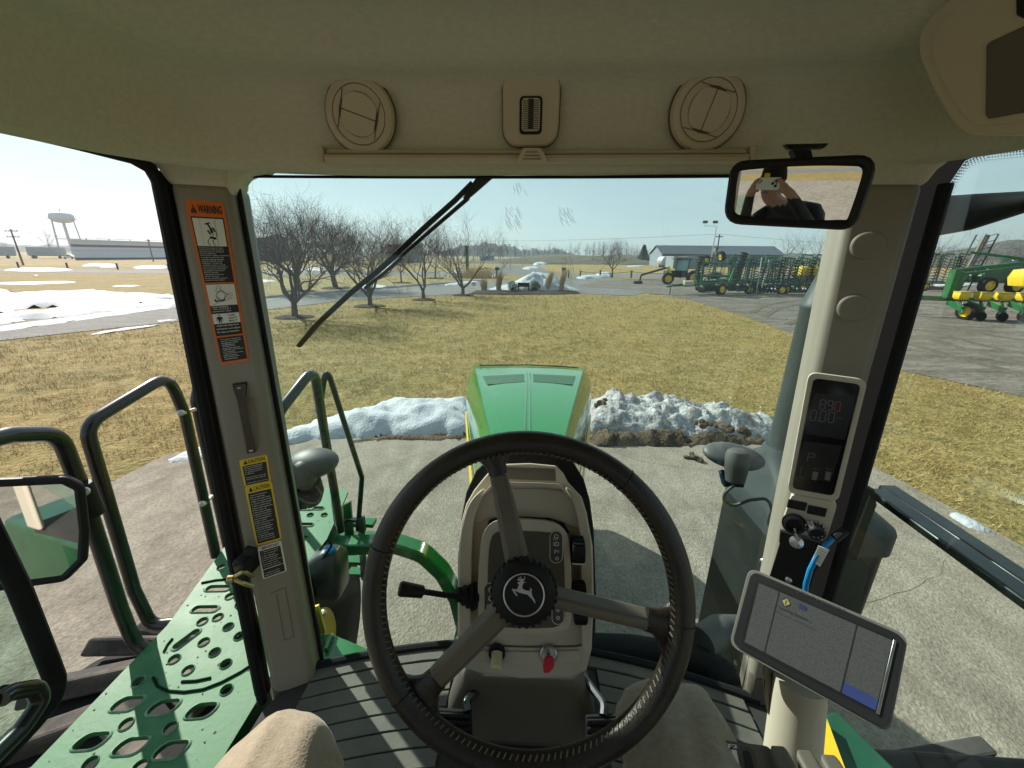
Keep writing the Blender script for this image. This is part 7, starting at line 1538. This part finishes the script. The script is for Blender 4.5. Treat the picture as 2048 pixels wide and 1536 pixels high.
# ---- exhaust stack and aftertreatment cover on the right
EX = thing('exhaust_stack', 'grey steel exhaust stack rising beside the right corner post', 'exhaust', (1.06, 1.5, 1.2))
sx, sy = 1.075, 1.50
MB().lathe([(.085, 2.14), (.082, 2.17), (.080, 2.72), (.083, 2.725), (.083, 2.735), (.078, 2.745), (.062, 2.81), (.050, 2.85), (.052, 2.86), (.052, 2.90), (.048, 2.905), (.047, 3.75), (.040, 3.75), (.040, 3.4)], (sx, sy, 0), (0, 0, 1), 36, caps=False).obj('stack_tube', GREYM, EX, smooth=40)
def cover(rows, nm, m_, **k):
    MB().loft([[V(((x0+x1)/2+a, (y0+y1)/2+b, z)) for a, b in rrect(x1-x0, y1-y0, r_, 6)] for z, x0, x1, y0, y1, r_ in rows]).obj(nm, m_, EX, **k)
cover(((.95, .95, 1.34, 1.24, 1.72, .05), (1.88, .95, 1.34, 1.24, 1.72, .05)), 'lower_panel', mat('shaded_lower_cover', (.016, .020, .019), .5, var=.25, vscale=5, spec=.35), smooth=40)  # lower part of the cover split off, its darker colour standing in for shade
cover(((1.87, .935, 1.355, 1.225, 1.735, .06), (1.95, .935, 1.355, 1.225, 1.735, .06), (1.965, .94, 1.35, 1.23, 1.73, .06), (2.06, .96, 1.24, 1.30, 1.68, .08), (2.125, sx-.105, sx+.105, sy-.105, sy+.105, .10), (2.17, sx-.092, sx+.092, sy-.092, sy+.092, .09)), 'heat_cover', GREYM, smooth=32)
for p in (V((.948, 1.32, 1.5)), V((.948, 1.32, 1.2)), V((.948, 1.32, 1.75)), V((.93, 1.75, 2.05))): MB().lathe([(.011, 0), (.011, .006), (.006, .009), (0, .009)], p, (-1, -.3, .3), 10).obj('cover_bolt', STEEL, EX)
MB().tube([V((.949, 1.29, 1.0)), V((.949, 1.29, 1.86))], .004, 6).obj('cover_seam', BLACK, EX)
DU = thing('air_duct', 'black rubber duct elbow in front of the floor at the right', 'duct', P(1300, 1320, Y=1.08))
MB().tube([P(1150, 1296, Y=1.12), P(1260, 1300, Y=1.12), P(1370, 1316, Y=1.12), P(1432, 1335, Y=1.08), P(1466, 1380, Y=1.0)], .052, 20, bend=.12).obj('duct_tube', RUBBER, DU, smooth=60)
MB().tube([P(1402, 1286, Y=1.14), P(1440, 1262, Y=1.2), P(1475, 1262, Y=1.24)], .058, 20, bend=.06).obj('duct_collar', GREYP, DU, smooth=60)

# ---- right hand rail and outside mirror arms
RR_ = thing('side_rail', 'double black rail running back outside the right window', 'rail', P(1760, 1100, X=.98))
a, b = P(1750, 982, X=.99), P(2200, 1300, X=.99)
MB().beam(a, b, .05, .022, (0, 0, 1)).obj('rail_bar', RAIL, RR_, bev=.006)
a2, b2 = P(1772, 975, X=1.10), P(2240, 1288, X=1.10); MB().beam(a2, b2, .05, .022, (0, 0, 1)).obj('rail_bar', RAIL, RR_, bev=.006)
MB().prism([P(x, y, Y=.99) for x, y in ((1716, 985), (1732, 972), (1752, 980), (1756, 1010), (1716, 1125), (1668, 1122))], (0, -1, 0), .03).obj('rail_bracket', BLACK, RR_, bev=.006)
MB().beam(P(1738, 992, Y=.985), P(1698, 1095, Y=.985), .006, .004, (0, -1, 0)).obj('bracket_edge', GREYP, RR_)
MA = thing('mirror_arm', 'broad dark arm of the right outside mirror crossing the side window', 'mirror arm', P(1950, 450, X=1.3))
secs = []
for x, y0, y1, X_ in ((1838, 400, 474, 1.12), (1870, 396, 472, 1.18), (1950, 390, 458, 1.25), (2048, 384, 426, 1.3), (2160, 376, 396, 1.34)):
    a, b = P(x, y0, X=X_), P(x, y1, X=X_); m_ = (a+b)/2; hz = (a-b).length/2; secs.append([m_+V((.03*math.cos(t), .0, hz*math.sin(t))) for t in [2*math.pi*k/14 for k in range(14)]])
MB().loft(secs).obj('arm_cover', BLACK, MA, smooth=60)
MB().beam(P(1858, 470, X=1.15), P(1838, 540, X=1.13), .015, .02).obj('stay', RAIL, MA)

# ---- left outside mirror on its tube, and the open door
LM = thing('outside_mirror', 'large outside mirror in black frame at the left edge', 'mirror', P(150, 1180, X=-1.25))
mc = P(70, 1068, X=-1.27); lmn = V((.592, -.80, .055)).normalized(); lpl = plane(mc, lmn)
ed = fillet(pp([(-150, 968), (130, 956), (162, 972), (172, 1060), (168, 1120), (130, 1158), (-140, 1196)], lpl), .02, True, 5)
c = sum(ed, V((0, 0, 0)))/len(ed)
MB().prism([c+(p-c)*.93+lmn*.004 for p in ed], lmn, .002).obj('mirror_glass', MIRROR, LM, smooth=0)
MB().tube([c+(p-c)*.965 for p in ed], .011, 10, loop=True).obj('mirror_frame', BLACK, LM)
MB().loft([[c+(p-c)*f-lmn*d_ for p in ed] for f, d_ in ((.99, .0), (.98, .03), (.85, .055), (.4, .065))]).obj('mirror_shell', BLACK, LM, smooth=50)
MB().tube([P(-90, 898, X=-1.30), P(20, 870, X=-1.32), P(118, 866, X=-1.34), P(165, 985, X=-1.34), P(240, 1215, X=-1.34), P(268, 1285, X=-1.34), P(298, 1306, Z=1.57)], .0215, 12, bend=.08).obj('mirror_tube', RAIL, LM)
a, b = P(158, 968, X=-1.325), P(184, 1030, X=-1.325); MB().tube([a, b], .032, 12).obj('clamp', BLACK, LM, bev=.004)
bolt(169, 983, LM, X=-1.29)
MB().tube([P(202, 1064, X=-1.33), P(225, 1120, X=-1.33), P(232, 1165, X=-1.33), P(240, 1230, X=-1.335), P(280, 1288, X=-1.34)], .005, 6, bend=.03).obj('cable', RUBBER, LM)
DR = thing('cab_door', 'open glass cab door with black frame and curved handle at lower left', 'door', V((-.98, .2, 1.75)))
dd = V((-.19, 1.25, 0)).normalized(); drn = V((dd.y, -dd.x, 0)); drp = plane(P(112, 1365, D=.86), drn)
frp = pp([(-120, 860), (40, 1180), (98, 1325), (112, 1362), (104, 1402), (60, 1452), (-80, 1600), (-260, 1760)], drp)
MB().tube(fillet(frp, .05), .020, 8, sec=[(math.cos(t)*.8, math.sin(t)) for t in [2*math.pi*k/10 for k in range(10)]]).obj('door_frame', RUBBER, DR)
gp = fillet(frp, .05); far = drp[0]-dd*1.6
MB().prism(gp+[V((far.x, far.y, gp[-1].z)), V((far.x, far.y, gp[0].z))], drn, .005).obj('door_glass', GLASS_S, DR, smooth=0)
hp = (drp[0]+drn*.05, drn)
MB().tube([P(2, 1398, pl=hp), P(22, 1384, pl=hp), P(70, 1376, pl=hp), P(84, 1400, pl=hp), P(40, 1462, pl=hp), P(-80, 1580, pl=hp)], .015, 12, bend=.025).obj('door_handle', RAIL, DR)
MB().lathe([(.012, 0), (.016, .004), (.016, .014), (.012, .016)], P(16, 1390, pl=hp), V((-1, -.2, .2)), 14).obj('handle_collar', RUBBER, DR)
# ================================================================ seat and photographer
SEATM = mat('seat_fabric', (.05, .047, .042), .9, var=.2, vscale=40, bump=.2, bscale=200)
ST = thing('operator_seat', 'dark fabric operator seat under the photographer', 'seat', (0, -.5, FLOOR))
MB().loft([[V((a*s_, -.50+b*s_, z)) for a, b in rrect(.52, .54, .12, 4)] for s_, z in ((.9, 1.93), (1, 1.97), (1, 2.03), (.9, 2.06))]).obj('cushion', SEATM, ST, smooth=50)
MB().loft([[V((a*s_, y, 2.30+b*s_)) for a, b in rrect(.46, .50, .12, 4)] for s_, y in ((.9, -.88), (1, -.86), (1, -.80), (.9, -.77))]).obj('backrest', SEATM, ST, smooth=50)
MB().lathe([(.2, FLOOR), (.2, FLOOR+.06), (.12, FLOOR+.1), (.12, 1.94)], (0, -.55, 0), (0, 0, 1), 16).obj('pedestal', BLACK, ST)

PER = thing('person', 'seated person in dark jacket, cap and tan trousers photographing with a phone', 'person', (0, -.5, 2.06))
SKIN = mat('skin', (.45, .25, .18), .55, var=.08, vscale=30); JACK = mat('dark_jacket', (.012, .013, .016), .7, var=.3, vscale=9, bump=.3, bscale=25, dist=.01); TROU = mat('tan_trousers', (.29, .235, .165), .9, var=.12, vscale=90, bump=.5, bscale=260, dist=.003, sheen=.2)
def skinned(name, nodes, edges, root, mats, pick, parent, sub=2):
    me = bpy.data.meshes.new(name); b = BASE[parent.name]; keys = list(nodes); idx = {k: i for i, k in enumerate(keys)}
    me.from_pydata([V(nodes[k][0])-b for k in keys], [(idx[a], idx[c]) for a, c in edges], [])
    o = bpy.data.objects.new(name, me); COL.objects.link(o)
    sk = o.modifiers.new('skin', 'SKIN'); sk.use_smooth_shade = True
    for i, k in enumerate(keys): r_ = nodes[k][1]; me.skin_vertices[0].data[i].radius = r_ if isinstance(r_, tuple) else (r_, r_)
    me.skin_vertices[0].data[idx[root]].use_root = True
    o.modifiers.new('sub', 'SUBSURF').levels = sub; o.modifiers['sub'].render_levels = sub
    bpy.context.view_layer.update(); me2 = bpy.data.meshes.new_from_object(o.evaluated_get(bpy.context.evaluated_depsgraph_get()))
    bpy.data.objects.remove(o); me2.name = name
    me2.materials.clear()
    for m_ in mats: me2.materials.append(m_)
    for p in me2.polygons: p.material_index = pick(p.center+b); p.use_smooth = True
    o = bpy.data.objects.new(name, me2); COL.objects.link(o); o.parent = parent; BASE[o.name] = b; return o
HX = -.115
N = {'pel': ((0, -.58, 2.15), (.16, .12)), 'sp1': ((-.02, -.58, 2.32), (.19, .13)), 'sp2': ((-.03, -.55, 2.48), (.205, .135)), 'nk0': ((-.05, -.50, 2.60), (.12, .10)), 'nk': ((-.085, -.40, 2.68), (.058, .062)), 'hd0': ((HX, -.33, 2.745), (.068, .078)), 'hd1': ((HX, -.315, 2.825), (.078, .094)), 'hd2': ((HX, -.325, 2.905), (.074, .088)), 'hd3': ((HX, -.33, 2.96), (.045, .055))}
E_ = [('pel', 'sp1'), ('sp1', 'sp2'), ('sp2', 'nk0'), ('nk0', 'nk'), ('nk', 'hd0'), ('hd0', 'hd1'), ('hd1', 'hd2'), ('hd2', 'hd3')]
for s_, n_ in ((-1, 'l'), (1, 'r')):
    N.update({n_+'sh': ((s_*.19, -.55, 2.58), .078), n_+'el': ((s_*.315, -.33, 2.44), .058), n_+'wr': ((s_*.145, -.085, 2.80), .034), n_+'pm': ((s_*.112, -.052, 2.862), (.034, .018)),
              n_+'hip': ((s_*.12, -.50, 2.13), .10), n_+'kn': ((-.355 if s_ < 0 else .222, .31 if s_ < 0 else .38, 2.165), .055), n_+'an': ((-.37 if s_ < 0 else .38, .385 if s_ < 0 else .60, 1.76), .045), n_+'to': ((-.375 if s_ < 0 else .43, .50 if s_ < 0 else .74, 1.69), .035)})
    E_ += [('sp2', n_+'sh'), (n_+'sh', n_+'el'), (n_+'el', n_+'wr'), (n_+'wr', n_+'pm'), ('pel', n_+'hip'), (n_+'hip', n_+'kn'), (n_+'kn', n_+'an'), (n_+'an', n_+'to')]
    for i, (dx, dz) in enumerate(((.006, .050), (-.006, .058), (-.020, .056), (-.034, .046))):   # fingers over the top edge of the phone
        N[n_+'f%da' % i] = ((s_*(.094+dx), -.030, 2.868+dz*.45), .0085); N[n_+'f%db' % i] = ((s_*(.080+dx), -.024, 2.868+dz*.85), .0078); N[n_+'f%dc' % i] = ((s_*(.066+dx), -.030, 2.868+dz), .0065)
        E_ += [(n_+'pm', n_+'f%da' % i), (n_+'f%da' % i, n_+'f%db' % i), (n_+'f%db' % i, n_+'f%dc' % i)]
    N[n_+'ta'] = ((s_*.085, -.042, 2.842), .0105); N[n_+'tb'] = ((s_*.055, -.036, 2.846), .0088); E_ += [(n_+'pm', n_+'ta'), (n_+'ta', n_+'tb')]
def pick(c):
    if c.z > 2.665 and abs(c.x-HX) < .10 and c.y < -.20: return 0
    if c.y > -.088 and c.z > 2.80: return 0
    if c.z < 2.20 and c.y > -.56: return 2 if c.z > 1.80 else 3
    return 1
skinned('body', N, E_, 'pel', [SKIN, JACK, TROU, BLACK], pick, PER)
# face details, cap
c = V((0, -.385, 2.885))
MB().loft([[V((HX+sx*w_, y+.07, z-.045)) for sx in (-1, 1)]+[V((HX, y+.07+.02*f, z-.045))] for w_, y, z, f in ((.008, -.30, 2.905, .5), (.014, -.292, 2.875, 1.2), (.012, -.295, 2.862, .8))]).obj('nose', SKIN, PER)
for s_ in (-1, 1):
    MB().ball((HX+s_*.032, -.235, 2.86), (.014, .008, .007), seg=10, rings=6).obj('eye', WHITE, PER); MB().ball((HX+s_*.082, -.33, 2.84), (.012, .022, .032), seg=10, rings=6).obj('ear', SKIN, PER)
MB().beam(V((HX-.025, -.227, 2.793)), V((HX+.025, -.227, 2.793)), .008, .007).obj('mouth', mat('lips', (.30, .12, .10), .5), PER)
CAPM = mat('knit_cap', (.012, .013, .014), .95, var=.3, vscale=60, bump=.5, bscale=120, dist=.004)
capo = MB().loft([[V((HX+.088*s_*math.cos(t), -.328+.104*s_*math.sin(t), z-.050+.012*math.sin(t))) for t in [2*math.pi*k/24 for k in range(24)]] for s_, z in ((.98, 2.915), (1.04, 2.92), (1.05, 2.955), (1.0, 2.96), (.98, 2.985), (.88, 3.02), (.62, 3.045), (.2, 3.055))]).obj('knit_cap', CAPM, PER, smooth=60)
MB().prism([V((HX+a, -.218, 2.918+b)) for a, b in rrect(.042, .034, .010, 3)], (0, 1, 0), .006).obj('cap_badge', YELP, capo)
# trousers: loose cloth over thighs, knees and shins
def trouser(pts, rads, seed, nm):
    rr = random.Random(seed); pts = [V(p) for p in pts]; n_ = 96; cum = [0]
    for a, b in zip(pts, pts[1:]): cum.append(cum[-1]+(b-a).length)
    def at(s_):
        for i in range(len(pts)-1):
            if s_ <= cum[i+1] or i == len(pts)-2:
                t = (s_-cum[i])/(cum[i+1]-cum[i]); p0 = pts[max(0, i-1)]; p1, p2 = pts[i], pts[i+1]; p3 = pts[min(len(pts)-1, i+2)]
                q = .5*((2*p1)+(p2-p0)*t+(2*p0-5*p1+4*p2-p3)*t*t+(3*p1-p0-3*p2+p3)*t**3); return q, rads[i]*(1-t)+rads[i+1]*t
    path = []; rr_ = []
    for i in range(n_+1): q, r_ = at(cum[-1]*i/n_); path.append(q); rr_.append(r_)
    cre = [(rr.uniform(0, 6.28), rr.uniform(-5, 5), rr.uniform(.05, .10), rr.uniform(.25, .62), rr.uniform(.06, .14)) for _ in range(16)]
    secs = []; prev = None; ph = [rr.random()*6.28 for _ in range(8)]
    for i in range(n_+1):
        d_ = (path[min(i+1, n_)]-path[max(i-1, 0)]).normalized(); x = d_.cross(V((0, 0, 1))).normalized() if prev is None else (prev-d_*prev.dot(d_)).normalized(); prev = x; y = d_.cross(x); ring_ = []
        for k in range(72):
            a = 2*math.pi*k/72; u = i/n_
            w_ = 1+.055*math.sin(3*a+u*9+ph[0])+.03*math.sin(4*a-u*40+ph[6])*math.exp(-((u-.52)/.12)**2)+.022*math.sin(5*a-u*17+ph[1])+.020*math.sin(2*a+u*31+ph[2])*math.sin(u*5+ph[3])+.02*math.sin(7*a+u*33+ph[4])+.010*math.sin(u*60+3*a+ph[5])*max(0, math.sin(u*6.28*1.2))
            nz_ = mnoise.ridged_multi_fractal(V((a*1.4+seed*7, u*11+math.sin(a)*2.2, seed)), 1.0, 2.0, 3, 1.0, 2.0)-1.0; w_ += .12*nz_*(.35+.65*abs(math.sin(u*3.1+1)))
            for a0, sl_, dp_, u0, uw in cre:
                da = (a-a0-sl_*(u-u0)+math.pi) % (2*math.pi)-math.pi; w_ += dp_*math.exp(-((u-u0)/uw)**2)*(.8*math.exp(-((da-.30)/.26)**2)-math.exp(-(da/.15)**2))
            ring_.append(path[i]+(x*math.cos(a)*1.04+y*math.sin(a)*.94)*rr_[i]*w_)
        secs.append(ring_)
    MB().loft(secs).obj(nm, TROU, PER, smooth=80)
trouser([(-.13, -.55, 2.14), (-.21, -.25, 2.15), (-.295, .05, 2.175), (-.358, .315, 2.18), (-.368, .385, 2.11), (-.37, .39, 1.95), (-.37, .38, 1.76)], [.118, .115, .104, .076, .074, .076, .080], 1, 'trouser_leg')
trouser([(.13, -.55, 2.14), (.17, -.25, 2.16), (.205, .05, 2.185), (.232, .37, 2.205), (.25, .46, 2.14), (.30, .53, 1.95), (.38, .60, 1.76)], [.115, .108, .095, .080, .077, .076, .078], 2, 'trouser_leg')
for s_, x, y in ((-1, -.375, .42), (1, .42, .66)): MB().loft([[V((x+a*w_, y+b*l_+sh, z)) for a, b in rrect(.1, .28, .045, 4)] for w_, l_, sh, z in ((1.05, 1.03, 0, 1.66), (1.05, 1.03, 0, 1.685), (1, 1, 0, 1.70), (.9, .8, -.02, 1.74), (.8, .45, -.07, 1.79))]).obj('shoe', BLACK, PER, smooth=50)
PH = thing('phone', 'white phone held up by the photographer, seen in the mirror', 'phone', (0, -.02, 2.86))
MB().prism([V((a, -.022, 2.892+b)) for a, b in rrect(.150, .074, .010, 4)], (0, 1, 0), .009).obj('phone_body', WHITE, PH, bev=.002)
for i, (a, b) in enumerate(((.052, .016), (.052, -.012), (.032, .002))): MB().lathe([(.009, 0), (.009, .003), (.006, .0032), (0, .002)], V((a, -.022, 2.892+b)), (0, 1, 0), 14).obj('lens', BLACK, PH)
# ================================================================ winter haze
hz = MB().box((0, 0, 44), (3040, 3040, 90)).obj('haze', None, smooth=0, kind='stuff', label='thin pale winter haze over the fields', cat='haze')
hm = bpy.data.materials.new('haze_air'); hm.use_nodes = True; hm.node_tree.nodes.clear()
ho = hm.node_tree.nodes.new('ShaderNodeOutputMaterial'); hv = hm.node_tree.nodes.new('ShaderNodeVolumePrincipled'); hv.inputs['Color'].default_value = (.80, .88, .95, 1); hv.inputs['Density'].default_value = .00045; hv.inputs['Anisotropy'].default_value = .3
hm.node_tree.links.new(hv.outputs[0], ho.inputs['Volume']); hz.data.materials.clear(); hz.data.materials.append(hm)
S.cycles.volume_bounces = 0
